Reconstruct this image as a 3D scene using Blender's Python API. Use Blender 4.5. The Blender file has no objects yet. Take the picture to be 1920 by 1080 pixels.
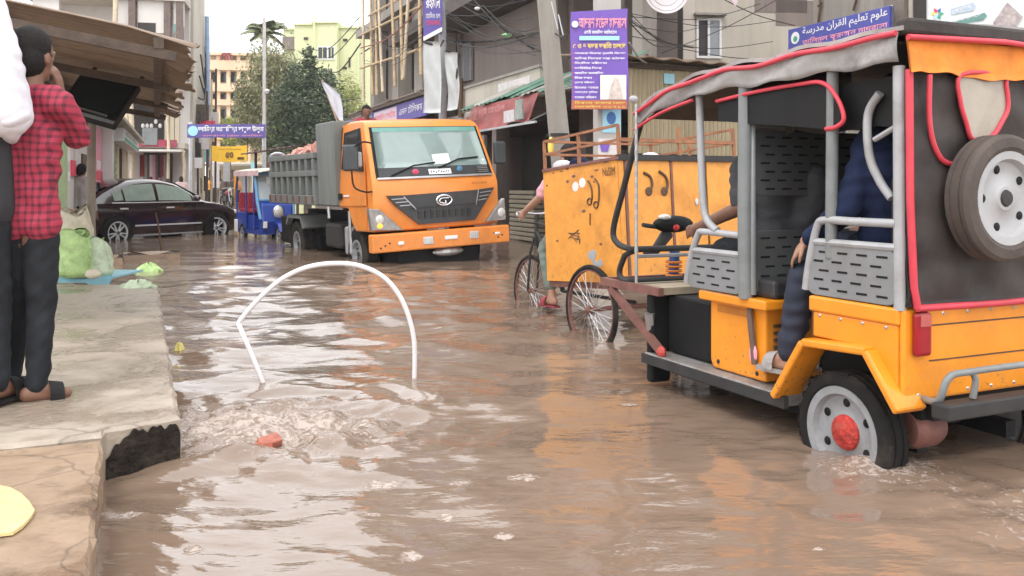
import bpy, math, random, unicodedata
import numpy as np
from mathutils import Vector, Matrix, Euler

rnd = random.Random(7)
scn = bpy.context.scene
COL = scn.collection

# ------------------------------------------------------------------ camera, sky, sun, exposure
CAM_H, FPX, HZ = 1.15, 1663.0, 348.0
cam_d = bpy.data.cameras.new('camera')
cam_d.sensor_width = 36.0
cam_d.lens = 36.0 * FPX / 1920.0
cam_d.shift_y = -(540.0 - HZ) / 1920.0
cam_d.clip_start, cam_d.clip_end = 0.05, 2000.0
cam = bpy.data.objects.new('camera', cam_d)
cam.location = (0, 0, CAM_H)
cam.rotation_euler = (math.radians(90), 0, 0)
COL.objects.link(cam)
scn.camera = cam

SUN_EL, SUN_AZ = math.radians(58), math.radians(200)
world = bpy.data.worlds.new('World')
scn.world = world
world.use_nodes = True
wn, wl = world.node_tree.nodes, world.node_tree.links
wn.clear()
w_out = wn.new('ShaderNodeOutputWorld')
w_bg = wn.new('ShaderNodeBackground')
w_bg.inputs['Strength'].default_value = 0.105
w_sky = wn.new('ShaderNodeTexSky')
w_sky.sky_type = 'NISHITA'
w_sky.sun_disc = False
w_sky.sun_elevation = SUN_EL
w_sky.sun_rotation = SUN_AZ
w_tc = wn.new('ShaderNodeTexCoord')
w_noise = wn.new('ShaderNodeTexNoise')
w_noise.inputs['Scale'].default_value = 2.2
w_noise.inputs['Detail'].default_value = 5.0
w_ramp = wn.new('ShaderNodeValToRGB')
w_ramp.color_ramp.elements[0].position = 0.3
w_ramp.color_ramp.elements[0].color = (18.6, 18.8, 19.2, 1)
w_ramp.color_ramp.elements[1].position = 0.75
w_ramp.color_ramp.elements[1].color = (24.6, 24.6, 24.9, 1)
w_mix = wn.new('ShaderNodeMix')
w_mix.data_type = 'RGBA'
w_mix.inputs[0].default_value = 0.92
wl.new(w_tc.outputs['Generated'], w_noise.inputs['Vector'])
wl.new(w_noise.outputs['Fac'], w_ramp.inputs['Fac'])
wl.new(w_sky.outputs['Color'], w_mix.inputs[6])
wl.new(w_ramp.outputs['Color'], w_mix.inputs[7])
wl.new(w_mix.outputs[2], w_bg.inputs['Color'])
wl.new(w_bg.outputs['Background'], w_out.inputs['Surface'])

sun_d = bpy.data.lights.new('sun', 'SUN')
sun_d.energy = 1.2
sun_d.angle = math.radians(16)
sun_d.color = (1.0, 0.96, 0.9)
sun = bpy.data.objects.new('sun', sun_d)
sun.rotation_euler = (math.radians(90) - SUN_EL, 0, math.radians(-20))
sun.location = (0, -10, 30)
COL.objects.link(sun)

scn.view_settings.view_transform = 'Standard'
scn.view_settings.look = 'None'
scn.view_settings.exposure = 0.15
scn.view_settings.gamma = 1.0
scn.view_settings.use_curve_mapping = False
scn.cycles.max_bounces = 6
scn.cycles.diffuse_bounces = 3
scn.cycles.glossy_bounces = 3
scn.cycles.transparent_max_bounces = 8
scn.cycles.use_denoising = True

# ------------------------------------------------------------------ helpers
def P(px, py, Y):
    """point seen at pixel (px, py) of the 1920 x 1080 frame at depth Y"""
    return Vector(((px - 960) / FPX * Y, Y, CAM_H - (py - HZ) / FPX * Y))

def G(px, py, z=0.0):
    """point seen at the pixel on the level plane z"""
    return P(px, py, (CAM_H - z) * FPX / (py - HZ))

class Frame:
    """a local frame (x along dir, y left of it, z up) standing at a world point"""
    def __init__(s, o, d):
        s.o = Vector((o[0], o[1], o[2] if len(o) > 2 else 0.0))
        n = math.hypot(d[0], d[1])
        s.f = Vector((d[0] / n, d[1] / n, 0)); s.l = Vector((-s.f.y, s.f.x, 0))
        s.rz = math.atan2(s.f.y, s.f.x)
    def on_y(s, px, py, y=0.0):
        """local point where the pixel's ray meets the plane y"""
        r = Vector(((px - 960) / FPX, 1, -(py - HZ) / FPX)); c = Vector((0, 0, CAM_H))
        t = ((s.o + s.l * y - c).dot(s.l)) / r.dot(s.l)
        p = c + r * t - s.o
        return Vector((p.dot(s.f), y, p.z))
    def on_x(s, px, py, x=0.0):
        r = Vector(((px - 960) / FPX, 1, -(py - HZ) / FPX)); c = Vector((0, 0, CAM_H))
        t = ((s.o + s.f * x - c).dot(s.f)) / r.dot(s.f)
        p = c + r * t - s.o
        return Vector((x, p.dot(s.l), p.z))
    def w(s, x, y, z):
        return s.o + s.f * x + s.l * y + Vector((0, 0, z))

class MB:
    """collects simple shapes; build() links them as ONE mesh object"""
    def __init__(s):
        s.v, s.f = [], []
    def add(s, vs, fs):
        b = len(s.v)
        s.v += [tuple(p) for p in vs]
        s.f += [tuple(i + b for i in q) for q in fs]
        return s
    def box(s, x0, x1, y0, y1, z0, z1, M=None):
        vs = [Vector(p) for p in ((x0, y0, z0), (x1, y0, z0), (x1, y1, z0), (x0, y1, z0), (x0, y0, z1), (x1, y0, z1), (x1, y1, z1), (x0, y1, z1))]
        if M is not None: vs = [M @ p for p in vs]
        return s.add(vs, [(0, 3, 2, 1), (4, 5, 6, 7), (0, 1, 5, 4), (1, 2, 6, 5), (2, 3, 7, 6), (3, 0, 4, 7)])
    def beam(s, a, b, w, h, up=(0, 0, 1)):
        a, b = Vector(a), Vector(b); d = (b - a); L = d.length; d.normalize()
        u = Vector(up)
        if abs(d.dot(u)) > .98: u = Vector((1, 0, 0))
        r = d.cross(u).normalized(); u = r.cross(d)
        M = Matrix((( d.x, r.x, u.x, a.x), (d.y, r.y, u.y, a.y), (d.z, r.z, u.z, a.z), (0, 0, 0, 1)))
        return s.box(0, L, -w / 2, w / 2, -h / 2, h / 2, M)
    def tube(s, pts, r, n=8, closed=False, flat=None):
        pts = [Vector(p) for p in pts]; N = len(pts)
        rr = r if isinstance(r, (list, tuple)) else [r] * N
        rings, prev = [], None
        for i, p in enumerate(pts):
            a = pts[(i - 1) % N] if (closed or i > 0) else p
            b = pts[(i + 1) % N] if (closed or i < N - 1) else p
            d = (b - a).normalized()
            if prev is None:
                u = Vector((0, 0, 1)) if abs(d.z) < .9 else Vector((1, 0, 0))
            else:
                u = prev
            x = (u - d * u.dot(d))
            if x.length < 1e-5: x = d.orthogonal()
            x.normalize(); y = d.cross(x); prev = x
            rings.append([p + (x * math.cos(2 * math.pi * k / n) + y * math.sin(2 * math.pi * k / n)) * rr[i] for k in range(n)])
        vs = [q for R in rings for q in R]; fs = []
        for i in range(N if closed else N - 1):
            j = (i + 1) % N
            for k in range(n):
                fs.append((i * n + k, i * n + (k + 1) % n, j * n + (k + 1) % n, j * n + k))
        if not closed:
            fs.append(tuple(reversed(range(n)))); fs.append(tuple((N - 1) * n + k for k in range(n)))
        return s.add(vs, fs)
    def lathe(s, prof, c, axis='y', n=24, closed=False):
        """prof: [(radius, offset along the axis)]"""
        c = Vector(c); vs, fs = [], []
        for (r, h) in prof:
            for k in range(n):
                a = 2 * math.pi * k / n; p, q = r * math.cos(a), r * math.sin(a)
                vs.append(c + Vector({'x': (h, p, q), 'y': (p, h, q), 'z': (p, q, h)}[axis]))
        m = len(prof)
        for i in range(m if closed else m - 1):
            j = (i + 1) % m
            for k in range(n):
                fs.append((i * n + k, i * n + (k + 1) % n, j * n + (k + 1) % n, j * n + k))
        if not closed:
            if prof[0][0] > 1e-4: fs.append(tuple(range(n)))
            if prof[-1][0] > 1e-4: fs.append(tuple((m - 1) * n + k for k in reversed(range(n))))
        return s.add(vs, fs)
    def prism(s, poly, axis, a0, a1):
        """poly in the other two axes, extruded from a0 to a1"""
        def mk(p, a):
            return {'x': (a, p[0], p[1]), 'y': (p[0], a, p[1]), 'z': (p[0], p[1], a)}[axis]
        n = len(poly)
        vs = [mk(p, a0) for p in poly] + [mk(p, a1) for p in poly]
        fs = [tuple(range(n)), tuple(n + k for k in reversed(range(n)))]
        fs += [(k, n + k, n + (k + 1) % n, (k + 1) % n) for k in range(n)]
        return s.add(vs, fs)
    def grid(s, fn, nu, nv):
        vs = [fn(i / nu, j / nv) for j in range(nv + 1) for i in range(nu + 1)]
        fs = [(j * (nu + 1) + i, j * (nu + 1) + i + 1, (j + 1) * (nu + 1) + i + 1, (j + 1) * (nu + 1) + i) for j in range(nv) for i in range(nu)]
        return s.add(vs, fs)
    def sheet(s, fn, nu, nv, t=(0, 0, .01)):
        """a grid with thickness t"""
        t = Vector(t)
        b = len(s.v)
        s.grid(fn, nu, nv)
        s.grid(lambda u, v: Vector(fn(u, v)) + t, nu, nv)
        m = (nu + 1) * (nv + 1)
        rim = [i for i in range(nu)] + [j * (nu + 1) + nu for j in range(nv)] + [nv * (nu + 1) + i for i in range(nu, 0, -1)] + [j * (nu + 1) for j in range(nv, 0, -1)]
        for k in range(len(rim)):
            p, q = rim[k] + b, rim[(k + 1) % len(rim)] + b
            s.f.append((p, q, q + m, p + m))
        return s
    def ball(s, c, r, n=10, m=7, M=None):
        c = Vector(c); r = Vector(r) if not isinstance(r, (int, float)) else Vector((r, r, r))
        vs = []
        for j in range(m + 1):
            t = math.pi * j / m
            for k in range(n):
                a = 2 * math.pi * k / n
                q = Vector((r.x * math.sin(t) * math.cos(a), r.y * math.sin(t) * math.sin(a), r.z * math.cos(t)))
                vs.append(c + (M @ q if M is not None else q))
        fs = [(j * n + k, j * n + (k + 1) % n, (j + 1) * n + (k + 1) % n, (j + 1) * n + k) for j in range(m) for k in range(n)]
        return s.add(vs, fs)
    def cap(s, a, ra, b, rb):
        a, b = Vector(a), Vector(b)
        s.tube([a, a.lerp(b, .5), b], [ra, (ra + rb) / 2, rb], 12)
        s.ball(a, ra, 12, 8); s.ball(b, rb, 12, 8)
        return s
    def mesh(s, name):
        me = bpy.data.meshes.new(name)
        me.from_pydata(s.v, [], s.f)
        return me
    def build(s, name, mat, parent=None, smooth=None, bevel=0.0, label=None):
        me = s.mesh(name)
        if smooth is not None:
            me.polygons.foreach_set('use_smooth', [True] * len(me.polygons))
            me.update()
            if smooth < 180: me.set_sharp_from_angle(angle=math.radians(smooth))
        o = bpy.data.objects.new(name, me)
        COL.objects.link(o)
        if mat is not None: me.materials.append(mat)
        if parent is not None: o.parent = parent
        if bevel:
            b = o.modifiers.new('bevel', 'BEVEL'); b.width = bevel; b.segments = 2; b.limit_method = 'ANGLE'; b.angle_limit = math.radians(35)
        if label: o['label'] = label
        return o

def spline(pts, n=6, closed=False):
    """Catmull-Rom through the points"""
    pts = [Vector(p) for p in pts]; N = len(pts); out = []
    for i in range(N if closed else N - 1):
        g = lambda k: pts[k % N] if closed else pts[max(0, min(N - 1, k))]
        a, b, c, d = g(i - 1), g(i), g(i + 1), g(i + 2)
        for k in range(n):
            t = k / n
            out.append(.5 * ((2 * b) + (c - a) * t + (2 * a - 5 * b + 4 * c - d) * t * t + (3 * b - a - 3 * c + d) * t ** 3))
    if not closed: out.append(pts[-1])
    return out

def thing(name, label, cat, loc=(0, 0, 0), rz=0.0, group=None, rot=None):
    o = bpy.data.objects.new(name, None)
    o.empty_display_size = .2
    COL.objects.link(o)
    o.location = loc
    o.rotation_euler = rot if rot else (0, 0, rz)
    o['label'] = label; o['category'] = cat
    if group: o['group'] = group
    return o

def tag(o, label, cat, group=None, kind=None):
    o['label'] = label
    if cat: o['category'] = cat
    if group: o['group'] = group
    if kind: o['kind'] = kind
    return o

def struct(o, kind='structure', label=None):
    o['kind'] = kind
    if label: o['label'] = label
    return o

def share(o, name, parent, loc=(0, 0, 0), rot=(0, 0, 0), scale=(1, 1, 1)):
    c = o.copy(); c.name = name; COL.objects.link(c)
    c.parent = parent; c.location = loc; c.rotation_euler = rot; c.scale = scale
    return c

def copy_tree(o, parent=None, name=None):
    c = o.copy(); COL.objects.link(c); c.parent = parent
    for ch in list(o.children): copy_tree(ch, c)
    return c

# ------------------------------------------------------------------ materials
MUD = (0.23, 0.15, 0.10)
def M(name, col, rough=.6, metal=0.0, var=.18, scale=6.0, bump=0.0, bscale=40.0, dirt=0.0, dirtcol=(0.16, 0.11, 0.075), coat=0.0, spec=.5, streak=False, trans=0.0, alpha=1.0):
    m = bpy.data.materials.new(name); m.use_nodes = True
    N, L = m.node_tree.nodes, m.node_tree.links
    b = N['Principled BSDF']
    b.inputs['Roughness'].default_value = rough
    b.inputs['Metallic'].default_value = metal
    b.inputs['Specular IOR Level'].default_value = spec
    if coat: b.inputs['Coat Weight'].default_value = coat; b.inputs['Coat Roughness'].default_value = .12
    if trans: b.inputs['Transmission Weight'].default_value = trans
    if alpha < 1: b.inputs['Alpha'].default_value = alpha
    tc = N.new('ShaderNodeTexCoord')
    mp = N.new('ShaderNodeMapping')
    if streak: mp.inputs['Scale'].default_value = (1, 1, .16)
    L.new(tc.outputs['Object'], mp.inputs['Vector'])
    nz = N.new('ShaderNodeTexNoise'); nz.inputs['Scale'].default_value = scale; nz.inputs['Detail'].default_value = 6; nz.inputs['Roughness'].default_value = .62
    L.new(mp.outputs['Vector'], nz.inputs['Vector'])
    mx = N.new('ShaderNodeMix'); mx.data_type = 'RGBA'
    mx.inputs[6].default_value = (*[c * (1 - var) for c in col], 1)
    mx.inputs[7].default_value = (*[min(1, c * (1 + var)) for c in col], 1)
    mr = N.new('ShaderNodeMapRange'); mr.inputs[1].default_value = .3; mr.inputs[2].default_value = .7
    L.new(nz.outputs['Fac'], mr.inputs[0]); L.new(mr.outputs[0], mx.inputs[0])
    out = mx.outputs[2]
    if dirt > 0:
        n2 = N.new('ShaderNodeTexNoise'); n2.inputs['Scale'].default_value = scale * .55; n2.inputs['Detail'].default_value = 8; n2.inputs['Roughness'].default_value = .7
        L.new(mp.outputs['Vector'], n2.inputs['Vector'])
        r2 = N.new('ShaderNodeMapRange'); r2.inputs[1].default_value = .5; r2.inputs[2].default_value = .72; r2.inputs[4].default_value = dirt
        L.new(n2.outputs['Fac'], r2.inputs[0])
        m2 = N.new('ShaderNodeMix'); m2.data_type = 'RGBA'
        L.new(r2.outputs[0], m2.inputs[0]); L.new(out, m2.inputs[6]); m2.inputs[7].default_value = (*dirtcol, 1)
        out = m2.outputs[2]
        rr = N.new('ShaderNodeMapRange'); rr.inputs[3].default_value = rough; rr.inputs[4].default_value = min(1, rough + .3)
        L.new(r2.outputs[0], rr.inputs[0]); L.new(rr.outputs[0], b.inputs['Roughness'])
    L.new(out, b.inputs['Base Color'])
    if bump:
        n3 = N.new('ShaderNodeTexNoise'); n3.inputs['Scale'].default_value = bscale; n3.inputs['Detail'].default_value = 5
        L.new(tc.outputs['Object'], n3.inputs['Vector'])
        bp = N.new('ShaderNodeBump'); bp.inputs['Strength'].default_value = bump; bp.inputs['Distance'].default_value = .02
        L.new(n3.outputs['Fac'], bp.inputs['Height']); L.new(bp.outputs['Normal'], b.inputs['Normal'])
    return m

def emis(name, col, s):
    m = M(name, col, .3, var=0)
    b = m.node_tree.nodes['Principled BSDF']
    b.inputs['Emission Color'].default_value = (*col, 1); b.inputs['Emission Strength'].default_value = s
    return m

ORANGE = M('truck orange paint', (.76, .245, .035), .36, var=.08, scale=4, dirt=.5, dirtcol=(.40, .17, .07), coat=.35, bump=.07, bscale=5)
YELLOW = M('rickshaw yellow paint', (.80, .275, .012), .4, var=.09, scale=6, dirt=.5, dirtcol=(.36, .17, .05), coat=.25, bump=.08, bscale=7)
VAN = M('scuffed orange sheet metal', (.72, .30, .045), .5, var=.12, scale=7, dirt=.6, dirtcol=(.34, .14, .03), bump=.15, bscale=30)
def spatter(m, ztop, col=(.13, .095, .07), scale=38):
    N, L = m.node_tree.nodes, m.node_tree.links
    b = N['Principled BSDF']; src = b.inputs['Base Color'].links[0].from_socket
    tc = N.new('ShaderNodeTexCoord'); sp = N.new('ShaderNodeSeparateXYZ'); L.new(tc.outputs['Object'], sp.inputs[0])
    n = N.new('ShaderNodeTexNoise'); n.inputs['Scale'].default_value = scale; n.inputs['Detail'].default_value = 7; n.inputs['Roughness'].default_value = .7
    L.new(tc.outputs['Object'], n.inputs['Vector'])
    th = N.new('ShaderNodeMapRange'); th.inputs[1].default_value = .0; th.inputs[2].default_value = ztop; th.inputs[3].default_value = .50; th.inputs[4].default_value = .72
    L.new(sp.outputs['Z'], th.inputs[0])
    d = N.new('ShaderNodeMath'); d.operation = 'SUBTRACT'; L.new(n.outputs['Fac'], d.inputs[0]); L.new(th.outputs[0], d.inputs[1])
    r = N.new('ShaderNodeMapRange'); r.inputs[1].default_value = 0; r.inputs[2].default_value = .05; r.inputs[4].default_value = .75
    L.new(d.outputs[0], r.inputs[0])
    x = N.new('ShaderNodeMix'); x.data_type = 'RGBA'; L.new(r.outputs[0], x.inputs[0]); L.new(src, x.inputs[6]); x.inputs[7].default_value = (*col, 1)
    L.new(x.outputs[2], b.inputs['Base Color'])
spatter(YELLOW, .75); spatter(ORANGE, .8, col=(.34, .15, .07), scale=22); spatter(VAN, 1.1, scale=26)
GREYM = M('grey painted steel', (.19, .205, .205), .42, var=.15, dirt=.5, dirtcol=(.1, .085, .07))
LGREY = M('pale grey steel', (.36, .36, .37), .4, var=.14, dirt=.5, dirtcol=(.17, .145, .12))
BEDG = M('tipper grey paint', (.16, .172, .165), .55, var=.16, scale=5, dirt=.55, dirtcol=(.20, .16, .12), streak=True)
DGREY = M('dark grey steel', (.035, .034, .034), .6, var=.25, dirt=.5, dirtcol=(.07, .055, .045), spec=.3)
BLACK = M('black plastic', (.010, .010, .0105), .6, var=.2, dirt=.3, dirtcol=(.03, .024, .02), spec=.22)
CANVAS = M('black canvas', (.046, .039, .037), .6, spec=.25, var=.4, scale=4, bump=.6, bscale=6, dirt=.6, dirtcol=(.085, .068, .06))
RUBBER = M('tyre rubber', (.014, .013, .012), .85, spec=.25, var=.3, dirt=.6, dirtcol=(.10, .075, .06), bump=.15)
CHROME = M('chrome', (.72, .72, .73), .16, metal=1, var=.08)
STEEL = M('silver steel', (.5, .5, .51), .32, metal=.85, var=.12, dirt=.3)
RIM = M('grey wheel rim', (.27, .275, .285), .5, var=.12, scale=14, dirt=.55, dirtcol=(.15, .115, .09), bump=.12, bscale=30)
RED = M('red plastic', (.62, .03, .03), .4, var=.12)
TRIM = M('red piping', (.60, .05, .075), .5, var=.15)
RUST = M('rusty red steel', (.18, .075, .06), .65, var=.3, scale=12, dirt=.5)
RAIL = M('rusty orange steel rail', (.30, .125, .055), .6, var=.25, scale=14, dirt=.5, dirtcol=(.12, .06, .04))
ROOFC = M('dirty canvas roof', (.33, .315, .305), .7, var=.3, scale=4, dirt=.8, dirtcol=(.07, .062, .06), bump=.4, bscale=7)
FRINGE = M('orange cloth', (.72, .215, .025), .8, var=.2, scale=10, bump=.4, bscale=14, dirt=.3, dirtcol=(.4, .16, .05))
GLASS = M('dark window glass', (.03, .04, .042), .06, var=.1, spec=.9)
CARGLASS = M('reflection green car glass', (.24, .30, .26), .05, var=.1, spec=1.0)  # pale green base colour stands in for reflections on the panes
LENS = M('clear lamp lens', (.6, .58, .55), .1, var=.2, scale=30, spec=.8)
AMBER = emis('lit amber lamp', (1, .33, .03), 2.2)
TAIL = M('red tail lamp', (.30, .012, .02), .15, var=.2)
WHITE = M('white plastic', (.76, .75, .74), .4, var=.06, dirt=.15)
WPRINT = M('white print', (.80, .79, .80), .6, var=.03)
PRED = M('red print', (.70, .06, .11), .6, var=.05)
PPINK = M('pink print', (.82, .32, .42), .6, var=.05)
PYEL = M('yellow print', (.82, .62, .12), .6, var=.05)
PCYAN = M('pale blue print', (.35, .66, .78), .6, var=.05)
PBLUE = M('blue print', (.06, .16, .42), .6, var=.05)
PGREEN = M('green print', (.06, .36, .24), .6, var=.05)
PDARK = M('dark brown paint', (.09, .045, .02), .6, var=.2)
PURPLE = M('purple sign print', (.165, .085, .42), .5, var=.06)
NAVYS = M('navy sign print', (.10, .075, .31), .5, var=.08, dirt=.15)
BROWNS = M('red brown sign print', (.42, .12, .05), .5, var=.08)
CONC = M('weathered concrete', (.30, .275, .245), .85, var=.18, scale=2.5, bump=.35, bscale=25, dirt=.5, dirtcol=(.12, .10, .085), streak=True)
CONCL = M('pale plaster', (.48, .44, .375), .85, var=.1, scale=1.6, dirt=.5, dirtcol=(.27, .235, .19), bump=.12, streak=True)
GREYWALL = M('grey brown render', (.225, .185, .165), .9, var=.14, scale=1.5, dirt=.4, dirtcol=(.10, .08, .07), bump=.2, streak=True)
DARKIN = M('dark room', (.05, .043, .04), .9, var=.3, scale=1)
WHITEW = M('white painted wall', (.66, .63, .60), .8, var=.07, scale=1.2, dirt=.25, dirtcol=(.40, .36, .32), streak=True)
TIN = M('rusty tin sheet', (.245, .175, .125), .6, metal=.0, var=.2, scale=3, dirt=.45, dirtcol=(.14, .08, .05))
TINSHED = M('dull yellow corrugated tin', (.40, .335, .215), .6, var=.14, scale=2.5, dirt=.5, dirtcol=(.17, .13, .085), streak=True)
TINGREEN = M('green painted tin', (.10, .21, .15), .6, var=.25, scale=5, dirt=.55, dirtcol=(.22, .18, .14))
WOOD = M('dark weathered timber', (.085, .06, .045), .8, var=.3, scale=10, bump=.3)
BAMBOO = M('bamboo pole', (.50, .37, .22), .6, var=.25, scale=7, dirt=.3)
PALEPOLE = M('pale bamboo pole', (.60, .50, .36), .6, var=.2, scale=7)
LIME = M('lime green wall', (.66, .69, .42), .8, var=.07, scale=.8, dirt=.25, dirtcol=(.33, .36, .16), streak=True)
PEACH = M('peach wall', (.74, .54, .38), .8, var=.08, scale=.8, dirt=.2, dirtcol=(.4, .27, .18))
PEACHD = M('orange wall', (.72, .50, .34), .8, var=.08, scale=.8)
CREAM = M('cream wall', (.72, .63, .47), .8, var=.08, scale=.8)
CABLE = M('black cable', (.02, .02, .02), .6, var=.1)
SKIN = M('brown skin', (.20, .10, .065), .5, var=.08, scale=8, spec=.4)
SKINL = M('light brown skin', (.40, .22, .15), .5, var=.08, scale=8, spec=.4)
HAIR = M('black hair', (.012, .010, .009), .75, spec=.25, var=.3, scale=60, bump=.5, bscale=120)
JEANS = M('charcoal trousers', (.024, .026, .030), .9, spec=.15, var=.3, scale=6, bump=.5, bscale=10)
NAVYC = M('navy cloth', (.014, .021, .055), .9, spec=.2, var=.25, scale=6, bump=.5, bscale=12)
WHITEC = M('white cotton', (.66, .64, .69), .8, var=.04, scale=5, bump=.45, bscale=9)
PINKC = M('pink cotton', (.66, .34, .38), .8, var=.12, scale=8, bump=.4, bscale=12)
GREYC = M('grey cloth', (.30, .28, .27), .8, var=.12, scale=8, bump=.4)
YELC = M('yellow cloth', (.78, .34, .03), .8, var=.1)
REDC = M('dark red cloth', (.28, .04, .05), .8, var=.15)
BROWNC = M('brown cloth', (.14, .09, .07), .8, var=.15)
MAROON = M('dark maroon car paint', (.017, .007, .009), .16, var=.12, coat=1.0, spec=.6)
BLUEP = M('blue paint', (.02, .055, .33), .35, var=.12, dirt=.25, coat=.3)
LBLUE = M('light blue board', (.28, .58, .68), .5, var=.1, dirt=.2)
LEAF1 = M('dark leaves', (.085, .12, .065), .6, var=.55, scale=1.6)
LEAF2 = M('grey green feathery leaves', (.27, .275, .145), .7, var=.45, scale=1.2)
LEAF3 = M('yellow green leaves', (.30, .33, .09), .6, var=.4, scale=1.5)
BARK = M('bark', (.11, .085, .065), .9, var=.3, scale=8, bump=.5)
BRICKM = M('broken red brick', (.56, .29, .24), .9, var=.3, scale=9)
SACKW = M('woven white sack', (.66, .60, .46), .7, var=.12, scale=12, dirt=.3, bump=.35)
SACKG = M('green plastic sack', (.42, .60, .24), .55, var=.35, scale=9, dirt=.25, bump=.4, bscale=14)
PAPER = M('worn poster paper', (.60, .56, .56), .8, var=.15, scale=12)

def plaid():
    m = M('red checked cotton', (.37, .03, .062), .8, var=.12, scale=6, bump=.35, bscale=12)
    N, L = m.node_tree.nodes, m.node_tree.links
    b = N['Principled BSDF']; src = b.inputs['Base Color'].links[0].from_socket
    tc = N.new('ShaderNodeTexCoord'); sp = N.new('ShaderNodeSeparateXYZ')
    nz = N.new('ShaderNodeTexNoise'); nz.inputs['Scale'].default_value = 5
    ad = N.new('ShaderNodeVectorMath'); ad.operation = 'MULTIPLY_ADD'
    L.new(tc.outputs['Object'], nz.inputs['Vector']); L.new(nz.outputs['Color'], ad.inputs[0]); ad.inputs[1].default_value = (.03, .03, .03); L.new(tc.outputs['Object'], ad.inputs[2])
    L.new(ad.outputs[0], sp.inputs[0])
    def band(sock, per, w):
        a = N.new('ShaderNodeMath'); a.operation = 'DIVIDE'; L.new(sock, a.inputs[0]); a.inputs[1].default_value = per
        f = N.new('ShaderNodeMath'); f.operation = 'FRACT'; L.new(a.outputs[0], f.inputs[0])
        l = N.new('ShaderNodeMath'); l.operation = 'LESS_THAN'; L.new(f.outputs[0], l.inputs[0]); l.inputs[1].default_value = w
        return l.outputs[0]
    s = N.new('ShaderNodeMath'); s.operation = 'ADD'
    L.new(band(sp.outputs['Z'], .034, .40), s.inputs[0]); L.new(band(sp.outputs['Y'], .030, .40), s.inputs[1])
    k = N.new('ShaderNodeMath'); k.operation = 'MULTIPLY'; L.new(s.outputs[0], k.inputs[0]); k.inputs[1].default_value = .42
    mx = N.new('ShaderNodeMix'); mx.data_type = 'RGBA'
    L.new(k.outputs[0], mx.inputs[0]); L.new(src, mx.inputs[6]); mx.inputs[7].default_value = (.045, .012, .022, 1)
    L.new(mx.outputs[2], b.inputs['Base Color'])
    return m
PLAID = plaid()

# ------------------------------------------------------------------ lettering
def bn(s):
    """Bengali without a shaping engine: signs written before their consonant are moved there"""
    out = []
    for ch in s:
        if ch in 'িেৈ' and out: out.insert(len(out) - 1, ch)
        elif ch == 'ো' and out: out.insert(len(out) - 1, 'ে'); out.append('া')
        else: out.append(ch)
    return ''.join(out)

def ar(s):
    """Arabic in presentation forms, laid out left to right"""
    NOJOIN = set('اأدذرزوة')
    res = []
    for i, ch in enumerate(s):
        if ch == ' ': res.append(ch); continue
        prv = i > 0 and s[i - 1] != ' ' and s[i - 1] not in NOJOIN
        nxt = i + 1 < len(s) and s[i + 1] != ' ' and ch not in NOJOIN
        form = 'MEDIAL' if prv and nxt else 'FINAL' if prv else 'INITIAL' if nxt else 'ISOLATED'
        try: res.append(unicodedata.lookup(unicodedata.name(ch) + ' ' + form + ' FORM'))
        except KeyError: res.append(ch)
    return ''.join(reversed(res))

def text(body, x0, x1, z0, z1, y, mat, parent, name='lettering', M4=None, bold=.0):
    """lettering fitted into the box x0..x1, z0..z1 of the parent's xz plane, facing -y"""
    cu = bpy.data.curves.new('t', 'FONT'); cu.body = body; cu.extrude = 0.0; cu.resolution_u = 2; cu.offset = bold
    t = bpy.data.objects.new('t', cu); COL.objects.link(t)
    dg = bpy.context.evaluated_depsgraph_get(); dg.update()
    me = bpy.data.meshes.new_from_object(t.evaluated_get(dg))
    bpy.data.objects.remove(t); bpy.data.curves.remove(cu)
    n = len(me.vertices)
    if n == 0: return None
    co = np.empty(n * 3); me.vertices.foreach_get('co', co); co = co.reshape(-1, 3)
    lo, hi = co.min(0), co.max(0); d = np.maximum(hi - lo, 1e-6)
    out = np.empty_like(co)
    out[:, 0] = x0 + (co[:, 0] - lo[0]) / d[0] * (x1 - x0)
    out[:, 2] = z0 + (co[:, 1] - lo[1]) / d[1] * (z1 - z0)
    out[:, 1] = y
    if M4 is not None:
        out = np.array([M4 @ Vector(p) for p in out])
    me.vertices.foreach_set('co', out.ravel()); me.name = name
    me.materials.clear(); me.materials.append(mat); me.update()
    o = bpy.data.objects.new(name, me); COL.objects.link(o)
    if parent is not None: o.parent = parent
    return o

# ------------------------------------------------------------------ bodies
def organic(mb, name, mat, parent, voxel=.012, smooth=5, wrinkle=0.0):
    o = mb.build(name, mat, None)
    r = o.modifiers.new('r', 'REMESH'); r.mode = 'VOXEL'; r.voxel_size = voxel
    s = o.modifiers.new('s', 'SMOOTH'); s.factor = .5; s.iterations = smooth
    dg = bpy.context.evaluated_depsgraph_get(); dg.update()
    me = bpy.data.meshes.new_from_object(o.evaluated_get(dg))
    o.modifiers.clear(); old = o.data; o.data = me; bpy.data.meshes.remove(old); me.name = name
    if wrinkle:
        n = len(me.vertices); co = np.empty(n * 3); no = np.empty(n * 3)
        me.vertices.foreach_get('co', co); me.vertices.foreach_get('normal', no); co = co.reshape(-1, 3); no = no.reshape(-1, 3)
        x, y, z = co.T
        w1 = x * 7 + y * 9 + 3 * np.sin(z * 11) + 2 * np.sin(y * 17)
        f = np.sin(z * 46 + w1 * 1.6 + 1.5 * np.sin(x * 23)) * (.5 + .5 * np.sin(z * 9 + y * 13)) + .6 * np.sin(z * 27 - y * 38 + 2 * np.sin(z * 14)) + .4 * np.sin(z * 81 + y * 52 - x * 30)
        co += no * (f * wrinkle)[:, None]
        me.vertices.foreach_set('co', co.ravel()); me.update()
    me.polygons.foreach_set('use_smooth', [True] * len(me.polygons))
    if not me.materials: me.materials.append(mat)
    if parent is not None: o.parent = parent
    return o

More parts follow.
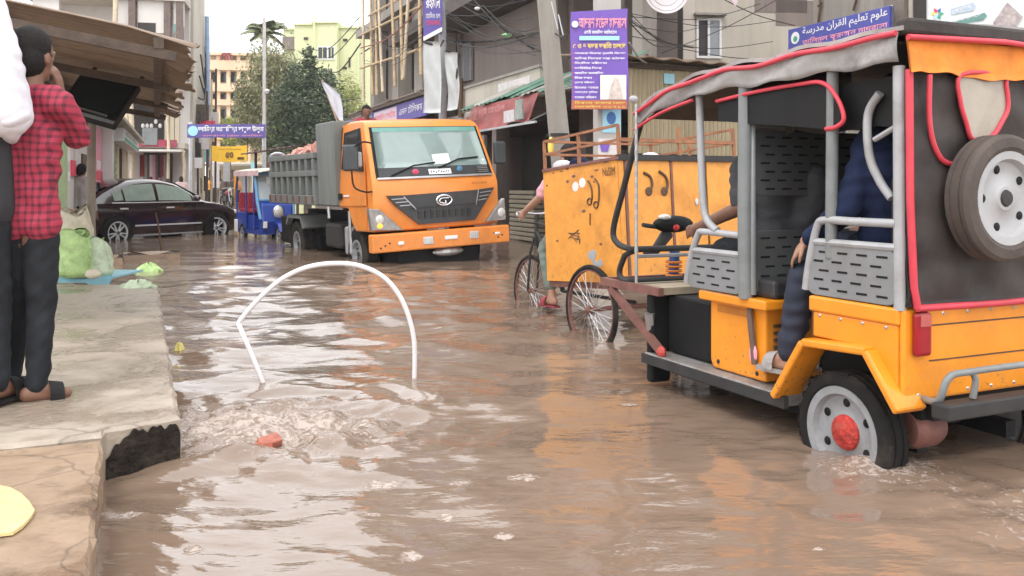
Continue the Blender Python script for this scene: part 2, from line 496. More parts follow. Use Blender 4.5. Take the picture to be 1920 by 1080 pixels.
def hand(mb, w, d, n, side, curl=.5, s=1.0):
    """palm and five fingers at wrist w, along d, palm facing n; side +1 puts the thumb on d x n"""
    w, d, n = Vector(w), Vector(d).normalized(), Vector(n)
    n = (n - d * n.dot(d)).normalized(); x = d.cross(n) * side
    for k in (-1, 0, 1):
        mb.cap(w + x * k * .016 * s, .017 * s, w + d * .08 * s + x * k * .026 * s, .014 * s)
    for k, (off, L) in enumerate(((.034, .072), (.012, .082), (-.011, .077), (-.033, .060))):
        p = w + d * .085 * s + x * off * s; a = curl * .5
        for seg, f in enumerate((.45, .32, .23)):
            q = p + (d * math.cos(a) + n * math.sin(a)) * L * f * s
            mb.cap(p, (.0095 - .0008 * seg) * s, q, (.0088 - .0008 * seg) * s); p = q; a += curl
    p = w + d * .02 * s + x * .03 * s
    q = p + (d * .7 + x * .7 + n * .25).normalized() * .042 * s
    mb.cap(p, .0135 * s, q, .0105 * s)
    mb.cap(q, .0105 * s, q + (d * .9 + x * .25 + n * .4).normalized() * .034 * s, .009 * s)

DEF = dict(head=(.012, 0, .932), neck=(-.004, 0, .865), chest=(-.005, 0, .745), pelvis=(0, 0, .535),
           shL=(-.005, .112, .818), elL=(-.02, .145, .64), haL=(.03, .15, .49), shR=(-.005, -.112, .818), elR=(-.02, -.145, .64), haR=(.03, -.15, .49),
           hipL=(0, .052, .515), knL=(.015, .056, .28), anL=(-.01, .058, .045), hipR=(0, -.052, .515), knR=(.015, -.056, .28), anR=(-.01, -.058, .045))
def person(label, loc, rz, h=1.67, pose=None, shirt=None, trousers=None, skin=None, hair=HAIR, sleeve='long', vox=.02, face=(1, 0, 0), hands=None, toes=None, group=None, hem=.0, shoes=None, vest=None, handvox=None, leg_to=.06, abs_pose=None, wide=1.0, hs_=1.0, slim=1.0):
    skin = skin or SKIN
    J = {k: Vector(v) * h for k, v in DEF.items()}
    for k, v in (pose or {}).items(): J[k] = Vector(v) * h
    for k, v in (abs_pose or {}).items(): J[k] = Vector(v)
    T = thing('person', label, 'person', loc, rz, group)
    lat = (J['shL'] - J['shR']).normalized(); hl = (J['hipL'] - J['hipR']).normalized()
    hf = Vector(face).normalized(); hu = (J['head'] - J['neck']).normalized(); hs = hu.cross(hf).normalized(); hf = hs.cross(hu).normalized()
    R3 = Matrix((hf, hs, hu)).transposed()
    b = MB()
    H = J['head']; h0 = h; h = h * hs_
    b.ball(H + hu * .008 * h, (.056 * h, .046 * h, .062 * h), 16, 12, R3)
    b.ball(H + hf * .016 * h - hu * .03 * h, (.036 * h, .034 * h, .04 * h), 14, 10, R3)
    b.ball(H + hf * .055 * h - hu * .016 * h, (.012 * h, .008 * h, .014 * h), 8, 6, R3)
    b.ball(H + hf * .044 * h - hu * .040 * h, (.012 * h, .016 * h, .006 * h), 8, 6, R3)
    for sg in (1, -1):
        b.ball(H + hs * sg * .046 * h - hu * .012 * h - hf * .004 * h, (.012 * h, .005 * h, .018 * h), 8, 6, R3)
    h = h0
    b.cap(J['neck'] - hu * .04 * h, .036 * h, H - hu * .03 * h, .034 * h)
    def torso(mb, k0):
        mid = J['chest'].lerp(J['pelvis'], .55)
        for sg in (1, -1):
            k = k0 * slim
            mb.cap(J['chest'] + lat * sg * .058 * h * wide, .066 * h * k, mid + lat * sg * .044 * h * wide, .060 * h * k)
            mb.cap(mid + lat * sg * .044 * h * wide, .060 * h * k, J['pelvis'] + hl * sg * .045 * h * wide, .064 * h * k)
        k = k0
        mb.cap(J['shL'].lerp(J['shR'], .08), .042 * h * k, J['shR'].lerp(J['shL'], .08), .042 * h * k)
        mb.cap(J['shL'].lerp(J['neck'], .3), .042 * h * k, J['shR'].lerp(J['neck'], .3), .042 * h * k)
        mb.cap(J['neck'] - hu * .02 * h, .036 * h * k, J['chest'], .06 * h * k)
    torso(b, .9)
    for sd in 'LR':
        b.cap(J['sh' + sd], .034 * h, J['el' + sd], .026 * h); b.cap(J['el' + sd], .026 * h, J['ha' + sd], .018 * h)
        b.cap(J['hip' + sd], .05 * h, J['kn' + sd], .034 * h); b.cap(J['kn' + sd], .033 * h, J['an' + sd], .022 * h)
        td = Vector((toes or {}).get(sd, (1, .15 if sd == 'L' else -.15, 0))).normalized()
        a = J['an' + sd]
        b.cap(a - td * .022 * h - Vector((0, 0, .02 * h)), .022 * h, a + td * .075 * h - Vector((0, 0, .028 * h)), .016 * h)
        b.cap(a, .022 * h, a + td * .05 * h - Vector((0, 0, .02 * h)), .02 * h)
        hd = (hands or {}).get(sd)
        d = hd[0] if hd else (J['ha' + sd] - J['el' + sd])
        n = hd[1] if hd else (-lat if sd == 'L' else lat)
        cu = hd[2] if hd else .35
        if vox <= .021: hand(b, J['ha' + sd], d, n, 1 if sd == 'L' else -1, cu, h / 1.7)
        else: b.cap(J['ha' + sd], .02 * h, J['ha' + sd] + Vector(d).normalized() * .08 * h, .016 * h)
    organic(b, 'body', skin, T, min(vox, .0075) if vox <= .012 else vox, 3)
    hb = MB(); h = h0 * hs_
    hb.ball(H + hu * .017 * h - hf * .007 * h, (.0585 * h, .0495 * h, .0585 * h), 18, 14, R3)
    hb.ball(H - hf * .019 * h - hu * .014 * h, (.044 * h, .0455 * h, .056 * h), 16, 12, R3)
    hb.ball(H - hf * .006 * h - hu * .002 * h, (.03 * h, .0485 * h, .04 * h), 14, 10, R3)
    ho = hb.build('hair', hair, T, smooth=180)
    # trim the hair off the face
    me = ho.data
    import bmesh
    bm = bmesh.new(); bm.from_mesh(me)
    kill = [v for v in bm.verts if (Vector(v.co) - H).dot(hf) > .022 * h and (Vector(v.co) - H).dot(hu) < .042 * h]
    bmesh.ops.delete(bm, geom=kill, context='VERTS'); bm.to_mesh(me); bm.free()
    if vox <= .021:
        for sg in (1, -1):
            MB().ball(H + hf * .05 * h + hs * sg * .019 * h + hu * .001 * h, .0065 * h, 8, 6).build('eye', BLACK, T, smooth=180)
    h = h0; wr = .0042 if vox < .015 else .0035
    s = MB(); torso(s, 1.07)
    if hem: 
        for sg in (1, -1): s.cap(J['pelvis'] + hl * sg * .045 * h * wide, .069 * h * slim, J['pelvis'] + hl * sg * .05 * h * wide - Vector((0, 0, hem * h)), .071 * h * slim)
    def sleeves(mb):
        for sd in 'LR':
            e = J['el' + sd]; a = J['sh' + sd]; w_ = J['ha' + sd]
            if sleeve == 'short': mb.cap(a, .043 * h, a.lerp(e, .8), .04 * h)
            else:
                mb.cap(a, .043 * h, e, .037 * h)
                mb.cap(e, .037 * h, e.lerp(w_, .86 if sleeve == 'long' else .3), .029 * h)
    if vest is None:
        sleeves(s); organic(s, 'shirt', shirt, T, vox, 4, wr)
    else:
        organic(s, 'waistcoat', vest, T, vox, 4)
        s2 = MB(); sleeves(s2); s2.cap(J['shL'].lerp(J['shR'], .1), .045 * h, J['shR'].lerp(J['shL'], .1), .045 * h); organic(s2, 'shirt', shirt, T, vox, 4, wr * 1.5)
    t = MB()
    t.cap(J['hipL'] + Vector((0, 0, .02 * h)), .062 * h * slim, J['hipR'] + Vector((0, 0, .02 * h)), .062 * h * slim)
    t.cap(J['pelvis'] + hl * .03 * h, .06 * h * slim, J['pelvis'] - hl * .03 * h, .06 * h * slim)
    for sd in 'LR':
        t.cap(J['hip' + sd], .062 * h * slim, J['kn' + sd], .046 * h * slim)
        t.cap(J['kn' + sd], .046 * h * slim, J['kn' + sd].lerp(J['an' + sd], 1 - leg_to), .036 * h * slim)
    organic(t, 'trousers', trousers, T, vox, 4, wr)
    if shoes:
        for sd in 'LR':
            td = Vector((toes or {}).get(sd, (1, .15 if sd == 'L' else -.15, 0))).normalized(); a = J['an' + sd]; q = Vector((-td.y, td.x, 0)); z = a.z - .05 * h
            m_ = MB()
            poly = [(-.045, -.02), (-.045, .02), (-.02, .026), (.06, .032), (.1, .024), (.112, 0), (.1, -.026), (.06, -.034), (-.02, -.026)]
            pts = [a + td * u * h + q * v * h for u, v in poly]
            m_.add([(p.x, p.y, z) for p in pts] + [(p.x, p.y, z + .016) for p in pts], [tuple(range(9)), tuple(17 - k for k in range(9))] + [(k, 9 + k, 9 + (k + 1) % 9, (k + 1) % 9) for k in range(9)])
            def strap(u, v):
                t_ = math.pi * u; p = a + td * (.030 + .036 * v) * h + q * .036 * h * math.cos(t_)
                return (p.x, p.y, z + .012 + (a.z - .004 * h - .008 * h * v - z - .012 + .012 * h) * math.sin(t_) ** .7)
            m_.sheet(strap, 12, 3, (0, 0, .006))
            m_.build('sandal', shoes, T)
    return T

# ================================================================== SETTING
# ------------------------------------------------------------------ ground and flood water
gm = M('muddy ground', (.24, .185, .14), .9, var=.2, scale=.4, bump=.2)
g = MB(); g.add([(-400, -60, -.30), (400, -60, -.30), (400, 700, -.30), (-400, 700, -.30)], [(0, 1, 2, 3)])
struct(g.build('ground', gm), label='muddy ground under and around the flooded street')

nU, nV = 440, 680
Yr = 1.15 * (62 / 1.15) ** np.linspace(0, 1, nV)
U = np.linspace(-1.15, 1.0, nU)
YY, UU = np.meshgrid(Yr, U, indexing='ij')
XX = UU * (YY + .25)
rs = np.random.RandomState(5)
def bumpf(cx, cy, rx, ry, p=1.0):
    return np.exp(-(((XX - cx) / rx) ** 2 + ((YY - cy) / ry) ** 2) ** p)
drain = G(500, 795)
drn = bumpf(drain.x, drain.y, .75, .62)
wheelp = (1.45, 3.7)
wake = bumpf(2.05, 3.15, .75, .45) + .6 * bumpf(1.3, 3.75, .35, .3)
ripple = .24 + 1.2 * bumpf(-2.2, 9, 2.6, 6.5) + .5 * bumpf(0, 8.5, 2.0, 2.5) + .2 * bumpf(-1.0, 3.0, .8, .8)
ripple = np.minimum(ripple, 1.4) * np.clip(1.1 - YY / 60, .35, 1)
h = np.zeros_like(XX)
wx = XX + .12 * np.sin(YY * 2.1 + .6) + .05 * np.sin(YY * 5.3 + XX * 3)
wy = YY + .10 * np.sin(XX * 2.6 + 1.3) + .04 * np.sin(XX * 6.1 - YY * 2)
for i in range(64):
    lam = .075 * (1.4 / .075) ** rs.rand()
    th = rs.normal(math.pi / 2, .75)
    k = 2 * math.pi / lam
    sl = .0150 * (1.2 if lam > .3 else .95)
    fade = np.clip(lam / (YY * .012 + .02) - .6, 0, 1)
    h += ripple * fade * sl / k * np.sin(k * (wx * math.cos(th) + wy * math.sin(th)) + rs.rand() * 6.28)
tb = np.zeros_like(XX)
for i in range(40):
    lam = .07 * (.4 / .07) ** rs.rand(); th = rs.rand() * 6.28; k = 2 * math.pi / lam
    tb += .05 / k * np.sin(k * (wx * math.cos(th) + wy * math.sin(th)) + rs.rand() * 6.28) * np.clip(lam / (YY * .012 + .02) - .6, 0, 1)
h += tb * (2.5 * drn + .9 * np.minimum(wake, 1))
def rings(cx, cy, lam, amp, dec, ang0=None):
    r = np.hypot(XX - cx, YY - cy)
    return amp * np.sin(2 * math.pi * r / lam) * np.exp(-r / dec) * np.clip(r / .12, 0, 1)
h += rings(drain.x, drain.y, .22, .006, .75) + rings(1.45, 3.78, .26, .007, .6) + rings(2.3, 3.2, .3, .006, .6)
h += rings(.63, 6.8, .2, .003, .5) + rings(G(778, 705).x, G(778, 705).y, .13, .002, .3)
h += .022 * bumpf(drain.x, drain.y, .3, .25) + .03 * bumpf(1.52, 3.62, .16, .14)
spots = 0
for (px, py, s, e) in ((836, 965, 17, 1), (768, 1046, 24, 1), (945, 1005, 20, .8), (362, 1032, 20, 1), (980, 898, 30, .5), (865, 906, 26, .5), (1535, 1028, 14, .5), (230, 965, 50, .35), (720, 905, 40, .4), (1180, 760, 22, .4), (690, 965, 30, .3)):
    c_ = G(px, py); w_ = s / FPX * c_.y
    spots = spots + bumpf(c_.x, c_.y, w_ * 1.1, w_ * 1.5 * e, 2.0) * 1.1
foam = spots + 1.15 * bumpf(drain.x - .05, drain.y + .02, .78, .5) + .30 * bumpf(drain.x + .1, drain.y - .45, .7, .35) + 1.0 * bumpf(2.15, 3.0, .7, .45) + .95 * bumpf(1.5, 3.60, .3, .22) + .5 * bumpf(1.25, 4.3, .2, .5) + .55 * bumpf(1.03, 5.2, .18, .3) + .05
def field_noise(s, seed):
    r2 = np.random.RandomState(seed); o = np.zeros_like(XX)
    for i in range(14):
        k = s * 2.2 ** r2.uniform(-1, 1.6); th = r2.rand() * 6.28
        o += np.sin(k * (XX * math.cos(th) + YY * math.sin(th)) + 1.3 * np.sin(k * .6 * (YY * math.cos(th + 1) - XX * math.sin(th + 1)) + r2.rand() * 6) + r2.rand() * 6.28) / 14 ** .5
    return o
me = bpy.data.meshes.new('flood_water')
vs = np.stack([XX, YY, h], -1).reshape(-1, 3)
idx = np.arange(nU * nV).reshape(nV, nU)
q = np.stack([idx[:-1, :-1], idx[:-1, 1:], idx[1:, 1:], idx[1:, :-1]], -1).reshape(-1, 4)
me.vertices.add(len(vs)); me.vertices.foreach_set('co', vs.astype(np.float32).ravel())
me.loops.add(q.size); me.loops.foreach_set('vertex_index', q.astype(np.int32).ravel())
me.polygons.add(len(q)); me.polygons.foreach_set('loop_start', np.arange(0, q.size, 4, dtype=np.int32))
me.polygons.foreach_set('use_smooth', np.ones(len(q), dtype=bool))
me.update(calc_edges=True)
at_ = me.attributes.new('foam', 'FLOAT', 'POINT'); at_.data.foreach_set('value', np.clip(foam, 0, 1.15).astype(np.float32).ravel())
at_ = me.attributes.new('swirl', 'FLOAT', 'POINT'); at_.data.foreach_set('value', np.clip(.5 + .3 * field_noise(1.4, 3), 0, 1).astype(np.float32).ravel())
water = bpy.data.objects.new('flood_water', me); COL.objects.link(water)
struct(water, label='brown flood water rippling along the street')

wm = bpy.data.materials.new('muddy water'); wm.use_nodes = True
N, L = wm.node_tree.nodes, wm.node_tree.links
b = N['Principled BSDF']
b.inputs['Roughness'].default_value = .04; b.inputs['IOR'].default_value = 1.45
b.inputs['Specular IOR Level'].default_value = .75
tc = N.new('ShaderNodeTexCoord')
a1 = N.new('ShaderNodeAttribute'); a1.attribute_name = 'foam'
a2 = N.new('ShaderNodeAttribute'); a2.attribute_name = 'swirl'
mud = N.new('ShaderNodeMix'); mud.data_type = 'RGBA'
mud.inputs[6].default_value = (.165, .114, .082, 1); mud.inputs[7].default_value = (.224, .158, .115, 1)
L.new(a2.outputs['Fac'], mud.inputs[0])
fn = N.new('ShaderNodeTexNoise'); fn.inputs['Scale'].default_value = 26; fn.inputs['Detail'].default_value = 9; fn.inputs['Roughness'].default_value = .68; fn.inputs['Distortion'].default_value = 1.2
L.new(tc.outputs['Object'], fn.inputs['Vector'])
th_ = N.new('ShaderNodeMath'); th_.operation = 'MULTIPLY_ADD'; th_.inputs[1].default_value = -.30; th_.inputs[2].default_value = .735
L.new(a1.outputs['Fac'], th_.inputs[0])
sb = N.new('ShaderNodeMath'); sb.operation = 'SUBTRACT'; L.new(fn.outputs['Fac'], sb.inputs[0]); L.new(th_.outputs[0], sb.inputs[1])
fm = N.new('ShaderNodeMapRange'); fm.inputs[1].default_value = 0; fm.inputs[2].default_value = .14; fm.inputs[4].default_value = .62
L.new(sb.outputs[0], fm.inputs[0])
fx = N.new('ShaderNodeMix'); fx.data_type = 'RGBA'; fx.inputs[7].default_value = (.56, .47, .42, 1)
L.new(fm.outputs[0], fx.inputs[0]); L.new(mud.outputs[2], fx.inputs[6]); L.new(fx.outputs[2], b.inputs['Base Color'])
rg = N.new('ShaderNodeMapRange'); rg.inputs[3].default_value = .045; rg.inputs[4].default_value = .55
L.new(fm.outputs[0], rg.inputs[0]); L.new(rg.outputs[0], b.inputs['Roughness'])
mp = N.new('ShaderNodeMapping'); mp.inputs['Scale'].default_value = (3.0, 8.0, 1)
L.new(tc.outputs['Object'], mp.inputs['Vector'])
bn1 = N.new('ShaderNodeTexNoise'); bn1.inputs['Scale'].default_value = 1.3; bn1.inputs['Detail'].default_value = 4
L.new(mp.outputs['Vector'], bn1.inputs['Vector'])
hs_ = N.new('ShaderNodeMath'); hs_.operation = 'ADD'
L.new(bn1.outputs['Fac'], hs_.inputs[0]); L.new(fm.outputs[0], hs_.inputs[1])
bp = N.new('ShaderNodeBump'); bp.inputs['Strength'].default_value = .26; bp.inputs['Distance'].default_value = .03
L.new(hs_.outputs[0], bp.inputs['Height']); L.new(bp.outputs['Normal'], b.inputs['Normal'])
me.materials.append(wm)

rd = MB(); rd.add([(-60, 56, .03), (40, 56, .03), (40, 400, 1.2), (-60, 400, 1.2)], [(0, 1, 2, 3)])
struct(rd.build('road', M('dusty road', (.34, .28, .22), .9, var=.15, scale=.8)), label='dusty dry road beyond the flood at the far end of the street')

# ------------------------------------------------------------------ pavement on the left
PZ = .19
def paving(name, dry, wet, seed):
    m = M(name, dry, .6, var=.14, scale=5, bump=.35, bscale=22)
    N, L = m.node_tree.nodes, m.node_tree.links
    b = N['Principled BSDF']; src = b.inputs['Base Color'].links[0].from_socket
    b.inputs['Specular IOR Level'].default_value = .6
    tc = N.new('ShaderNodeTexCoord'); mp = N.new('ShaderNodeMapping'); mp.inputs['Location'].default_value = (seed, seed * 2, 0)
    L.new(tc.outputs['Object'], mp.inputs['Vector'])
    def noise(sc, det, dist=0.0):
        n = N.new('ShaderNodeTexNoise'); n.inputs['Scale'].default_value = sc; n.inputs['Detail'].default_value = det; n.inputs['Roughness'].default_value = .62; n.inputs['Distortion'].default_value = dist
        L.new(mp.outputs['Vector'], n.inputs['Vector']); return n.outputs['Fac']
    def ramp(s_, a, c, lo=0.0, hi=1.0):
        r = N.new('ShaderNodeMapRange'); r.inputs[1].default_value = a; r.inputs[2].default_value = c; r.inputs[3].default_value = lo; r.inputs[4].default_value = hi
        L.new(s_, r.inputs[0]); return r.outputs[0]
    def mix(f, a, c):
        x = N.new('ShaderNodeMix'); x.data_type = 'RGBA'; L.new(f, x.inputs[0]); L.new(a, x.inputs[6]); x.inputs[7].default_value = (*c, 1); return x.outputs[2]
    wetm = ramp(noise(1.5, 8, .6), .44, .58)
    col = mix(wetm, src, wet)
    col = mix(ramp(noise(4.2, 9, .4), .57, .66, 0, .55), col, tuple(k * .55 for k in wet))
    col = mix(ramp(noise(17, 6, .8), .66, .72, 0, .8), col, tuple(min(1, k * 1.7) for k in dry))
    vo = N.new('ShaderNodeTexVoronoi'); vo.feature = 'DISTANCE_TO_EDGE'; vo.inputs['Scale'].default_value = .75
    wv = N.new('ShaderNodeVectorMath'); wv.operation = 'MULTIPLY_ADD'; nn = N.new('ShaderNodeTexNoise'); nn.inputs['Scale'].default_value = 4
    L.new(mp.outputs['Vector'], nn.inputs['Vector']); L.new(nn.outputs['Color'], wv.inputs[0]); wv.inputs[1].default_value = (.35, .35, .35); L.new(mp.outputs['Vector'], wv.inputs[2]); L.new(wv.outputs[0], vo.inputs['Vector'])
    col = mix(ramp(vo.outputs['Distance'], .0, .008, .5, 0), col, (.06, .045, .035))
    L.new(col, b.inputs['Base Color'])
    L.new(ramp(wetm, 0, 1, .62, .13), b.inputs['Roughness'])
    return m
pav = paving('wet stained concrete paving', (.38, .32, .255), (.30, .245, .19), 1.3)
pavl = paving('wet brown concrete paving', (.31, .215, .14), (.225, .15, .10), 4.1)
def slab(name, poly, z0, z1, mat, jag=.007, seed=1, cell=.07):
    r_ = random.Random(seed); pts = []
    n = len(poly)
    for i in range(n):
        a, c = Vector(poly[i]), Vector(poly[(i + 1) % n]); m = max(1, int((c - a).length / cell)) if (c - a).length < 9 else 1
        for k in range(m):
            p = a.lerp(c, k / m)
            pts.append((p.x + r_.uniform(-jag, jag) * (m > 1), p.y + r_.uniform(-jag, jag) * (m > 1)))
    cx = sum(p[0] for p in pts) / len(pts); cy = sum(p[1] for p in pts) / len(pts)
    mb = MB(); k = len(pts)
    ins = []
    for i, p in enumerate(pts):
        a, c = Vector(pts[i - 1]), Vector(pts[(i + 1) % k]); d = (c - a); 
        nrm = Vector((-d.y, d.x)).normalized() if d.length > 0 else Vector((0, 0))
        ins.append((p[0] + nrm.x * .016, p[1] + nrm.y * .016))
    v = [(p[0], p[1], z0) for p in pts] + [(p[0] + r_.uniform(-.006, .006), p[1] + r_.uniform(-.006, .006), z1 - .014 + r_.uniform(-.006, .003)) for p in pts] + [(p[0], p[1], z1) for p in ins]
    f = [(i, (i + 1) % k, k + (i + 1) % k, k + i) for i in range(k)] + [(k + i, k + (i + 1) % k, 2 * k + (i + 1) % k, 2 * k + i) for i in range(k)] + [tuple(2 * k + i for i in range(k))]
    mb.add(v, f)
    return mb.build(name, mat)
A1, A2 = G(336, 781, PZ), G(296, 536, PZ)
E1, E2 = G(196, 816, PZ), G(166, 1075, PZ)
L1 = G(0, 838, PZ)
# counter-clockwise outlines
upper = [(A1.x, A1.y), (A2.x, A2.y), (-3.9, A2.y + .12), (-7.2, A2.y + .3), (-7.2, 3.55), (L1.x, L1.y + .02), (E1.x - .02, E1.y + .03), (G(200, 806, PZ).x, G(200, 806, PZ).y)]
struct(slab('pavement', upper, -.3, PZ, pav, seed=2), label='raised grey concrete pavement the two men stand on')
lower = [(E2.x + .25, .4), (E2.x, E2.y), (E1.x, E1.y - .012), (L1.x, L1.y - .004), (-5.5, 3.45), (-5.5, .4)]
struct(slab('pavement', lower, -.3, PZ - .012, pavl, seed=3), label='lower brown concrete pavement in the near corner, past the crack')
# broken near end, painted black for the shadowed gap under the upper slab
hb_ = MB()
E1b = G(198, 806, PZ)
def hollow(u, v):
    p = A1.lerp(E1b, -.02 + 1.0 * u); top = .162 + .008 * math.sin(u * 23) + .006 * math.sin(u * 51) - .10 * max(0, u - .72) * 3 - .05 * max(0, .08 - u) * 10
    r_ = .5 * math.sin(u * 37 + v * 9) + .3 * math.sin(u * 71 - v * 23) + .3 * math.sin(v * 31 + u * 11)
    return (p.x, p.y - .008 - .018 * math.sin(math.pi * min(1, v * 1.1)) * (.6 + .4 * r_) * (1 - .4 * u), -.3 + (top + .3) * v)
hb_.sheet(hollow, 60, 26, (0, .012, 0))
o = hb_.build('broken_kerb', M('shadow black rubble', (.022, .017, .014), .9, var=.5, scale=20, bump=.8, spec=.2, dirt=.4, dirtcol=(.10, .075, .055)))
tag(o, 'broken kerb end between the upper and lower pavement, black for the shadowed gap', 'kerb')
# cover sheet in the corner
cs = [(G(px, py, PZ).x, G(px, py, PZ).y) for px, py in ((-60, 918), (-30, 911), (0, 911), (20, 915), (40, 926), (55, 941), (65, 957), (58, 969), (42, 986), (24, 998), (0, 1001), (-40, 1003), (-60, 990))]
o = MB().prism(list(reversed(cs)), 'z', PZ - .008, PZ + .002).build('plastic_sheet', M('pale yellow plastic', (.66, .52, .24), .6, var=.14, scale=14, bump=.3))
tag(o, 'pale yellow plastic sheet lying on the near pavement corner', 'plastic sheet')

# slabs of broken kerb standing in the flood further back
for k, (pa, pb, z, w, lab) in enumerate(((( 232, 477), (338, 473), .09, .5, 'long broken kerb slab in the water below the thin stick'), ((196, 482), (230, 481), .12, .45, 'short broken kerb block in the water beside the long one'))):
    p, q = G(*pa, z), G(*pb, z)
    mb = MB(); 
    mb.grid(lambda u, v: (p.x + (q.x - p.x) * u - .25 * v, p.y + (q.y - p.y) * u + w * v, z + .03 * math.sin(u * 9 + v * 4) * (1 - v) - (.02 if v > .8 else 0)), 10, 4)
    mb.add([(p.x, p.y, -.3), (q.x, q.y, -.3), (q.x, q.y, z - .02), (p.x, p.y, z - .02)], [(0, 1, 2, 3)])
    tag(mb.build('kerb_slab', pavl), lab, 'kerb slab', 'broken kerb slabs in the water')
a = G(302, 471, .05); bpt = P(292, 399, a.y)
tag(MB().tube([(a.x, a.y, -.2), a, a.lerp(bpt, .5) + Vector((.02, 0, 0)), bpt], [.018, .018, .016, .012], 7).build('stick', PDARK), 'thin dark stick standing upright in the water before the car', 'stick')

# ------------------------------------------------------------------ RIGHT SIDE of the street
def rline(c, Yfar): return Frame((c - .42 * Yfar, Yfar), (.42, -1))
def rY(c, px): return c / ((px - 960) / FPX + .42)
def lx(fr, px, py=HZ): return fr.on_y(px, py).x

# --- scaffolded grey building
fr = rline(8.3, 34.5)
T = thing('scaffolded_building', 'unfinished grey concrete building with bamboo scaffold poles behind the truck', 'building', fr.o, fr.rz)
x1 = lx(fr, 806)
MB().box(0, x1, .9, 8, 0, 13).build('wall', GREYWALL, T)
for z in (3.75, 6.9, 10.1):
    MB().box(-.15, x1 + .1, .15, .95, z, z + .28).build('floor_slab', CONC, T)
for px, w in ((680, .5), (722, .75), (764, .9), (797, .45)):
    c = lx(fr, px)
    MB().box(c - w / 2, c + w / 2, .35, .87, 0, 13).build('column', CONC, T)
for c0, c1, z0, z1 in ((.9, 1.9, 4.4, 6.2), (4.2, 5.3, 4.4, 6.3), (.9, 1.9, 7.6, 9.4), (4.2, 5.3, 7.6, 9.4)):
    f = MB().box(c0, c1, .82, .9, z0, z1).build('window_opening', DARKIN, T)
for k, (a, bb) in enumerate((((682, 190), (680, -60)), ((699, 178), (694, -60)), ((707, 178), (703, -60)), ((718, 172), (708, -60)), ((741, 162), (732, -60)), ((755, 150), (751, -60)), ((757, 146), (768, -60)), ((790, 140), (786, -60)))):
    p, q = fr.on_y(*a, -.25 - .05 * k), fr.on_y(*bb, -.25 - .05 * k)
    m_ = p.lerp(q, .5) + Vector((.04 * (-1) ** k, 0, 0))
    MB().tube([p, m_, q], [.055, .05, .042], 7).build('bamboo_pole', BAMBOO if k % 3 else PALEPOLE, T, smooth=60)
for (a, bb) in (((676, 128), (800, 88)), ((676, 66), (800, 6)), ((690, 30), (800, -30))):
    MB().tube([fr.on_y(*a, -.4), fr.on_y(*bb, -.4)], .04, 6).build('bamboo_rail', BAMBOO, T)
for (a, bb) in (((678, 100), (740, 60)), ((700, 60), (790, 10))):
    MB().tube([fr.on_y(*a, .05), fr.on_y(*bb, .05)], .03, 6).build('bamboo_brace', WOOD, T)

# --- dark unfinished building behind the green eave
fr = rline(9.4, 30.0)
T = thing('unfinished_building', 'dark unfinished building with an open upper floor over the street shops', 'building', fr.o, fr.rz)
xa, xb, xc = lx(fr, 806), lx(fr, 1046), lx(fr, 1262)
MB().box(xa, xb, .0, .25, 3.0, 5.55).build('wall', GREYWALL, T)
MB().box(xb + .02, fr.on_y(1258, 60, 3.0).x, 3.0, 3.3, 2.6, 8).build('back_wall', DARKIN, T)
MB().box(xb, xb + .25, .26, 3.0, 2.6, 8).build('side_wall', GREYWALL, T)
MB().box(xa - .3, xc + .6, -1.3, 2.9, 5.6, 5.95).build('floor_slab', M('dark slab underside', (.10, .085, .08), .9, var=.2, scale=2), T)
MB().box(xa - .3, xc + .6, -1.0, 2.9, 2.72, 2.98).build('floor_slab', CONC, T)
MB().box(xa, xc, -.6, -.35, 5.97, 12).build('upper_wall', GREYWALL, T)
for px in (812, 1180, 1240):
    c = lx(fr, px); MB().box(c - .17, c + .17, -.5, -.2, 2.98, 5.6).build('column', CONC, T)
for px0, px1 in ((845, 866), (866, 884)):
    a, c = fr.on_y(px0, 84, -.08), fr.on_y(px1, 150, -.08)
    fw = MB().box(a.x, a.x + .08, -.1, -.03, c.z, a.z).box(c.x - .08, c.x, -.1, -.03, c.z, a.z).box(a.x, c.x, -.1, -.03, a.z - .07, a.z).build('window_frame', STEEL, T)
    MB().box(a.x + .08, c.x - .08, -.07, -.05, c.z, a.z - .07).build('pane', M('grey pane', (.2, .2, .21), .25, var=.1), fw)
for k, (a, bb) in enumerate((((838, 78), (1010, 62)), ((884, 0), (1000, 92)))):
    MB().tube(spline([fr.on_y(*a, -.2), (fr.on_y(*a, -.2) + fr.on_y(*bb, -.2)) / 2 - Vector((0, 0, .1)), fr.on_y(*bb, -.2)], 6), .022, 5).build('conduit', CABLE, T)

# --- parapet wall over the green eave
fr = rline(8.35, 30.0)
a, c = fr.on_y(868, 128), fr.on_y(1010, 196)
T = thing('parapet_wall', 'stained beige parapet wall standing above the green tin eave', 'wall', fr.w(a.x, 0, 0), fr.rz)
x1 = fr.on_y(1012, 150).x - a.x
MB().box(0, x1, 0, .25, 2.985, 3.62).build('wall', CONCL, T)
MB().box(-.05, x1 + .05, -.04, .28, 3.62, 3.68).build('coping', CONC, T)
MB().box(x1 * .52, x1 * .9, -.02, -.002, 3.15, 3.5).build('poster', PAPER, T)
MB().tube([(.12, -.1, 2.9), (.1, -.1, 3.9)], .07, 8).build('rag', PDARK, T)

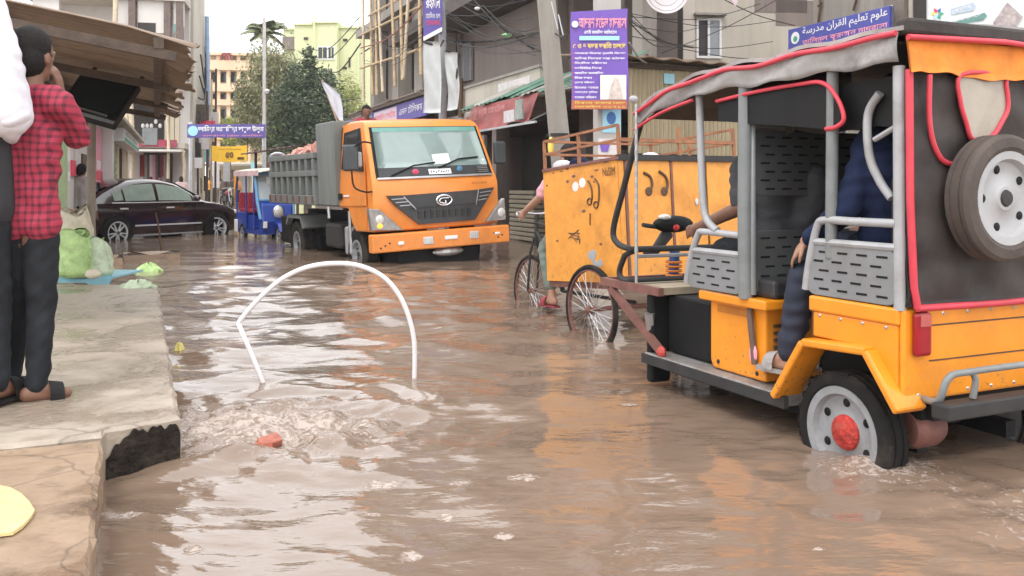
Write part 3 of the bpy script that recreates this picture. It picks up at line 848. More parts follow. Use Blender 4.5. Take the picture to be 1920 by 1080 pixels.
# --- shops under the eaves
fr = rline(8.6, 34.5)
T = thing('shop_row', 'row of dark open shops under the eaves behind the orange truck', 'building', fr.o, fr.rz)
xe = lx(fr, 1120)
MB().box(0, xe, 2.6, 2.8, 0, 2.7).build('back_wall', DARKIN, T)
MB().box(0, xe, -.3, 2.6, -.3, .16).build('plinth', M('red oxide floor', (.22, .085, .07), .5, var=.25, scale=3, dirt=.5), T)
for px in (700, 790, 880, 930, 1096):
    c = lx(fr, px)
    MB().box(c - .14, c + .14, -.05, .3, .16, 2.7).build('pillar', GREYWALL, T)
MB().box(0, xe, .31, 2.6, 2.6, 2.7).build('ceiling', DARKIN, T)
for k in range(7):
    MB().box(xe - 4.3 + .55 * k, xe - 3.95 + .55 * k, 1.8, 2.5, .17, .7 + .22 * (k % 3)).build('shelf_goods', (BROWNC, GREYC, DGREY)[k % 3], T)
c = lx(fr, 924)
for px in (899, 912): 
    c = lx(fr, px); MB().box(c - .05, c + .1, -.1, -.02, 1.2, 2.4).build('door_leaf', GREYWALL, T)
fr2 = rline(7.9, 30)
a = fr2.on_y(955, 440); w = fr2.on_y(1001, 440).x - a.x
T = thing('slab_stack', 'waist high stack of beige ribbed slabs standing beside the shop door', 'stack', fr2.w(a.x, 0, .0), fr2.rz)
for k in range(11):
    j = rnd.uniform(-.03, .03)
    MB().box(j, w + j, 0, .5, .02 + k * .095, .095 + k * .095).build('slab', M('beige slab', (.30, .26, .19), .8, var=.15, scale=4, dirt=.3) if k == 0 else bpy.data.materials['beige slab'], T, bevel=.012)

# --- green tin eave
frg = rline(7.3, 30)
xs, xe = frg.on_y(866, 205).x, frg.on_y(1110, 150).x
T = thing('tin_eave', 'buckled green tin eave over the shop beside the leaning pole', 'eave', frg.w(xs, 0, 0), frg.rz)
W_ = xe - xs; n = 9
for k in range(n):
    x0 = k * W_ / n; wv = W_ / n * 1.04; dz = rnd.uniform(-.035, .035); t2 = rnd.uniform(-.05, .05)
    MB().sheet(lambda u, v: (x0 + wv * u, -.05 + 1.1 * v + (.05 * math.sin(x0 * 3) if v == 0 else 0), 2.87 + .5 * v + dz + t2 * u * (1 - v) + .014 * math.sin(u * 18)), 12, 3, (0, 0, .012)).build('tin_sheet', TINGREEN if k % 4 != 1 else M('bare tin', (.4, .37, .33), .5, metal=.3, var=.2, dirt=.5), T)
MB().beam((0, .35, 2.98), (W_, .35, 2.98), .07, .07).build('purlin', WOOD, T)
MB().beam((0, .02, 2.83), (W_, .02, 2.83), .04, .06).build('eave_beam', M('pale eave timber', (.36, .36, .30), .8, var=.25), T)
for k in range(5):
    MB().beam((W_ * k / 4, -.02, 2.84), (W_ * k / 4, 1.05, 3.3), .05, .07).build('rafter', WOOD, T)
# --- rusty eave with the blue fascia
frg = rline(7.5, 36)
xs, xe = frg.on_y(652, 208).x, frg.on_y(806, 160).x
T = thing('rusty_eave', 'thin rusty tin eave under the bamboo scaffold', 'eave', frg.w(xs, 0, 0), frg.rz)
W_ = xe - xs
for k in range(8):
    x0 = k * W_ / 8; wv = W_ / 8 * 1.03
    MB().sheet(lambda u, v: (x0 + wv * u, 1.1 * v, 3.68 + .22 * v + .015 * math.sin(u * 25) + .02 * math.sin(k * 2)), 12, 2, (0, 0, .012)).build('tin_sheet', TIN, T)
MB().beam((0, .05, 3.62), (W_, .05, 3.62), .06, .10).build('eave_beam', WOOD, T)
frf = rline(7.62, 36)
a, c = frf.on_y(646, 226), frf.on_y(797, 215)
T = thing('fascia_sign', 'long blue and purple shop fascia sign with white lettering above the truck bed', 'sign', frf.w(a.x, 0, 3.02), frf.rz)
W_ = c.x - a.x
MB().box(0, W_, 0, .08, 0, .52).build('board', NAVYS, T)
MB().box(.1, W_ * .42, -.012, -.002, .08, .46).build('teal_panel', M('teal print', (.10, .28, .36), .5, var=.1), T)
MB().box(W_ * .45, W_ * .72, -.012, -.002, .04, .48).build('pale_panel', M('pale pink print', (.62, .5, .56), .6, var=.1), T)
text(bn('মেসার্স ট্রেডার্স'.replace('্', '')), W_ * .04, W_ * .4, .2, .42, -.016, WPRINT, T)
text(bn('মোবাইল সেনটার'), W_ * .46, W_ * .71, .16, .42, -.016, PRED, T)
text(bn('এনড টেলিকম'), W_ * .75, W_ * .98, .18, .42, -.016, WPRINT, T)
MB().box(W_ * .04, W_ * .4, -.016, -.013, .1, .14).build('red_rule', PRED, T)

# --- red shop canopy 
frc = rline(7.25, 30)
a, c = frc.on_y(885, 245), frc.on_y(1012, 178)
T = thing('shop_canopy', 'faded red canopy banner hanging below the green eave', 'canopy', frc.w(a.x, 0, 0), frc.rz)
W_ = frc.on_y(1012, 210).x - a.x
redb = M('faded red banner', (.27, .06, .055), .6, var=.3, scale=3, dirt=.45, dirtcol=(.45, .25, .2))
for k in range(3):
    MB().sheet(lambda u, v: (W_ * (k + u) / 3, .0 + .02 * math.sin((k + u) * 7 + v * 3) - .25 * (1 - v), 2.28 + .56 * v + (.05 * math.sin(u * 3.1) if v == 0 and k == 2 else 0)), 8, 4, (0, .01, 0)).build('banner_panel', redb, T)
MB().box(W_ * .12, W_ * .3, -.29, -.27, 2.5, 2.6).build('faded_print', M('faded print', (.34, .13, .11), .7, var=.3), T)
MB().box(W_ * .72, W_ * .86, -.30, -.27, 2.34, 2.56).build('white_patch', PAPER, T)
MB().box(W_ * .88, W_ * .97, -.30, -.27, 2.36, 2.72).build('pale_patch', M('greyish patch', (.30, .33, .30), .7, var=.3), T)
text(bn('ভাই ভাই হোটেল'), W_ * .1, W_ * .66, 2.6, 2.76, -.19, M('faded pink', (.55, .25, .24), .6), T)
MB().beam((-.1, -.28, 2.26), (W_ + .45, -.28, 2.27), .04, .04).build('canopy_bar', STEEL, T)
for x in (.05, W_ - .1): MB().tube([(x, -.26, 2.28), (x + .1, .9, 2.82)], .018, 6).build('stay', STEEL, T)

# --- corrugated shed
p0 = P(1178, 348, 14.0); frs = Frame((p0.x, p0.y), (1, .42))
T = thing('corrugated_shed', 'dull yellow corrugated tin shed behind the orange cargo rickshaw', 'shed', (p0.x, p0.y, 0), frs.rz)
zt = frs.on_y(1182, 116).z
for k in range(8):
    x0 = k * .72; dz = rnd.uniform(-.02, .02)
    tilt = rnd.uniform(-.01, .01)
    if k < 4 or True:
        z0 = 1.66 if k < 3 else 1.62
        MB().sheet(lambda u, v: (x0 + .735 * u, .018 * math.sin(u * 2 * math.pi * 9) + tilt, z0 + dz + (zt - z0) * v), 72, 1, (0, .006, 0)).build('tin_panel', TINSHED, T, smooth=80)
MB().box(-.1, 5.9, .12, .2, -.2, 1.72).build('back_wall', DARKIN, T)
MB().sheet(lambda u, v: (-.35 + 6.3 * u, -.35 + 2.6 * v, zt + .03 - .1 * u + .35 * v + .02 * math.sin(u * 90)), 140, 2, (0, 0, .02)).build('roof', TIN, T)
MB().box(-.2, 5.8, -.06, -.02, zt - .1, zt - .02).build('roof_beam', WOOD, T)
MB().box(-.1, 5.7, .06, .1, 1.5, 1.62).build('lower_beam', WOOD, T)
a, c = frs.on_y(1243, 138), frs.on_y(1262, 158)
MB().box(a.x, c.x, -.04, -.025, c.z, a.z).build('notice', PCYAN, T)

# --- plastered building with the white window
p0 = P(1282, 348, 24.0); frw = Frame((p0.x, p0.y), (1, .12))
T = thing('plastered_building', 'pale beige plastered building with one white sliding window', 'building', (p0.x, p0.y, 0), frw.rz)
xe = frw.on_y(1570, 100).x
MB().box(0, xe, 0, .75, 0, 12).box(.6, xe, .75, 8, 0, 12).build('wall', CONCL, T)
MB().box(-.02, .3, -.03, .1, 0, 12).build('corner_strip', M('lighter plaster', (.56, .5, .44), .85, var=.08, scale=1.5, dirt=.3, dirtcol=(.4, .35, .3), streak=True), T)
a, c = frw.on_y(1305, 34), frw.on_y(1352, 110)
WF = MB().box(a.x, a.x + .06, -.05, .02, c.z, a.z).box(c.x - .06, c.x, -.05, .02, c.z, a.z).box(a.x + .06, c.x - .06, -.05, .02, a.z - .06, a.z).box(a.x + .06, c.x - .06, -.05, .02, c.z, c.z + .06).build('window', WHITE, T)
mx_ = (a.x + c.x) / 2 - .01
MB().box(mx_ - .03, mx_ + .03, -.06, .02, c.z + .06, a.z - .06).build('window_bar', WHITE, WF)
MB().box(a.x + .06, mx_ - .03, -.02, -.004, c.z + .06, a.z - .06).build('pane', M('dark fly screen', (.05, .04, .045), .7, var=.3, scale=50), WF, label='dark left half of the sliding window')
MB().box(mx_ + .03, c.x - .06, -.03, -.004, c.z + .06, a.z - .06).build('pane', M('frosted pane', (.30, .33, .36), .25, var=.08), WF, label='grey blue right half of the sliding window')
MB().box(a.x - .08, c.x + .1, -.2, -.002, a.z + .06, a.z + .12).build('lintel_ledge', CONC, T)
for z, xx in ((a.z + .9, 2), (a.z + .55, 2.6)):
    MB().box(xx, xx + 1.5, -.012, -.002, z - .7, z).build('plaster_patch', GREYWALL, T)

# --- stained building at the right with the school sign and the billboard
frr = rline(11.7, 15.4)
T = thing('stained_building', 'grey brown rain stained building behind the blue school sign', 'building', frr.o, frr.rz)
MB().box(0, 6.5, 0, 5, 0, 10).build('wall', CONC, T)
a, c = frr.on_y(1668, 60), frr.on_y(1706, 60)
MB().box(a.x, c.x, -.12, -.004, 0, 9).build('pilaster', GREYWALL, T)
a, c = frr.on_y(1708, 0), frr.on_y(1740, 48)
W1 = MB().box(a.x, a.x + 1.0, -.02, -.004, c.z, c.z + 1.4).build('window', DARKIN, T)
MB().box(a.x, a.x + .06, -.05, -.02, c.z, c.z + 1.4).box(a.x - .05, a.x + 1.05, -.1, -.02, c.z - .08, c.z).build('window_frame', CONCL, W1)
for px, y0, y1 in ((1532, -40, 60), (1600, -30, 20), (1534, 0, 12)):
    p, q = frr.on_y(px, y1, -.05), frr.on_y(px + 4, y0, -.05)
    MB().tube([p, p.lerp(q, .5) + Vector((.06, 0, 0)), q], .02, 6).build('drain_pipe', PDARK, T)
frs2 = rline(11.3, 16.0)
a, c = frs2.on_y(1478, 98), frs2.on_y(1668, 58)
T = thing('school_sign', 'blue school sign with white Arabic and pink Bengali lettering', 'sign', frs2.w(a.x, 0, 3.49), frs2.rz)
W_ = c.x - a.x; Hs = .37
MB().box(0, W_, 0, .05, 0, Hs).build('board', M('blue sign print', (.075, .085, .36), .45, var=.06), T)
MB().box(-.015, W_ + .015, .05, .07, -.015, Hs + .015).build('frame', STEEL, T)
text(ar('علوم تعليم القران مدرسة'), W_ * .16, W_ * .985, Hs * .47, Hs * .96, -.004, WPRINT, T, bold=.012)
text(bn('তালিমুল কুরআন মাদরাসা'), W_ * .16, W_ * .985, Hs * .05, Hs * .43, -.004, PPINK, T, bold=.015)
MB().lathe([(.001, -.006), (.105, -.006), (.105, -.003), (.001, -.003)], (W_ * .08, 0, Hs * .55), 'y', 24).build('emblem', WPRINT, T)
MB().lathe([(.001, -.009), (.05, -.009), (.05, -.007), (.001, -.007)], (W_ * .083, 0, Hs * .5), 'y', 18).build('emblem', PGREEN, T)
for x in (.3, W_ - .3): MB().box(x - .02, x + .02, .07, .42, Hs * .4, Hs * .4 + .04).build('bracket', STEEL, T)

p0 = P(1741, 348, 11.2); frb = Frame((p0.x, p0.y), (1, -.06))
T = thing('billboard', 'white billboard with slanted green and blue ribbons and a diamond photo', 'billboard', (p0.x, p0.y, 0), frb.rz)
MB().box(0, 2.6, 0, .06, 2.75, 4.4).build('board', M('white billboard print', (.66, .70, .70), .5, var=.04), T)
def bb(x, y): q = frb.on_y(x, y); return (q.x, q.z)
for pts, m_, nm in (([(1783, 17), (1823, 5), (1829, 12), (1824, 20), (1783, 28)], M('grey blue ribbon', (.42, .52, .62), .5), 'ribbon'), ([(1768, 47), (1845, 24), (1850, 30), (1843, 38), (1772, 51)], M('grey green ribbon', (.12, .26, .24), .5), 'ribbon'), ([(1778, 56), (1830, 46), (1842, 54), (1806, 62), (1790, 58)], M('blue ribbon', (.12, .36, .5), .5), 'ribbon'), ([(1862, 42), (1888, 5), (1917, 32), (1892, 71)], M('diamond photo', (.42, .36, .36), .5, var=.35, scale=18), 'diamond_photo')):
    MB().prism([bb(*p) for p in pts], 'y', -.012, -.003).build(nm, m_, T)
for k in range(6):
    an = k * math.pi / 3; cx, cz = bb(1757, 26)
    d1 = Vector((math.cos(an), 0, math.sin(an))); d2 = Vector((-d1.z, 0, d1.x)); c0 = Vector((cx, -.012, cz))
    MB().add([c0 + d1 * .015, c0 + d1 * .04 + d2 * .022, c0 + d1 * .085, c0 + d1 * .04 - d2 * .022], [(0, 1, 2, 3)]).build('petal', (PGREEN, PBLUE, PRED, PYEL, PCYAN, PGREEN)[k], T)
a = bb(1778, 45); c = bb(1838, 31)
mr_ = Matrix.Rotation(0, 4, 'Y')
text(bn('ভরতি চলছে'), 0, .42, 0, .06, 0, WPRINT, T, M4=Matrix.Translation((a[0], -.016, a[1])) @ Matrix.Rotation(-math.atan2(c[1] - a[1], c[0] - a[0]), 4, 'Y'))
a = bb(1788, 25); c = bb(1820, 15)
text(bn('আবাসিক'), 0, .22, 0, .055, 0, WPRINT, T, M4=Matrix.Translation((a[0], -.016, a[1])) @ Matrix.Rotation(-math.atan2(c[1] - a[1], c[0] - a[0]), 4, 'Y'))
MB().box(.2, .3, .06, .16, -.2, 4.3).box(2.2, 2.3, .06, .16, -.2, 4.3).build('post', DGREY, T)

# --- concrete pillar with the purple board
p0 = P(1138, 348, 12.4)
T = thing('concrete_pillar', 'square whitish concrete pillar pasted with posters, carrying the purple board', 'pillar', (p0.x, p0.y, 0), math.radians(6))
MB().box(-.165, .165, -.165, .165, -.3, 7.5).build('shaft', M('whitish concrete', (.46, .43, .40), .85, var=.1, scale=2, dirt=.4, dirtcol=(.25, .22, .2), bump=.2, streak=True), T, bevel=.012)
for k, (x0, x1_, z0, z1, m_) in enumerate(((-.10, .16, 1.88, 2.26, PCYAN), (-.16, .15, 1.52, 1.80, PAPER), (-.15, .16, 1.25, 1.5, WPRINT), (-.14, .12, 1.0, 1.24, PAPER))):
    MB().sheet(lambda u, v: (x0 + (x1_ - x0) * u, -.172 - .006 * math.sin(u * 5 + k), z0 + (z1 - z0) * v), 5, 3, (0, -.004, 0)).build('poster', m_, T)
MB().prism([(-.14, 1.72), (.0, 1.72), (-.03, 1.62), (-.12, 1.62)], 'y', -.195, -.186).build('poster_print', PURPLE, T)
MB().ball((.02, -.178, 2.08), (.07, .012, .09), 10, 6).build('poster_print', PBLUE, T)
pa, pb = P(1071, 205, 12.0), P(1177, 22, 12.0)
T = thing('purple_board', 'tall purple notice board crowded with white and pink Bengali lines', 'sign', (pa.x, 12.0, pa.z), 0)
W_, Hs = pb.x - pa.x, pb.z - pa.z
sh_ = .012
pu = MB(); pu.sheet(lambda u, v: (W_ * u + .01 * math.sin(v * 6), .012 * math.sin(u * 3 + v * 2), Hs * v * (1 + .03 * u - .0) - 0), 8, 8, (0, .02, 0))
pu.build('board', PURPLE, T)
def sx(px): return (px - 1071) / 106 * W_
def sz(py): return (205 - py) / 183 * Hs
MB().box(.005, W_ - .01, -.022, -.016, 0, sz(188)).build('footer_band', BROWNS, T)
text(bn('আদরশ মডেল মাদরাসা'), sx(1085), sx(1174), sz(54), sz(28), -.024, PPINK, T, bold=.02)
text(bn('একটি আবাসিক পরতিষঠান'), sx(1095), sx(1156), sz(64), sz(56), -.024, WPRINT, T, bold=.02)
MB().box(sx(1086), sx(1161), -.024, -.018, sz(76), sz(68)).build('pale_bar', PCYAN, T)
text(bn('৫ ও ৭ বছর ভরতি চলছে'), sx(1074), sx(1173), sz(92), sz(79), -.024, PYEL, T, bold=.02)
for k, (s, xe_) in enumerate((('নাজেরা হিফজ নুরানী বিভাগ', 1173), ('অভিজ শিকষক দারা পাঠদান', 1171), ('নিয়মিত পরীকষা', 1138), ('কমপিউটার শিকষা', 1128), ('আবাসিক অনাবাসিক', 1131), ('নিজ ভবন', 1110), ('সুনদর পরিবেশ', 1114), ('উননত খাবার', 1122), ('যাতায়াত সুবিধা', 1120), ('মনোরম পরিবেশ', 1118))):
    z_ = sz(103 + k * 9.1)
    text(bn(s), sx(1077), sx(xe_), z_, z_ + .038, -.024, WPRINT, T, bold=.02)
    MB().ball((sx(1074), -.022, z_ + .018), (.01, .005, .01), 8, 5).build('bullet', PRED, T)
MB().box(sx(1125), sx(1174), -.024, -.018, sz(187), sz(141)).build('photo', M('pale photo print', (.70, .68, .62), .6, var=.1, scale=10), T)
MB().prism([(sx(1140), sz(186)), (sx(1146), sz(160)), (sx(1152), sz(145)), (sx(1160), sz(150)), (sx(1165), sz(170)), (sx(1168), sz(186))], 'y', -.028, -.0245).build('photo_print', M('photo figure', (.55, .46, .42), .6, var=.3, scale=14), T)
for k, s in enumerate(('ঠিকানা বাজার রোড', 'মোবাইল ০১৭১১')):
    text(bn(s), sx(1077), sx(1172), sz(195 + 7.5 * k), sz(190 + 7.5 * k), -.026, PYEL, T)
MB().lathe([(.001, -.026), (.045, -.026), (.045, -.02), (.001, -.02)], (sx(1078), 0, sz(46)), 'y', 18).build('emblem', WPRINT, T)
for z in (.25, Hs - .2): MB().box(W_ * .35, W_ * .7, .03, .24, z, z + .05).build('bracket', STEEL, T)

# --- leaning concrete pole
p1, p2 = P(1051, 285, 14), P(1024, 0, 14)
d = (p2 - p1) / (p2.z - p1.z)
b0, tp = p1 + d * (-.3 - p1.z), p1 + d * (8.5 - p1.z)
T = thing('utility_pole', 'tapered square concrete utility pole leaning to the left over the cargo rickshaw', 'pole', (b0.x, b0.y, -.3))
for nm, (w0, w1) in (('shaft', (.175, .105)),):
    mb = MB(); dv = tp - b0; n_ = 10
    for k in range(n_ + 1):
        u = k / n_; w = w0 + (w1 - w0) * u; c = dv * u
        mb.v += [(c.x - w, c.y - w * .8, c.z), (c.x - w * .25, c.y - w * .66, c.z), (c.x + w * .25, c.y - w * .66, c.z), (c.x + w, c.y - w * .8, c.z), (c.x + w, c.y + w * .8, c.z), (c.x - w, c.y + w * .8, c.z)]
    for k in range(n_):
        for j in range(6): mb.f.append((k * 6 + j, k * 6 + (j + 1) % 6, k * 6 + 6 + (j + 1) % 6, k * 6 + 6 + j))
    mb.build(nm, CONC, T)
q = p1 + d * (1.95 - p1.z) - b0
MB().lathe([(.19, -.02), (.19, .02)], (q.x, q.y, q.z), 'z', 8).build('band', CABLE, T)
for (pa_, pb_) in (((1034, 3), (1046, 55)), ((1047, 27), (1056, 66))):
    MB().tube([P(*pa_, 13.8) - b0 - Vector((0, 0, 0)), P(*pb_, 13.8) - b0], .012, 5).build('loose_wire', STEEL, T)
yb = P(1033, 275, 13.4)
o = MB().ball(yb, (.05, .04, .15), 10, 8).build('plastic_bag', PYEL, None, smooth=180); tag(o, 'small yellow plastic bag hanging beside the leaning pole', 'bag')

# --- slim pole with the vertical banner and torn white sheets
p0 = P(830, 348, 19.0)
T = thing('banner_pole', 'slim grey pole rising behind the truck cab between the torn white sheets', 'pole', (p0.x, p0.y, -.3))
MB().tube([(0, 0, 0), (0, 0, 4), (-.02, 0, 8)], [.09, .085, .07], 10).build('shaft', LGREY, T, smooth=60)
a, c = P(794, 72, 18.8), P(829, -40, 18.8)
T = thing('vertical_sign', 'narrow blue vertical sign with white and red lettering on the slim pole', 'sign', (a.x, 18.8, a.z), 0)
W_, Hs = c.x - a.x, c.z - a.z
MB().prism([(0, .0), (W_, .12), (W_, Hs), (0, Hs)], 'y', 0, .04).build('board', NAVYS, T)
MB().prism([(0, .03), (W_, .24), (W_, .15), (0, -.06)], 'y', -.02, -.003).build('white_strip', WPRINT, T)
text(bn('রহমান'), .05, W_ - .04, .62, .88, -.008, WPRINT, T, bold=.02)
text(bn('হোমিও হল'), .05, W_ - .04, .42, .56, -.008, WPRINT, T)
text(bn('চেমবার'), .05, W_ - .04, .28, .38, -.008, PRED, T)
T = thing('torn_banner', 'torn white plastic banner sheets sagging from a bent frame on the slim pole', 'banner', (0, 18.7, 0), 0)
def bp3(x, y, dy=0): q_ = P(x, y, 18.7); return Vector((q_.x, dy, q_.z))
wb = M('dull white banner', (.56, .58, .575), .5, var=.08, scale=3, dirt=.3, bump=.3, bscale=4)
for nm, cs_ in (('left_sheet', ((794, 212), (827, 212), (827, 80), (794, 76))), ('right_sheet', ((838, 208), (858, 205), (861, 100), (836, 96)))):
    a0, a1, a2, a3 = [bp3(*q_) for q_ in cs_]
    MB().sheet(lambda u, v: (a0.lerp(a1, u)).lerp(a3.lerp(a2, u), v) + Vector((.03 * math.sin(v * 5) * (1 if nm[0] == 'r' else .3), .07 * math.sin(u * 4 + v * 7) - .05, 0)), 10, 14, (0, .008, 0)).build('sheet', wb, T, smooth=180)
MB().tube([bp3(793, 78), bp3(825, 88), bp3(832, 75)], .025, 6).build('bent_frame', DGREY, T)
MB().tube([bp3(835, 95), bp3(861, 102), bp3(855, 150)], .02, 6).build('bent_frame', DGREY, T)
MB().tube([bp3(794, 150), bp3(826, 150)], .014, 6).build('cross_bar', STEEL, T)

# ------------------------------------------------------------------ LEFT SIDE of the street
frl = Frame((-1.844 - .372 * 12.4, 12.4), (-.372, 1))
T = thing('shop_row', 'row of low white shops with posters and green shutters on the left behind the car', 'building', frl.o, frl.rz)
MB().box(-.6, 20, .0, 4, -.3, 2.62).build('wall', WHITEW, T)
def lq(px, py): return frl.on_y(px, py)
x0, x1 = lq(101, 300).x, lq(107, 300).x
MB().box(x0, x1, -.14, -.01, -.3, 2.5).build('green_post', M('pale green post', (.34, .45, .25), .7, var=.15), T)
for k, (pa_, pb_, m_) in enumerate((((112, 250), (128, 340), WPRINT), ((113, 300), (127, 322), PAPER), ((131, 300), (138, 330), PRED), ((139, 262), (147, 330), PAPER), ((150, 288), (163, 312), PDARK), ((174, 236), (187, 342), PPINK), ((177, 300), (184, 318), WPRINT), ((175, 320), (187, 338), PRED))):
    a, c = lq(*pa_), lq(*pb_)
    MB().box(a.x, c.x, -.03 - .004 * k, -.005, c.z, a.z).build('poster', m_, T)
a, c = lq(188, 348), lq(192, 348); MB().box(a.x, c.x, -.25, -.005, -.3, 2.62).build('pillar', WHITEW, T)
a, c = lq(199.5, 265), lq(212, 348)
sh = MB().box(a.x, c.x, -.06, -.005, -.3, a.z).build('green_shutter', M('green shutter', (.17, .24, .07), .6, var=.15), T)
for k in range(12): MB().box(a.x, c.x, -.09, -.062, .1 + k * .18, .2 + k * .18).build('slat', bpy.data.materials['green shutter'], sh)
a, c = lq(193, 300), lq(199, 340)
for k in range(14): MB().box(a.x, c.x, -.08, -.005, .0 + k * .16, .13 + k * .16).build('tile', WHITEW, T)
for px in (214, 220, 226, 232): 
    a = lq(px, 300); MB().box(a.x - .1, a.x + .1, -.12, -.005, -.3, 2.2).build('column', WOOD if px == 220 else CREAM, T)
for k in range(3):
    a, c = lq(215 + 6 * k, 300), lq(219 + 6 * k, 300)
    MB().box(a.x, c.x, -.03, -.006, .2, 2.0).build('doorway', DARKIN, T)
a, c = lq(204, 244), lq(239, 268)
T2 = thing('shop_lintel_sign', 'white and green lintel sign above the green shutter', 'sign', frl.w(a.x, -.35, 2.28), frl.rz)
MB().box(0, c.x - a.x, 0, .3, 0, .34).build('board', WPRINT, T2)
MB().box(.2, c.x - a.x - .2, -.012, -.002, .03, .11).build('green_band', PGREEN, T2)
text(bn('মদিনা সটোর'), .5, (c.x - a.x) * .8, .14, .3, -.006, PGREEN, T2)
MB().box(-.6, 20, -.5, .0, 2.64, 2.72).build('roof_slab', CONCL, T)

# --- bamboo clad white building at the bend
p0 = P(345, 348, 36.0); frv = Frame((p0.x, p0.y), (1, .22))
T = thing('bamboo_clad_building', 'tall white building with brown columns and bamboo poles beyond the tin awning', 'building', (p0.x, p0.y, 0), frv.rz)
def vq(px, py, y=0): return frv.on_y(px, py, y)
XL = vq(40, 200).x
MB().box(XL, 0, 1.6, 6, 0, 14).build('wall', WHITEW, T)
for z in (2.65, 5.6, 8.6):
    MB().box(XL, .05, -.15, 1.6, z, z + .22).build('floor_slab', CONCL, T)
for (pa_, pb_) in (((216, 0), (246, 50)), ((258, 0), (312, 62)), ((325, 0), (344, 50)), ((250, 150), (290, 187)), ((60, 0), (110, 30))):
    a, c = vq(*pa_), vq(*pb_)
    MB().box(a.x, c.x, .05, .3, c.z, a.z + (3 if pa_[1] == 0 else 0)).build('panel', WHITEW, T)
a, c = vq(258, 42, .05), vq(292, 62, .05)
MB().box(a.x, c.x, .03, .05, c.z, a.z).build('window', DARKIN, T)
a, c = vq(325, 45), vq(341, 62)
MB().box(a.x, c.x, .0, .05, c.z, a.z).build('window', M('teal pane', (.2, .32, .3), .2), T)
for px in (248, 314, 337):
    c = vq(px, 100).x; MB().box(c - .13, c + .13, -.1, .2, 5.6, 14).build('column', M('brown column', (.17, .125, .11), .8, var=.2) if px == 248 else bpy.data.materials['brown column'], T)
a, c = vq(248, 188, 1.4), vq(306, 245, 1.4)
MB().box(a.x, c.x, 1.52, 1.6, c.z - .6, a.z).build('balcony_opening', DARKIN, T)
for px in (312, 322, 331): 
    c = vq(px, 230, 1.4).x; MB().box(c - .08, c + .08, 1.5, 1.58, 2.9, 5.5).build('pilaster', CREAM, T)
for k in range(5):
    a = vq(268 + 8 * k, 236 - (8 if k == 3 else 0), .9); MB().ball(a, (.07, .07, .1), 8, 6).build('pot', WHITE, T)
a, c = vq(240, 262), vq(333, 276)
MB().box(a.x, c.x, -.3, -.16, c.z, a.z).build('red_fascia', M('dark red fascia', (.34, .04, .08), .6, var=.1, dirt=.3, dirtcol=(.5, .4, .4)), T)
a, c = vq(268, 240, -.2), vq(296, 272, -.2)
MB().box(a.x, c.x, -.36, -.31, c.z, a.z).build('grey_shutter', GREYM, T)
a, c = vq(222, 281), vq(346, 286)
MB().box(a.x, c.x, -1.0, .2, c.z, a.z).build('shop_awning', WHITEW, T)
a, c = vq(256, 284), vq(312, 345)
MB().box(a.x, c.x, 1.45, 1.58, 0, a.z).build('shop_opening', DARKIN, T)
for k in range(9):
    a = vq(262 + 6 * k, 290, .6)
    MB().sheet(lambda u, v: (a.x + .18 * u, .6 + .03 * math.sin(u * 6 + k), a.z - .9 - .2 * (k % 3) + (.9 + .2 * (k % 3)) * v), 4, 2, (0, .02, 0)).build('hanging_garment', (REDC, GREYC, BROWNC, WHITEC, PINKC, DGREY)[k % 6], T)
for px, y0, y1 in ((216, 0, 42), (246, 150, 335), (236, 200, 240), (315, 200, 335), (345, 280, 340), (239, 210, 270)):
    p, q_ = vq(px, y1, -.5), vq(px - 3, y0 - (60 if y0 == 0 else 0), -.5)
    MB().tube([p, p.lerp(q_, .5) + Vector((.05, 0, 0)), q_], .10 if px in (216, 246) else .06, 7).build('bamboo_pole', PALEPOLE, T, smooth=60)
# street side of that building
MB().box(.002, .12, 1.9, 5.9, .1, 13.8).build('side_render', CONCL, T)
for k in range(10):
    MB().box(.12, .2 + .15 * (k % 3), 2.0 + .38 * k, 2.2 + .38 * k, .6 + (k * 1.7) % 5, 1.0 + (k * 1.7) % 5 + .3).build('wall_fitting', (PAPER, DGREY, WOOD, WHITEW)[k % 4], T)
MB().tube([(.3, 5.2, 3.2), (.3, 5.2, 9)], .10, 8).build('blue_pipe', M('pale blue pipe', (.28, .42, .62), .6, var=.2), T)
MB().tube([(.26, 5.8, 2), (.26, 5.8, 8.2)], .09, 8).build('purple_pipe', M('grey purple pipe', (.3, .26, .36), .6, var=.2), T)
for k in range(5): MB().tube(spline([(.2, 2 + .4 * k, 3 + k), (.35, 3 + .3 * k, 4.4 + .3 * k), (.2, 4.5 + .2 * k, 3.6 + k)], 5), .035, 5).build('cable', CABLE, T)
for k in range(8):
    y = 2.1 + .45 * k; z = 1.9 + (k * .83) % 2.2
    MB().box(.13, .45 + .22 * (k % 3), y, y + .05, z, z + .45 + .2 * (k % 2)).build('hanging_sign', (WPRINT, PAPER, PRED, PCYAN, CREAM, WHITEW, PGREEN, PAPER)[k], T)
for k in range(5):
    MB().tube([(.25 + .1 * k, 2.4 + .7 * k, -.2), (.2 + .12 * k, 2.5 + .7 * k, 4.2 + .6 * k)], .05, 7).build('leaning_pole', PALEPOLE if k % 2 else WOOD, T)
a = vq(232, 300)
T = thing('blue_tarpaulin', 'blue tarpaulin slanting over the shop doorway of the bamboo clad building', 'tarpaulin', (p0.x, p0.y, 0), frv.rz)
q1, q2, q3, q4 = vq(226, 318, -.6), vq(243, 285, -.6), vq(247, 288, .8), vq(228, 318, .8)
MB().sheet(lambda u, v: q1.lerp(q2, v).lerp(q4.lerp(q3, v), u), 4, 4, (.02, 0, .02)).build('cloth', M('blue tarpaulin cloth', (.06, .16, .45), .5, var=.2), T)

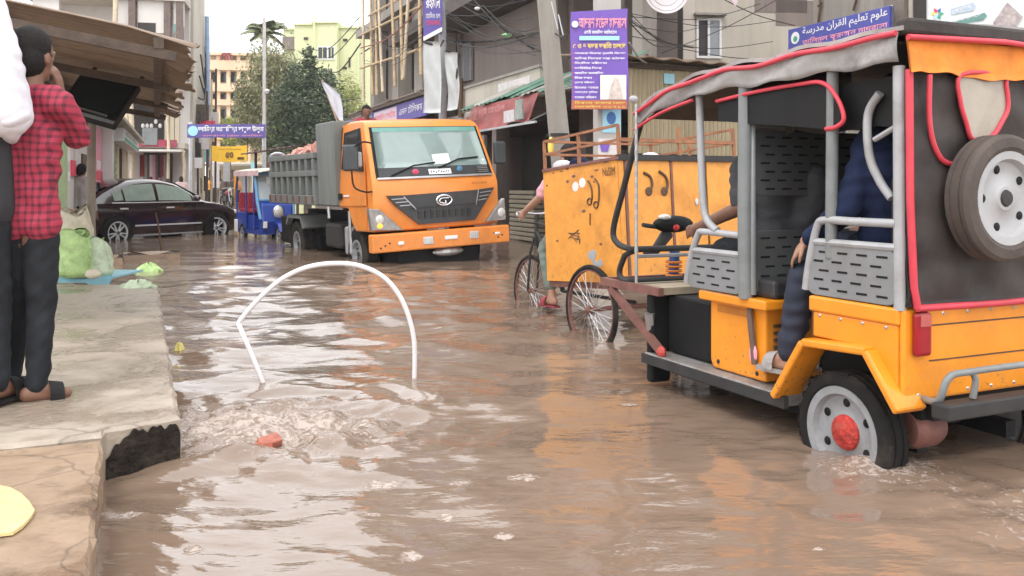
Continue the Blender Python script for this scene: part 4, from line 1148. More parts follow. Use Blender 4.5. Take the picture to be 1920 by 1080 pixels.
# ------------------------------------------------------------------ far end of the street
def pane_grid(T, fr_, x0, x1, z0, z1, wall=GLASS, frame=WHITE, y=-.03):
    f = MB().box(x0 - .06, x1 + .06, y, .0, z1, z1 + .07).box(x0 - .06, x1 + .06, y - .05, .0, z0 - .07, z0).box(x0 - .06, x0, y, .0, z0, z1).box(x1, x1 + .06, y, .0, z0, z1).build('window', frame, T)
    m_ = (x0 + x1) / 2
    MB().box(x0, m_ - .03, y * .6, -.004, z0, z1).build('pane', wall, f)
    MB().box(m_ + .03, x1, y * .6, -.004, z0, z1).build('pane', wall, f)
    return f
p0 = P(388, 348, 75.0); fro = Frame((p0.x, p0.y), (1, .15))
T = thing('orange_building', 'far orange and cream apartment building with long balconies left of the palm', 'building', (p0.x, p0.y, 0), fro.rz)
def oq(px, py, y=0): return fro.on_y(px, py, y)
xe = oq(580, 200).x; zt = oq(420, 98).z
MB().box(0, xe, 1.5, 10, 0, zt).build('wall', CREAM, T)
for k, (ya, yb_) in enumerate(((97, 104), (112, 132), (156, 172), (243, 262), (186, 198))):
    a, c = oq(386, ya), oq(470, yb_)
    MB().box(-.1, xe, 0, .25, c.z, a.z).build('balcony_front', (PEACH, PEACHD, PEACH, M('yellow orange wall', (.72, .45, .12), .8, var=.08), PEACHD)[k], T)
    MB().box(-.1, xe, .26, 1.5, c.z, c.z + .15).build('balcony_floor', CREAM, T)
for ya, yb_ in ((136, 154), (176, 186), (205, 240), (266, 300)):
    for px in (396, 414, 432, 450):
        a, c = oq(px, ya, 1.5), oq(px + 11, yb_, 1.5)
        f = MB().box(a.x, c.x, 1.42, 1.49, c.z, a.z).build('window', GLASS, T)
        MB().box(a.x - .08, a.x, 1.36, 1.49, c.z, a.z).build('frame', WHITE, f)
for px in (387, 405, 424, 443, 462):
    a = oq(px, 300, .1); MB().box(a.x, a.x + .3, .27, .6, 0, zt).build('pillar', PEACH, T)
for k in range(5):
    a = oq(392 + 18 * k, 232); MB().sheet(lambda u, v: (a.x + .9 * u, -.06 + .05 * math.sin(u * 5 + k), a.z - .9 + .9 * v), 4, 2, (0, .03, 0)).build('drying_cloth', (WHITEC, REDC, PCYAN, GREYC, PINKC)[k], T)
for k in range(2):
    a = oq(421 + 8 * k, 112); MB().tube([(a.x + .3 * math.cos(t), -.05, a.z + .55 * math.sin(t)) for t in np.linspace(0, math.pi, 9)], .07, 6).build('roof_arch', REDC, T)

p0 = P(524, 348, 60.0); frm = Frame((p0.x, p0.y), (1, -.05))
T = thing('lime_building', 'lime green house of stepped blocks behind the trees', 'building', (p0.x, p0.y, 0), frm.rz)
def mq(px, py, y=0): return frm.on_y(px, py, y)
for pa_, pb_, yo in ((524, 548, 52), (548, 586, 45), (586, 632, 44), (632, 690, 50)):
    a, c = mq(pa_, yo), mq(pb_, yo)
    dy = {524: .9, 548: .5, 586: 0, 632: .7}[pa_]
    MB().box(a.x, c.x - .01, dy, 8, 0, a.z).build('wall', LIME, T)
    MB().box(a.x - .05, c.x + .05, dy - .15, 8, a.z, a.z + .12).build('coping', LIME, T)
a, c = mq(548, 66), mq(524, 90); MB().box(0, a.x, .6, .88, c.z, a.z).build('grey_panel', GREYWALL, T)
a, c = mq(597, 89), mq(613, 110); pane_grid(T, frm, a.x, c.x, c.z, a.z)
a, c = mq(616, 89), mq(626, 110); pane_grid(T, frm, a.x, c.x, c.z, a.z)
for px, py in ((570, 70), (643, 72), (642, 125), (578, 100)):
    a = mq(px, py); dy = .5 if px < 586 else .7
    MB().box(a.x - .14, a.x + .14, dy - .08, dy - .004, a.z - .08, a.z + .08).build('vent', DARKIN, T)
a, c = mq(654, 108, .7), mq(657, 126, .7); MB().box(a.x, c.x, .6, .69, c.z, a.z).build('slit_window', DARKIN, T)
a, c = mq(606, 148), mq(628, 132)
MB().box(a.x, c.x, -.9, -.004, a.z - .1, a.z).build('balcony_floor', LIME, T)
for k in range(8): MB().box(a.x + k * (c.x - a.x) / 7 - .03, a.x + k * (c.x - a.x) / 7 + .03, -.88, -.82, a.z, c.z).build('baluster', DGREY, T)
for px in (590, 668): 
    a = mq(px, 30); MB().box(a.x, a.x + .08, -.3 if px == 590 else .4, -.2 if px == 590 else .5, 4, a.z).build('drain_pipe', LIME, T)

# low buildings closing the street behind the crowd
p0 = P(386, 348, 66)
T = thing('market_stalls', 'hazy low market stalls at the far end of the street behind the crowd', 'building', (p0.x, p0.y, 0), .1)
MB().box(0, 6.5, .3, 3, 0, 2.9).build('wall', CREAM, T)
MB().box(-.3, 6.8, -.9, .29, 2.6, 2.75).build('awning', M('grey awning', (.3, .28, .26), .8), T)
for k in range(6): MB().box(.2 + 1.05 * k, 1.0 + 1.05 * k, .1, .29, 0, 2.3).build('stall_front', (DARKIN, BROWNC, GREYC, DARKIN, REDC, DARKIN)[k], T)
for k, (px, y0, y1, m_) in enumerate(((399, 305, 352, PAPER), (408, 300, 340, LGREY), (372, 285, 330, WPRINT), (443, 322, 372, CREAM), (431, 300, 330, PCYAN))):
    a, c = P(px, y1, 50), P(px + 12, y0, 50)
    T = thing('street_signboard', ('worn paper signboard', 'grey tin signboard', 'small white signboard', 'tall cream signboard', 'pale blue signboard')[k] + ' on a pole at the far end of the street', 'signboard', (a.x, 50 + k, 0), 0, 'signboards at the far end of the street')
    MB().box(0, c.x - a.x, 0, .06, a.z, c.z).build('board', m_, T)
    MB().box(.1, .18, .07, .14, -.2, c.z).build('post', DGREY, T)

# overhead sign, yellow banner, lamp pole
a, c = P(351, 258, 33), P(497, 233, 33)
T = thing('overhead_sign', 'long purple sign with white Bengali lettering spanning the far street', 'sign', (a.x, 33, a.z), 0)
W_, Hs = c.x - a.x, c.z - a.z
MB().box(0, W_, 0, .1, 0, Hs).build('board', NAVYS, T)
MB().lathe([(.001, -.02), (.19, -.02), (.19, -.004), (.001, -.004)], (.22, 0, Hs * .5), 'y', 20).build('emblem', PCYAN, T)
text(bn('জামিয়া আরাবিয়া দারুল উলুম'), W_ * .14, W_ * .985, Hs * .34, Hs * .93, -.012, WPRINT, T, bold=.025)
text(bn('মাদরাসা রোড মসজিদ'), W_ * .2, W_ * .97, Hs * .08, Hs * .25, -.012, PPINK, T)
for x in (.05, W_ - .1): MB().tube([(x, .2, -a.z - .3), (x, .2, Hs + .1)], .07, 8).build('post', STEEL, T)
a, c = P(397, 302, 38), P(463, 273, 38)
T = thing('yellow_banner', 'yellow banner with large dark numerals hung below the purple overhead sign', 'banner', (a.x, 38, a.z), 0)
W_, Hs = c.x - a.x, c.z - a.z
MB().sheet(lambda u, v: (W_ * u, .03 * math.sin(u * 6), Hs * v - .05 * math.sin(u * math.pi) + .02 * u), 10, 4, (0, .02, 0)).build('cloth', M('yellow banner print', (.85, .50, .03), .6, var=.06), T)
text(bn('৫৩'), W_ * .4, W_ * .62, Hs * .2, Hs * .62, -.05, PDARK, T, bold=.03)
text(bn('ওয়ারড কমিটি সমমেলন'), W_ * .2, W_ * .84, Hs * .7, Hs * .82, -.05, PDARK, T)
MB().box(W_ * .74, W_ * .92, -.05, -.035, Hs * .1, Hs * .26).build('print_block', PDARK, T)
for x in (0, W_): MB().tube([(x, .06, 0), (x, .06, Hs + 1.2)], .012, 5).build('hanging_cord', CABLE, T)
p0 = P(495.5, 348, 40.5)
T = thing('lamp_pole', 'tall thin white pole in front of the palm and feathery tree', 'pole', (p0.x, p0.y, -.3))
MB().tube([(0, 0, 0), (0, 0, 9.1)], [.1, .075], 10).build('shaft', M('white pole paint', (.62, .60, .58), .6, var=.1, dirt=.3), T, smooth=60)
MB().ball((.12, -.05, 5.75), (.13, .1, .12), 10, 7).build('insulator', WHITE, T)
MB().tube([(.0, 0, 5.75), (.25, 0, 5.8)], .03, 6).build('bracket', STEEL, T)

a = P(468, 348, 30)
T = thing('boundary_wall', 'low brown boundary wall under the trees behind the tipper truck', 'wall', (a.x, 40, -.3), 0)
MB().box(0, 8.5, 0, .25, 0, 2.2).build('wall', GREYWALL, T)
MB().box(-.05, 8.55, -.05, .3, 2.2, 2.3).build('coping', CONC, T)
# ------------------------------------------------------------------ trees
def leaf_mesh(name, mat, parent, pts, size, r_, droop=0.0):
    mb = MB(); V_ = []; F_ = []
    for (c, sc) in pts:
        d = Vector((r_.gauss(0, 1), r_.gauss(0, 1), r_.gauss(0, .6) - droop)).normalized(); e = d.orthogonal().normalized(); e.rotate(Matrix.Rotation(r_.uniform(0, 6.28), 3, d))
        L_ = size * sc * r_.uniform(.6, 1.4); w = L_ * r_.uniform(.22, .4)
        b = len(V_)
        V_ += [c - d * L_ * .5, c + e * w * .5, c + d * L_ * .5, c - e * w * .5]
        F_.append((b, b + 1, b + 2, b + 3))
    mb.v = [tuple(p) for p in V_]; mb.f = F_
    return mb.build(name, mat, parent)
def tree(label, base, clumps, mat, n, size, trunk_h, trunk_r, seed, droop=0.0, flop=.5):
    r_ = random.Random(seed)
    T = thing('tree', label, 'tree', base)
    top = Vector((0, 0, trunk_h))
    MB().tube([(0, 0, 0), (trunk_r * .5, 0, trunk_h * .4), (0, trunk_r * .4, trunk_h * .75), (.0, 0, trunk_h)], [trunk_r, trunk_r * .8, trunk_r * .65, trunk_r * .5], 9).build('trunk', BARK, T, smooth=60)
    for k, (c, rr) in enumerate(clumps[:7]):
        c = Vector(c)
        MB().tube([Vector((0, 0, trunk_h * .7)), Vector((c.x * .4, c.y * .4, (trunk_h * .7 + c.z) / 2)), c], [trunk_r * .5, trunk_r * .3, trunk_r * .12], 6).build('limb', BARK, T)
    pts = []
    tot = sum(rr[0] * rr[2] for c, rr in clumps)
    for c, rr in clumps:
        m_ = int(n * rr[0] * rr[2] / tot)
        # small tufts on the clump's shell, so gaps stay between them
        tufts = []
        for q in range(max(6, m_ // 26)):
            v = Vector((r_.gauss(0, 1), r_.gauss(0, 1), r_.gauss(0, 1))).normalized() * r_.uniform(.55, 1.08)
            tufts.append(Vector(c) + Vector((v.x * rr[0], v.y * rr[1], v.z * rr[2])))
        for q in range(m_):
            t_ = r_.choice(tufts); s_ = min(rr) * .22
            p = t_ + Vector((r_.gauss(0, s_), r_.gauss(0, s_), r_.gauss(0, s_) * (1 + 2 * droop) - droop * abs(r_.gauss(0, s_)) * 2))
            pts.append((p, 1.0))
    leaf_mesh('crown', mat, T, pts, size, r_, droop)
    return T
p0 = P(576, 348, 42)
tree('dense dark green tree behind the tipper bed', (p0.x, 42, -.3), [((0, 0, 5.0), (1.5, 1.4, 1.3)), ((-.9, .2, 4.2), (.9, 1, 1.0)), ((.9, -.2, 4.3), (1.0, 1, 1.3)), ((-.3, 0, 6.6), (.8, .9, .8)), ((.6, .2, 6.1), (.9, .9, .9)), ((.2, -.3, 7.4), (.35, .4, .6)), ((0, -.4, 3.2), (1.5, 1.1, 1.0)), ((-1.0, 0, 5.6), (.6, .7, .6))], LEAF1, 15000, .21, 4.5, .2, 11)
p0 = P(505, 348, 48)
tree('pale feathery drooping tree around the white lamp pole', (p0.x, 48, -.3), [((0, 0, 7.0), (1.35, 1.3, 1.3)), ((-.9, 0, 5.7), (.75, .8, 1.3)), ((.8, 0, 5.9), (.8, .8, 1.2)), ((-.3, 0, 8.2), (.9, .9, .8)), ((.6, 0, 7.6), (.9, .8, .9)), ((-1.15, .2, 4.8), (.6, .5, 1.3)), ((-1.45, 0, 6.3), (.5, .5, .9)), ((.2, 0, 4.6), (1.1, .8, 1.1))], LEAF2, 20000, .2, 6.0, .18, 12, droop=.9)
for k, (px, py, Y, rx, rz_, lab) in enumerate(((548, 232, 46, 1.1, .8, 'yellow green bush left of the dark tree, above the tipper bed'), (650, 175, 52, .85, 1.0, 'spiky yellow green bush beside the lime green house'), (430, 235, 58, .8, .5, 'small yellow green bush under the orange building'))):
    c = P(px, py, Y)
    tree(lab, (c.x, Y, -.3), [((0, 0, c.z + .3), (rx, rx, rz_)), ((.3 * rx, 0, c.z - .5), (rx, rx, rz_))], LEAF3, 3000, .17, c.z, .1, 20 + k)
p0 = P(497, 348, 52); c = P(497, 62, 52)
T = thing('palm_tree', 'tall palm whose fronds rise above the feathery tree', 'palm', (p0.x, 52, -.3))
MB().tube([(0, 0, 0), (.1, 0, 4), (0, 0, c.z + .3)], [.2, .15, .11], 9).build('trunk', BARK, T, smooth=60)
rp = random.Random(4)
for k in range(26):
    az = k * 2.4; el = rp.uniform(.1, 1.5); L_ = rp.uniform(1.2, 1.75)
    d = Vector((math.cos(az), math.sin(az), 0)); mb = MB(); c0 = Vector((0, 0, c.z + .3)); pts = []
    for i in range(9):
        u = i / 8; pts.append(c0 + d * L_ * u * math.cos(el * (1 - .3 * u)) + Vector((0, 0, L_ * (u * math.sin(el) - .55 * u * u))))
    mb.tube(pts, [.025 - .002 * i for i in range(9)], 5)
    for i in range(1, 9):
        t_ = (pts[i] - pts[i - 1]).normalized(); sd = t_.cross(Vector((0, 0, 1)))
        if sd.length < .01: sd = Vector((1, 0, 0))
        sd.normalize()
        for j in range(3):
            q0 = pts[i - 1].lerp(pts[i], j / 3); ll = .6 * (1 - abs(i / 8 - .45))
            for sg in (1, -1):
                tip = q0 + (sd * sg * .8 + t_ * .7 - Vector((0, 0, .45))).normalized() * ll
                mb.add([q0, q0 + t_ * .13, tip], [(0, 1, 2)])
    mb.build('frond', M('palm frond', (.16, .19, .09), .55, var=.3) if k == 0 else bpy.data.materials['palm frond'], T)

# ================================================================== VEHICLES
def hit(Mx, px, py, ax, val):
    """local point where the pixel's ray meets the local plane ax = val"""
    Mi = Mx.inverted(); o = Mi @ Vector((0, 0, CAM_H)); d = Mi.to_3x3() @ Vector(((px - 960) / FPX, 1, -(py - HZ) / FPX))
    return o + d * ((val - o[ax]) / d[ax])
def mat_of(loc, rot): return Matrix.Translation(Vector(loc)) @ Euler(rot).to_matrix().to_4x4()

def wheel(parent, c, R, w, ri, out=1, slots=5, rimmat=RIM, cap=None, dual=False, axis='y', tyre=RUBBER, label=None, tread=True):
    """tyre, rim and hub round local axis y (or x); out = side the dish shows"""
    W = bpy.data.objects.new('wheel', None); W.empty_display_size = .1; COL.objects.link(W); W.parent = parent; W.location = c
    if axis == 'x': W.rotation_euler = (0, 0, math.radians(90))
    if label: W['label'] = label
    prof = [(ri, -w * .42), (R * .80, -w * .52), (R * .94, -w * .48), (R, -w * .36), (R, -w * .22), (R * .975, -w * .2), (R * .975, -w * .15), (R, -w * .13), (R, w * .13), (R * .975, w * .15), (R * .975, w * .2), (R, w * .22), (R, w * .36), (R * .94, w * .48), (R * .80, w * .52), (ri, w * .42)]
    MB().lathe(prof, (0, 0, 0), 'y', 44, closed=True).build('tyre', tyre, W, smooth=35)
    mb = MB()
    for k in range(26):
        a = 2 * math.pi * k / 26; p = Vector((math.cos(a), 0, math.sin(a)))
        for s in (-1, 1): mb.beam(p * R * .965 + Vector((0, s * w * .32, 0)), p * R * .999 + Vector((0, s * w * .30, 0)), .028, w * .18)
    if tread: tr = mb.build('tread_blocks', tyre, W); tr['kind'] = 'stuff'
    o = out
    rp = [(.001, o * w * .30), (ri * .26, o * w * .30), (ri * .32, o * w * .22), (ri * .62, o * w * .16), (ri * .80, o * w * .22), (ri * .86, o * w * .44), (ri * 1.03, o * w * .46), (ri * 1.03, o * w * .36), (ri * .9, -o * w * .3), (.001, -o * w * .3)]
    MB().lathe(rp, (0, 0, 0), 'y', 40).build('rim', rimmat, W, smooth=40)
    for k in range(slots):
        a = 2 * math.pi * (k + .5) / slots; r_ = ri * .66
        MB().ball((r_ * math.cos(a), o * w * .185, r_ * math.sin(a)), (ri * .10, w * .05, ri * .10), 10, 6).build('slot', BLACK, W)
    if cap is not None:
        MB().lathe([(.001, o * w * .40), (ri * .3, o * w * .38), (ri * .38, o * w * .30), (ri * .40, o * w * .18)], (0, 0, 0), 'y', 18).build('hub_cap', cap, W, smooth=40)
    else:
        MB().lathe([(.001, o * w * .40), (ri * .16, o * w * .38), (ri * .2, o * w * .28)], (0, 0, 0), 'y', 14).build('hub', DGREY, W, smooth=40)
    return W

# ------------------------------------------------------------------ near e-rickshaw
RF_ = Frame((1.832, 3.996), (-.416, .909))
RM = mat_of((1.832, 3.996, 0), (0, 0, RF_.rz))
T = thing('electric_rickshaw', 'large yellow and grey electric rickshaw with a spare wheel on its black back', 'rickshaw', (1.832, 3.996, 0), RF_.rz)
RK = T
def Q(px, py, y=.5): return hit(RM, px, py, 1, y)
def QX(px, py, x=-.37): return hit(RM, px, py, 0, x)
# floor, chassis
MB().box(.30, 1.44, -.50, .52, .135, .195).build('floor', M('grey checker plate', (.28, .265, .255), .45, metal=.2, var=.2, scale=14, dirt=.5, bump=.5, bscale=60), T, bevel=.006)
MB().box(.28, 1.46, .50, .528, .135, .188).build('floor_edge', DGREY, T)
MB().box(-.25, 1.5, -.3, -.24, .05, .12).box(-.25, 1.5, .24, .3, .05, .12).box(.3, 1.4, -.4, .36, .07, .13).build('chassis', BLACK, T)
_am = QX(1722, 800, -.22)
MB().lathe([(.001, -.09), (.07, -.09), (.085, -.05), (.085, .05), (.07, .08), (.001, .08)], (-.22, _am.y, _am.z), 'y', 18).build('axle_motor', RUST, T, smooth=40)
MB().tube([(-.0, -.45, .09), (-.0, .42, .09)], .035, 10).build('rear_axle', DGREY, T)
# rear body
body = MB()
body.box(-.36, -.335, -.50, .50, .30, .665).box(-.335, .13, -.498, .498, .49, .66)
body.build('rear_body', YELLOW, T, bevel=.012)
MB().box(-.345, .14, -.51, .515, .60, .668).build('seat_rail', YELLOW, T, bevel=.01)
side = MB().prism([(-.335, .30), (-.335, .60), (.13, .60), (.13, .49), (-.16, .487), (-.27, .30)], 'y', .47, .505)
side.build('side_panel', YELLOW, T, bevel=.008)
MB().prism([(-.335, .30), (-.335, .60), (.13, .60), (.13, .49), (-.16, .487), (-.27, .30)], 'y', -.505, -.47).build('side_panel', YELLOW, T, bevel=.008)
arch = [Q(1466, 742), Q(1522, 640), Q(1640, 657), Q(1702, 772)]
for s in (1, -1):
    mb = MB()
    for a, c in zip(arch[:-1], arch[1:]):
        pa_, pc_ = Vector((a.x, s * .485, a.z)), Vector((c.x, s * .485, c.z))
        mb.beam(pa_, pc_, .16, .035, up=(0, 0, 1))
    mb.build('wheel_arch', YELLOW, T, bevel=.01)
    MB().box(-.3, .25, s * .30, s * .33, .20, .5).build('wheel_well', BLACK, T)
cw = Q(1575, 812, .50)
wheel(T, (cw.x, .44, .10), .258, .125, .192, 1, 6, RIM, cap=M('muddy red hub cap', (.45, .035, .025), .7, var=.45, scale=30, dirt=.5, bump=.8, bscale=40), label='rear wheel with a red hub cap, half under water')
wheel(T, (cw.x, -.44, .10), .258, .125, .192, -1, 6, RIM, cap=RED)
for z in (.595, .455):
    MB().box(-.3625, -.359, -.44, .36, z - .003, z + .003).build('panel_seam', PDARK, T)
for k in range(7):
    for z in (.64, .325): MB().ball((-.361, -.42 + .14 * k, z), (.004, .008, .008), 8, 5).build('rivet', STEEL, T)
for k in range(4): MB().ball((-.28 + .12 * k, .5065, .585), (.008, .004, .008), 8, 5).build('rivet', STEEL, T)
MB().box(.118, .124, .48, .5075, .30 + .19, .60).build('panel_seam', PDARK, T)
for (x, z) in ((.86, .24), (.56, .235)): MB().ball((x, .447, z), (.012, .006, .012), 8, 5).build('bolt', DGREY, T)
for s in (.42, -.36):
    c = (-.37, s, .575)
    L_ = MB().box(-.395, -.362, s - .042, s + .042, .48, .655).build('tail_light', TAIL, T, bevel=.016)
    MB().box(-.399, -.396, s - .028, s + .028, .60, .645).build('lens', M('pale red lens', (.45, .10, .09), .3), L_)
# bumper
mb = MB()
mb.tube(spline([(-.36, .40, .31), (-.47, .44, .33), (-.50, .42, .42), (-.505, .30, .435), (-.505, -.3, .435), (-.5, -.42, .42), (-.47, -.44, .33), (-.36, -.4, .31)], 6), .014, 8)
mb.build('bumper_tube', GREYM, T, smooth=60)
MB().box(-.54, -.46, -.46, .47, .265, .325).build('bumper_bar', DGREY, T, bevel=.008)
MB().tube(spline([(-.50, .30, .435), (-.505, .28, .40), (-.50, .29, .33)], 4), .013, 8).build('bumper_stay', GREYM, T)
# rear canvas with piping, windows, fringe
xr = -.37
mb = MB().sheet(lambda u, v: (xr - .012 * math.sin(u * 9) * math.sin(v * 4) - .01 * math.sin(v * 3) - .006 * math.sin(u * 21 + v * 9 + 2 * math.sin(v * 7)) - .005 * math.sin(v * 31 - u * 8), .49 - .98 * u, .675 + .93 * v), 48, 44, (.012, 0, 0))
mb.build('rear_canvas', CANVAS, T, smooth=180)
MB().tube([(xr - .018, .455, .672), (xr - .018, .475, .75), (xr - .018, .495, 1.1), (xr - .018, .5, 1.6)], .015, 8).build('red_piping', TRIM, T, smooth=60)
MB().tube([(xr - .018, -.455, .672), (xr - .018, -.475, .75), (xr - .018, -.495, 1.1), (xr - .018, -.5, 1.6)], .015, 8).build('red_piping', TRIM, T, smooth=60)
MB().tube([(xr - .02, .46, .672), (xr - .025, 0, .668), (xr - .02, -.46, .672)], .014, 8).build('red_piping', TRIM, T, smooth=60)
hw = [QX(*p, xr - .03) for p in ((1802, 140), (1801, 190), (1812, 230), (1824, 262), (1858, 258), (1880, 226), (1890, 200), (1886, 160), (1880, 140))]
pane = MB(); n_ = len(hw)
pane.add([(xr - .026, p.y, p.z) for p in hw], [tuple(range(n_))])
pane.build('clear_window', M('yellowed clear plastic', (.36, .31, .25), .22, var=.12, scale=6, bump=.15, bscale=6, dirt=.3), T)
MB().tube(spline([Vector((xr - .03, p.y, p.z)) for p in hw], 4, closed=True), .010, 7, closed=True).build('window_piping', TRIM, T, smooth=60)
orn = [(1744, 140), (1743, 215), (1750, 265), (1766, 298), (1786, 308), (1800, 300)]
for s in (1, -1):
    pts = [QX(*p, xr - .03) for p in orn]; yc = .0
    MB().tube(spline([Vector((xr - .028, p.y if s == 1 else -p.y, p.z)) for p in pts], 5), .011, 7).build('red_ornament', TRIM, T, smooth=60)
MB().sheet(lambda u, v: (xr - .042 - .008 * math.sin(u * 33 + 2 * math.sin(u * 9)) * (1 - v) + .02 * v, .515 - 1.03 * u, 1.585 + (.003 * math.sin(u * 40) + .008 * math.sin(u * 11)) * (1 - v) + .14 * v), 60, 5, (.008, 0, 0)).build('orange_fringe', FRINGE, T, smooth=180)
MB().tube([(xr - .035, .525, 1.722), (xr - .05, 0, 1.735), (xr - .035, -.525, 1.722)], .012, 8).build('roof_piping', TRIM, T, smooth=60)
MB().box(xr - .04, xr + .03, -.53, .53, 1.735, 1.80).build('rear_roof_edge', CANVAS, T, bevel=.015)
# roof
xf = 1.50
def roofz(u):  # u 0 rear .. 1 front
    return 1.775 - .015 * math.sin(u * 20) * .3 - .05 * u - .13 * max(0, u - .68) ** 1.3 * 4
def roof_pt(u, v):
    x = xr - .02 + (xf - xr + .02) * u; y = -.54 + 1.08 * v
    z = roofz(u) + .03 * (1 - (2 * v - 1) ** 2) + .008 * math.sin(u * 31 + v * 5)
    return (x, y, z)
MB().sheet(roof_pt, 30, 14, (0, 0, -.018)).build('roof', ROOFC, T, smooth=60)
for s in (1, -1):
    MB().sheet(lambda u, v: (xr - .0 + (xf - xr) * u, s * (.535 + .012 * math.sin(u * 22 + v * 3)), roofz(u) - .03 - .115 * (1 - .35 * u) * (1 - v) + .008 * math.sin(u * 37) * (1 - v)), 34, 5, (0, .006, 0)).build('roof_valance', ROOFC, T, smooth=180)
    MB().tube([(xr + (xf - xr) * u, s * .552, roofz(u) - .035 + .006 * math.sin(u * 25)) for u in np.linspace(0, 1, 26)], .012, 7).build('roof_piping', TRIM, T, smooth=60)
    MB().tube([(xr + (xf - xr) * u, s * .553, roofz(u) - .135 + .03 * (u - .8)) for u in np.linspace(.70, 1, 10)], .009, 7).build('valance_piping', TRIM, T, smooth=60)
MB().tube([(xf, y, roofz(1) + .03 * (1 - (y / .54) ** 2) - .03) for y in np.linspace(-.54, .54, 11)], .012, 7).build('roof_piping', TRIM, T, smooth=60)
MB().sheet(lambda u, v: (xr + .03 + (xf - xr - .1) * u, -.5 + v, roofz(u) - .06), 10, 4, (0, 0, -.01)).build('roof_lining', CANVAS, T)
# rolled side curtain, black with red edge
cur = [Q(*p, .51) for p in ((1345, 190), (1420, 172), (1500, 158), (1545, 156), (1572, 185), (1584, 222), (1570, 238), (1550, 242))]
MB().add([(p.x, .505, p.z) for p in cur] + [(cur[0].x, .505, cur[0].z - .10), ], [tuple(range(len(cur))) + (len(cur),)]).build('side_curtain', BLACK, T)
c2 = [Q(*p, .465) for p in ((1560, 160), (1690, 138), (1690, 240), (1640, 236), (1570, 246))]
MB().prism([(p.x, p.z) for p in c2], 'y', .440, .448).build('rear_interior_dark', BLACK, T)  # black sheet standing in for the dark cabin interior
MB().tube(spline([Vector((p.x, .515, p.z)) for p in cur], 5), .010, 7).build('curtain_piping', TRIM, T, smooth=60)
for k, (x0, x1) in enumerate(((.1, .45), (.45, .85))):
    MB().sheet(lambda u, v: (x0 + (x1 - x0) * u, .30 - .05 * math.sin(u * 3.1), 1.42 + .28 * v - .03 * math.sin(u * 3.1) * (1 - v)), 8, 4, (0, .008, 0)).build('curtain_roll', CANVAS, T, smooth=180)
MB().sheet(lambda u, v: (-.34 + .86 * u, -.475 + .012 * math.sin(u * 17 + v * 5), .90 + .75 * v), 16, 8, (0, .006, 0)).build('far_side_curtain', BLACK, T)
# posts
for s in (1, -1):
    MB().tube([(-.335, s * .49, .66), (-.335, s * .495, 1.62)], .024, 10).build('rear_post', LGREY, T, smooth=60)
    p = Q(1395, 165, .5); MB().tube([(p.x, s * .49, .60), (p.x, s * .495, 1.0), (p.x, s * .49, 1.64)], .036, 10).build('middle_post', GREYM, T, smooth=60)
    MB().tube([(.03, s * .49, .84), (.02, s * .49, 1.64)], .026, 10).build('side_post', GREYM, T, smooth=60)
    MB().tube(spline([Q(1650, 175, .47 * 1), Q(1628, 215, .47), Q(1630, 290, .47), Q(1650, 340, .47), Q(1672, 372, .47)], 5) if s == 1 else [(.0, -.47, 1.5), (-.05, -.47, 1.3), (-.3, -.47, 1.1)], .018, 8).build('curved_grab_tube', LGREY, T, smooth=60)
    MB().tube(spline([(.95, s * .50, 1.64), (.93, s * .5, 1.25), (.90, s * .5, 1.0), (.80, s * .5, .92)], 5), .02, 8).build('curved_door_tube', LGREY, T, smooth=60)
MB().tube([Q(1640, 262, .47), Q(1684, 235, .47)], .012, 7).build('grab_link', LGREY, T)
# windscreen frame
mb = MB()
fp = [Q(*p, .5) for p in ((1208, 215), (1196, 250), (1170, 350), (1150, 430), (1158, 456), (1180, 466))]
mb.tube(spline([Vector((p.x, .5, p.z)) for p in fp] + [Vector((fp[-1].x - .02, .42, fp[-1].z - .005)), Vector((fp[-1].x - .02, -.46, fp[-1].z - .005)), Vector((fp[-2].x, -.5, fp[-2].z)), Vector((fp[1].x, -.5, fp[1].z))], 5), .019, 9)
mb.build('windscreen_frame', DGREY, T, smooth=60)
mb = MB()
g1 = [Q(*p, .48) for p in ((1172, 478), (1162, 505), (1164, 520), (1180, 527))]
mb.tube(spline([Vector((p.x, .48, p.z)) for p in g1] + [Vector((g1[-1].x, .40, g1[-1].z)), Vector((g1[-1].x, -.44, g1[-1].z))], 5), .018, 8)
mb.tube([(fp[-1].x - .02, .44, fp[-1].z), (g1[0].x, .48, g1[0].z)], .016, 8)
mb.build('front_guard_tube', DGREY, T, smooth=60)
MB().tube([(fp[-1].x + .01, .45, fp[-1].z - .05), (fp[-1].x + .01, -.46, fp[-1].z - .05)], .012, 7).build('front_cross_bar', LGREY, T)
pp0, pp1 = Q(1193, 195, .56), Q(1193, 530, .56)
MB().tube([(pp1.x, .56, pp1.z), (pp1.x, .56, pp0.z)], .009, 8).build('marker_pole', STEEL, T, smooth=60)
for k in range(16):
    z = pp1.z + .05 + k * .062
    MB().tube([(pp1.x, .56, z), (pp1.x, .56, z + .028)], .0105, 8).build('pole_band', LGREY, T)
MB().ball((pp1.x + .03, .56, pp0.z + .03), (.022, .03, .022), 8, 6).build('pole_cap', LGREY, T)
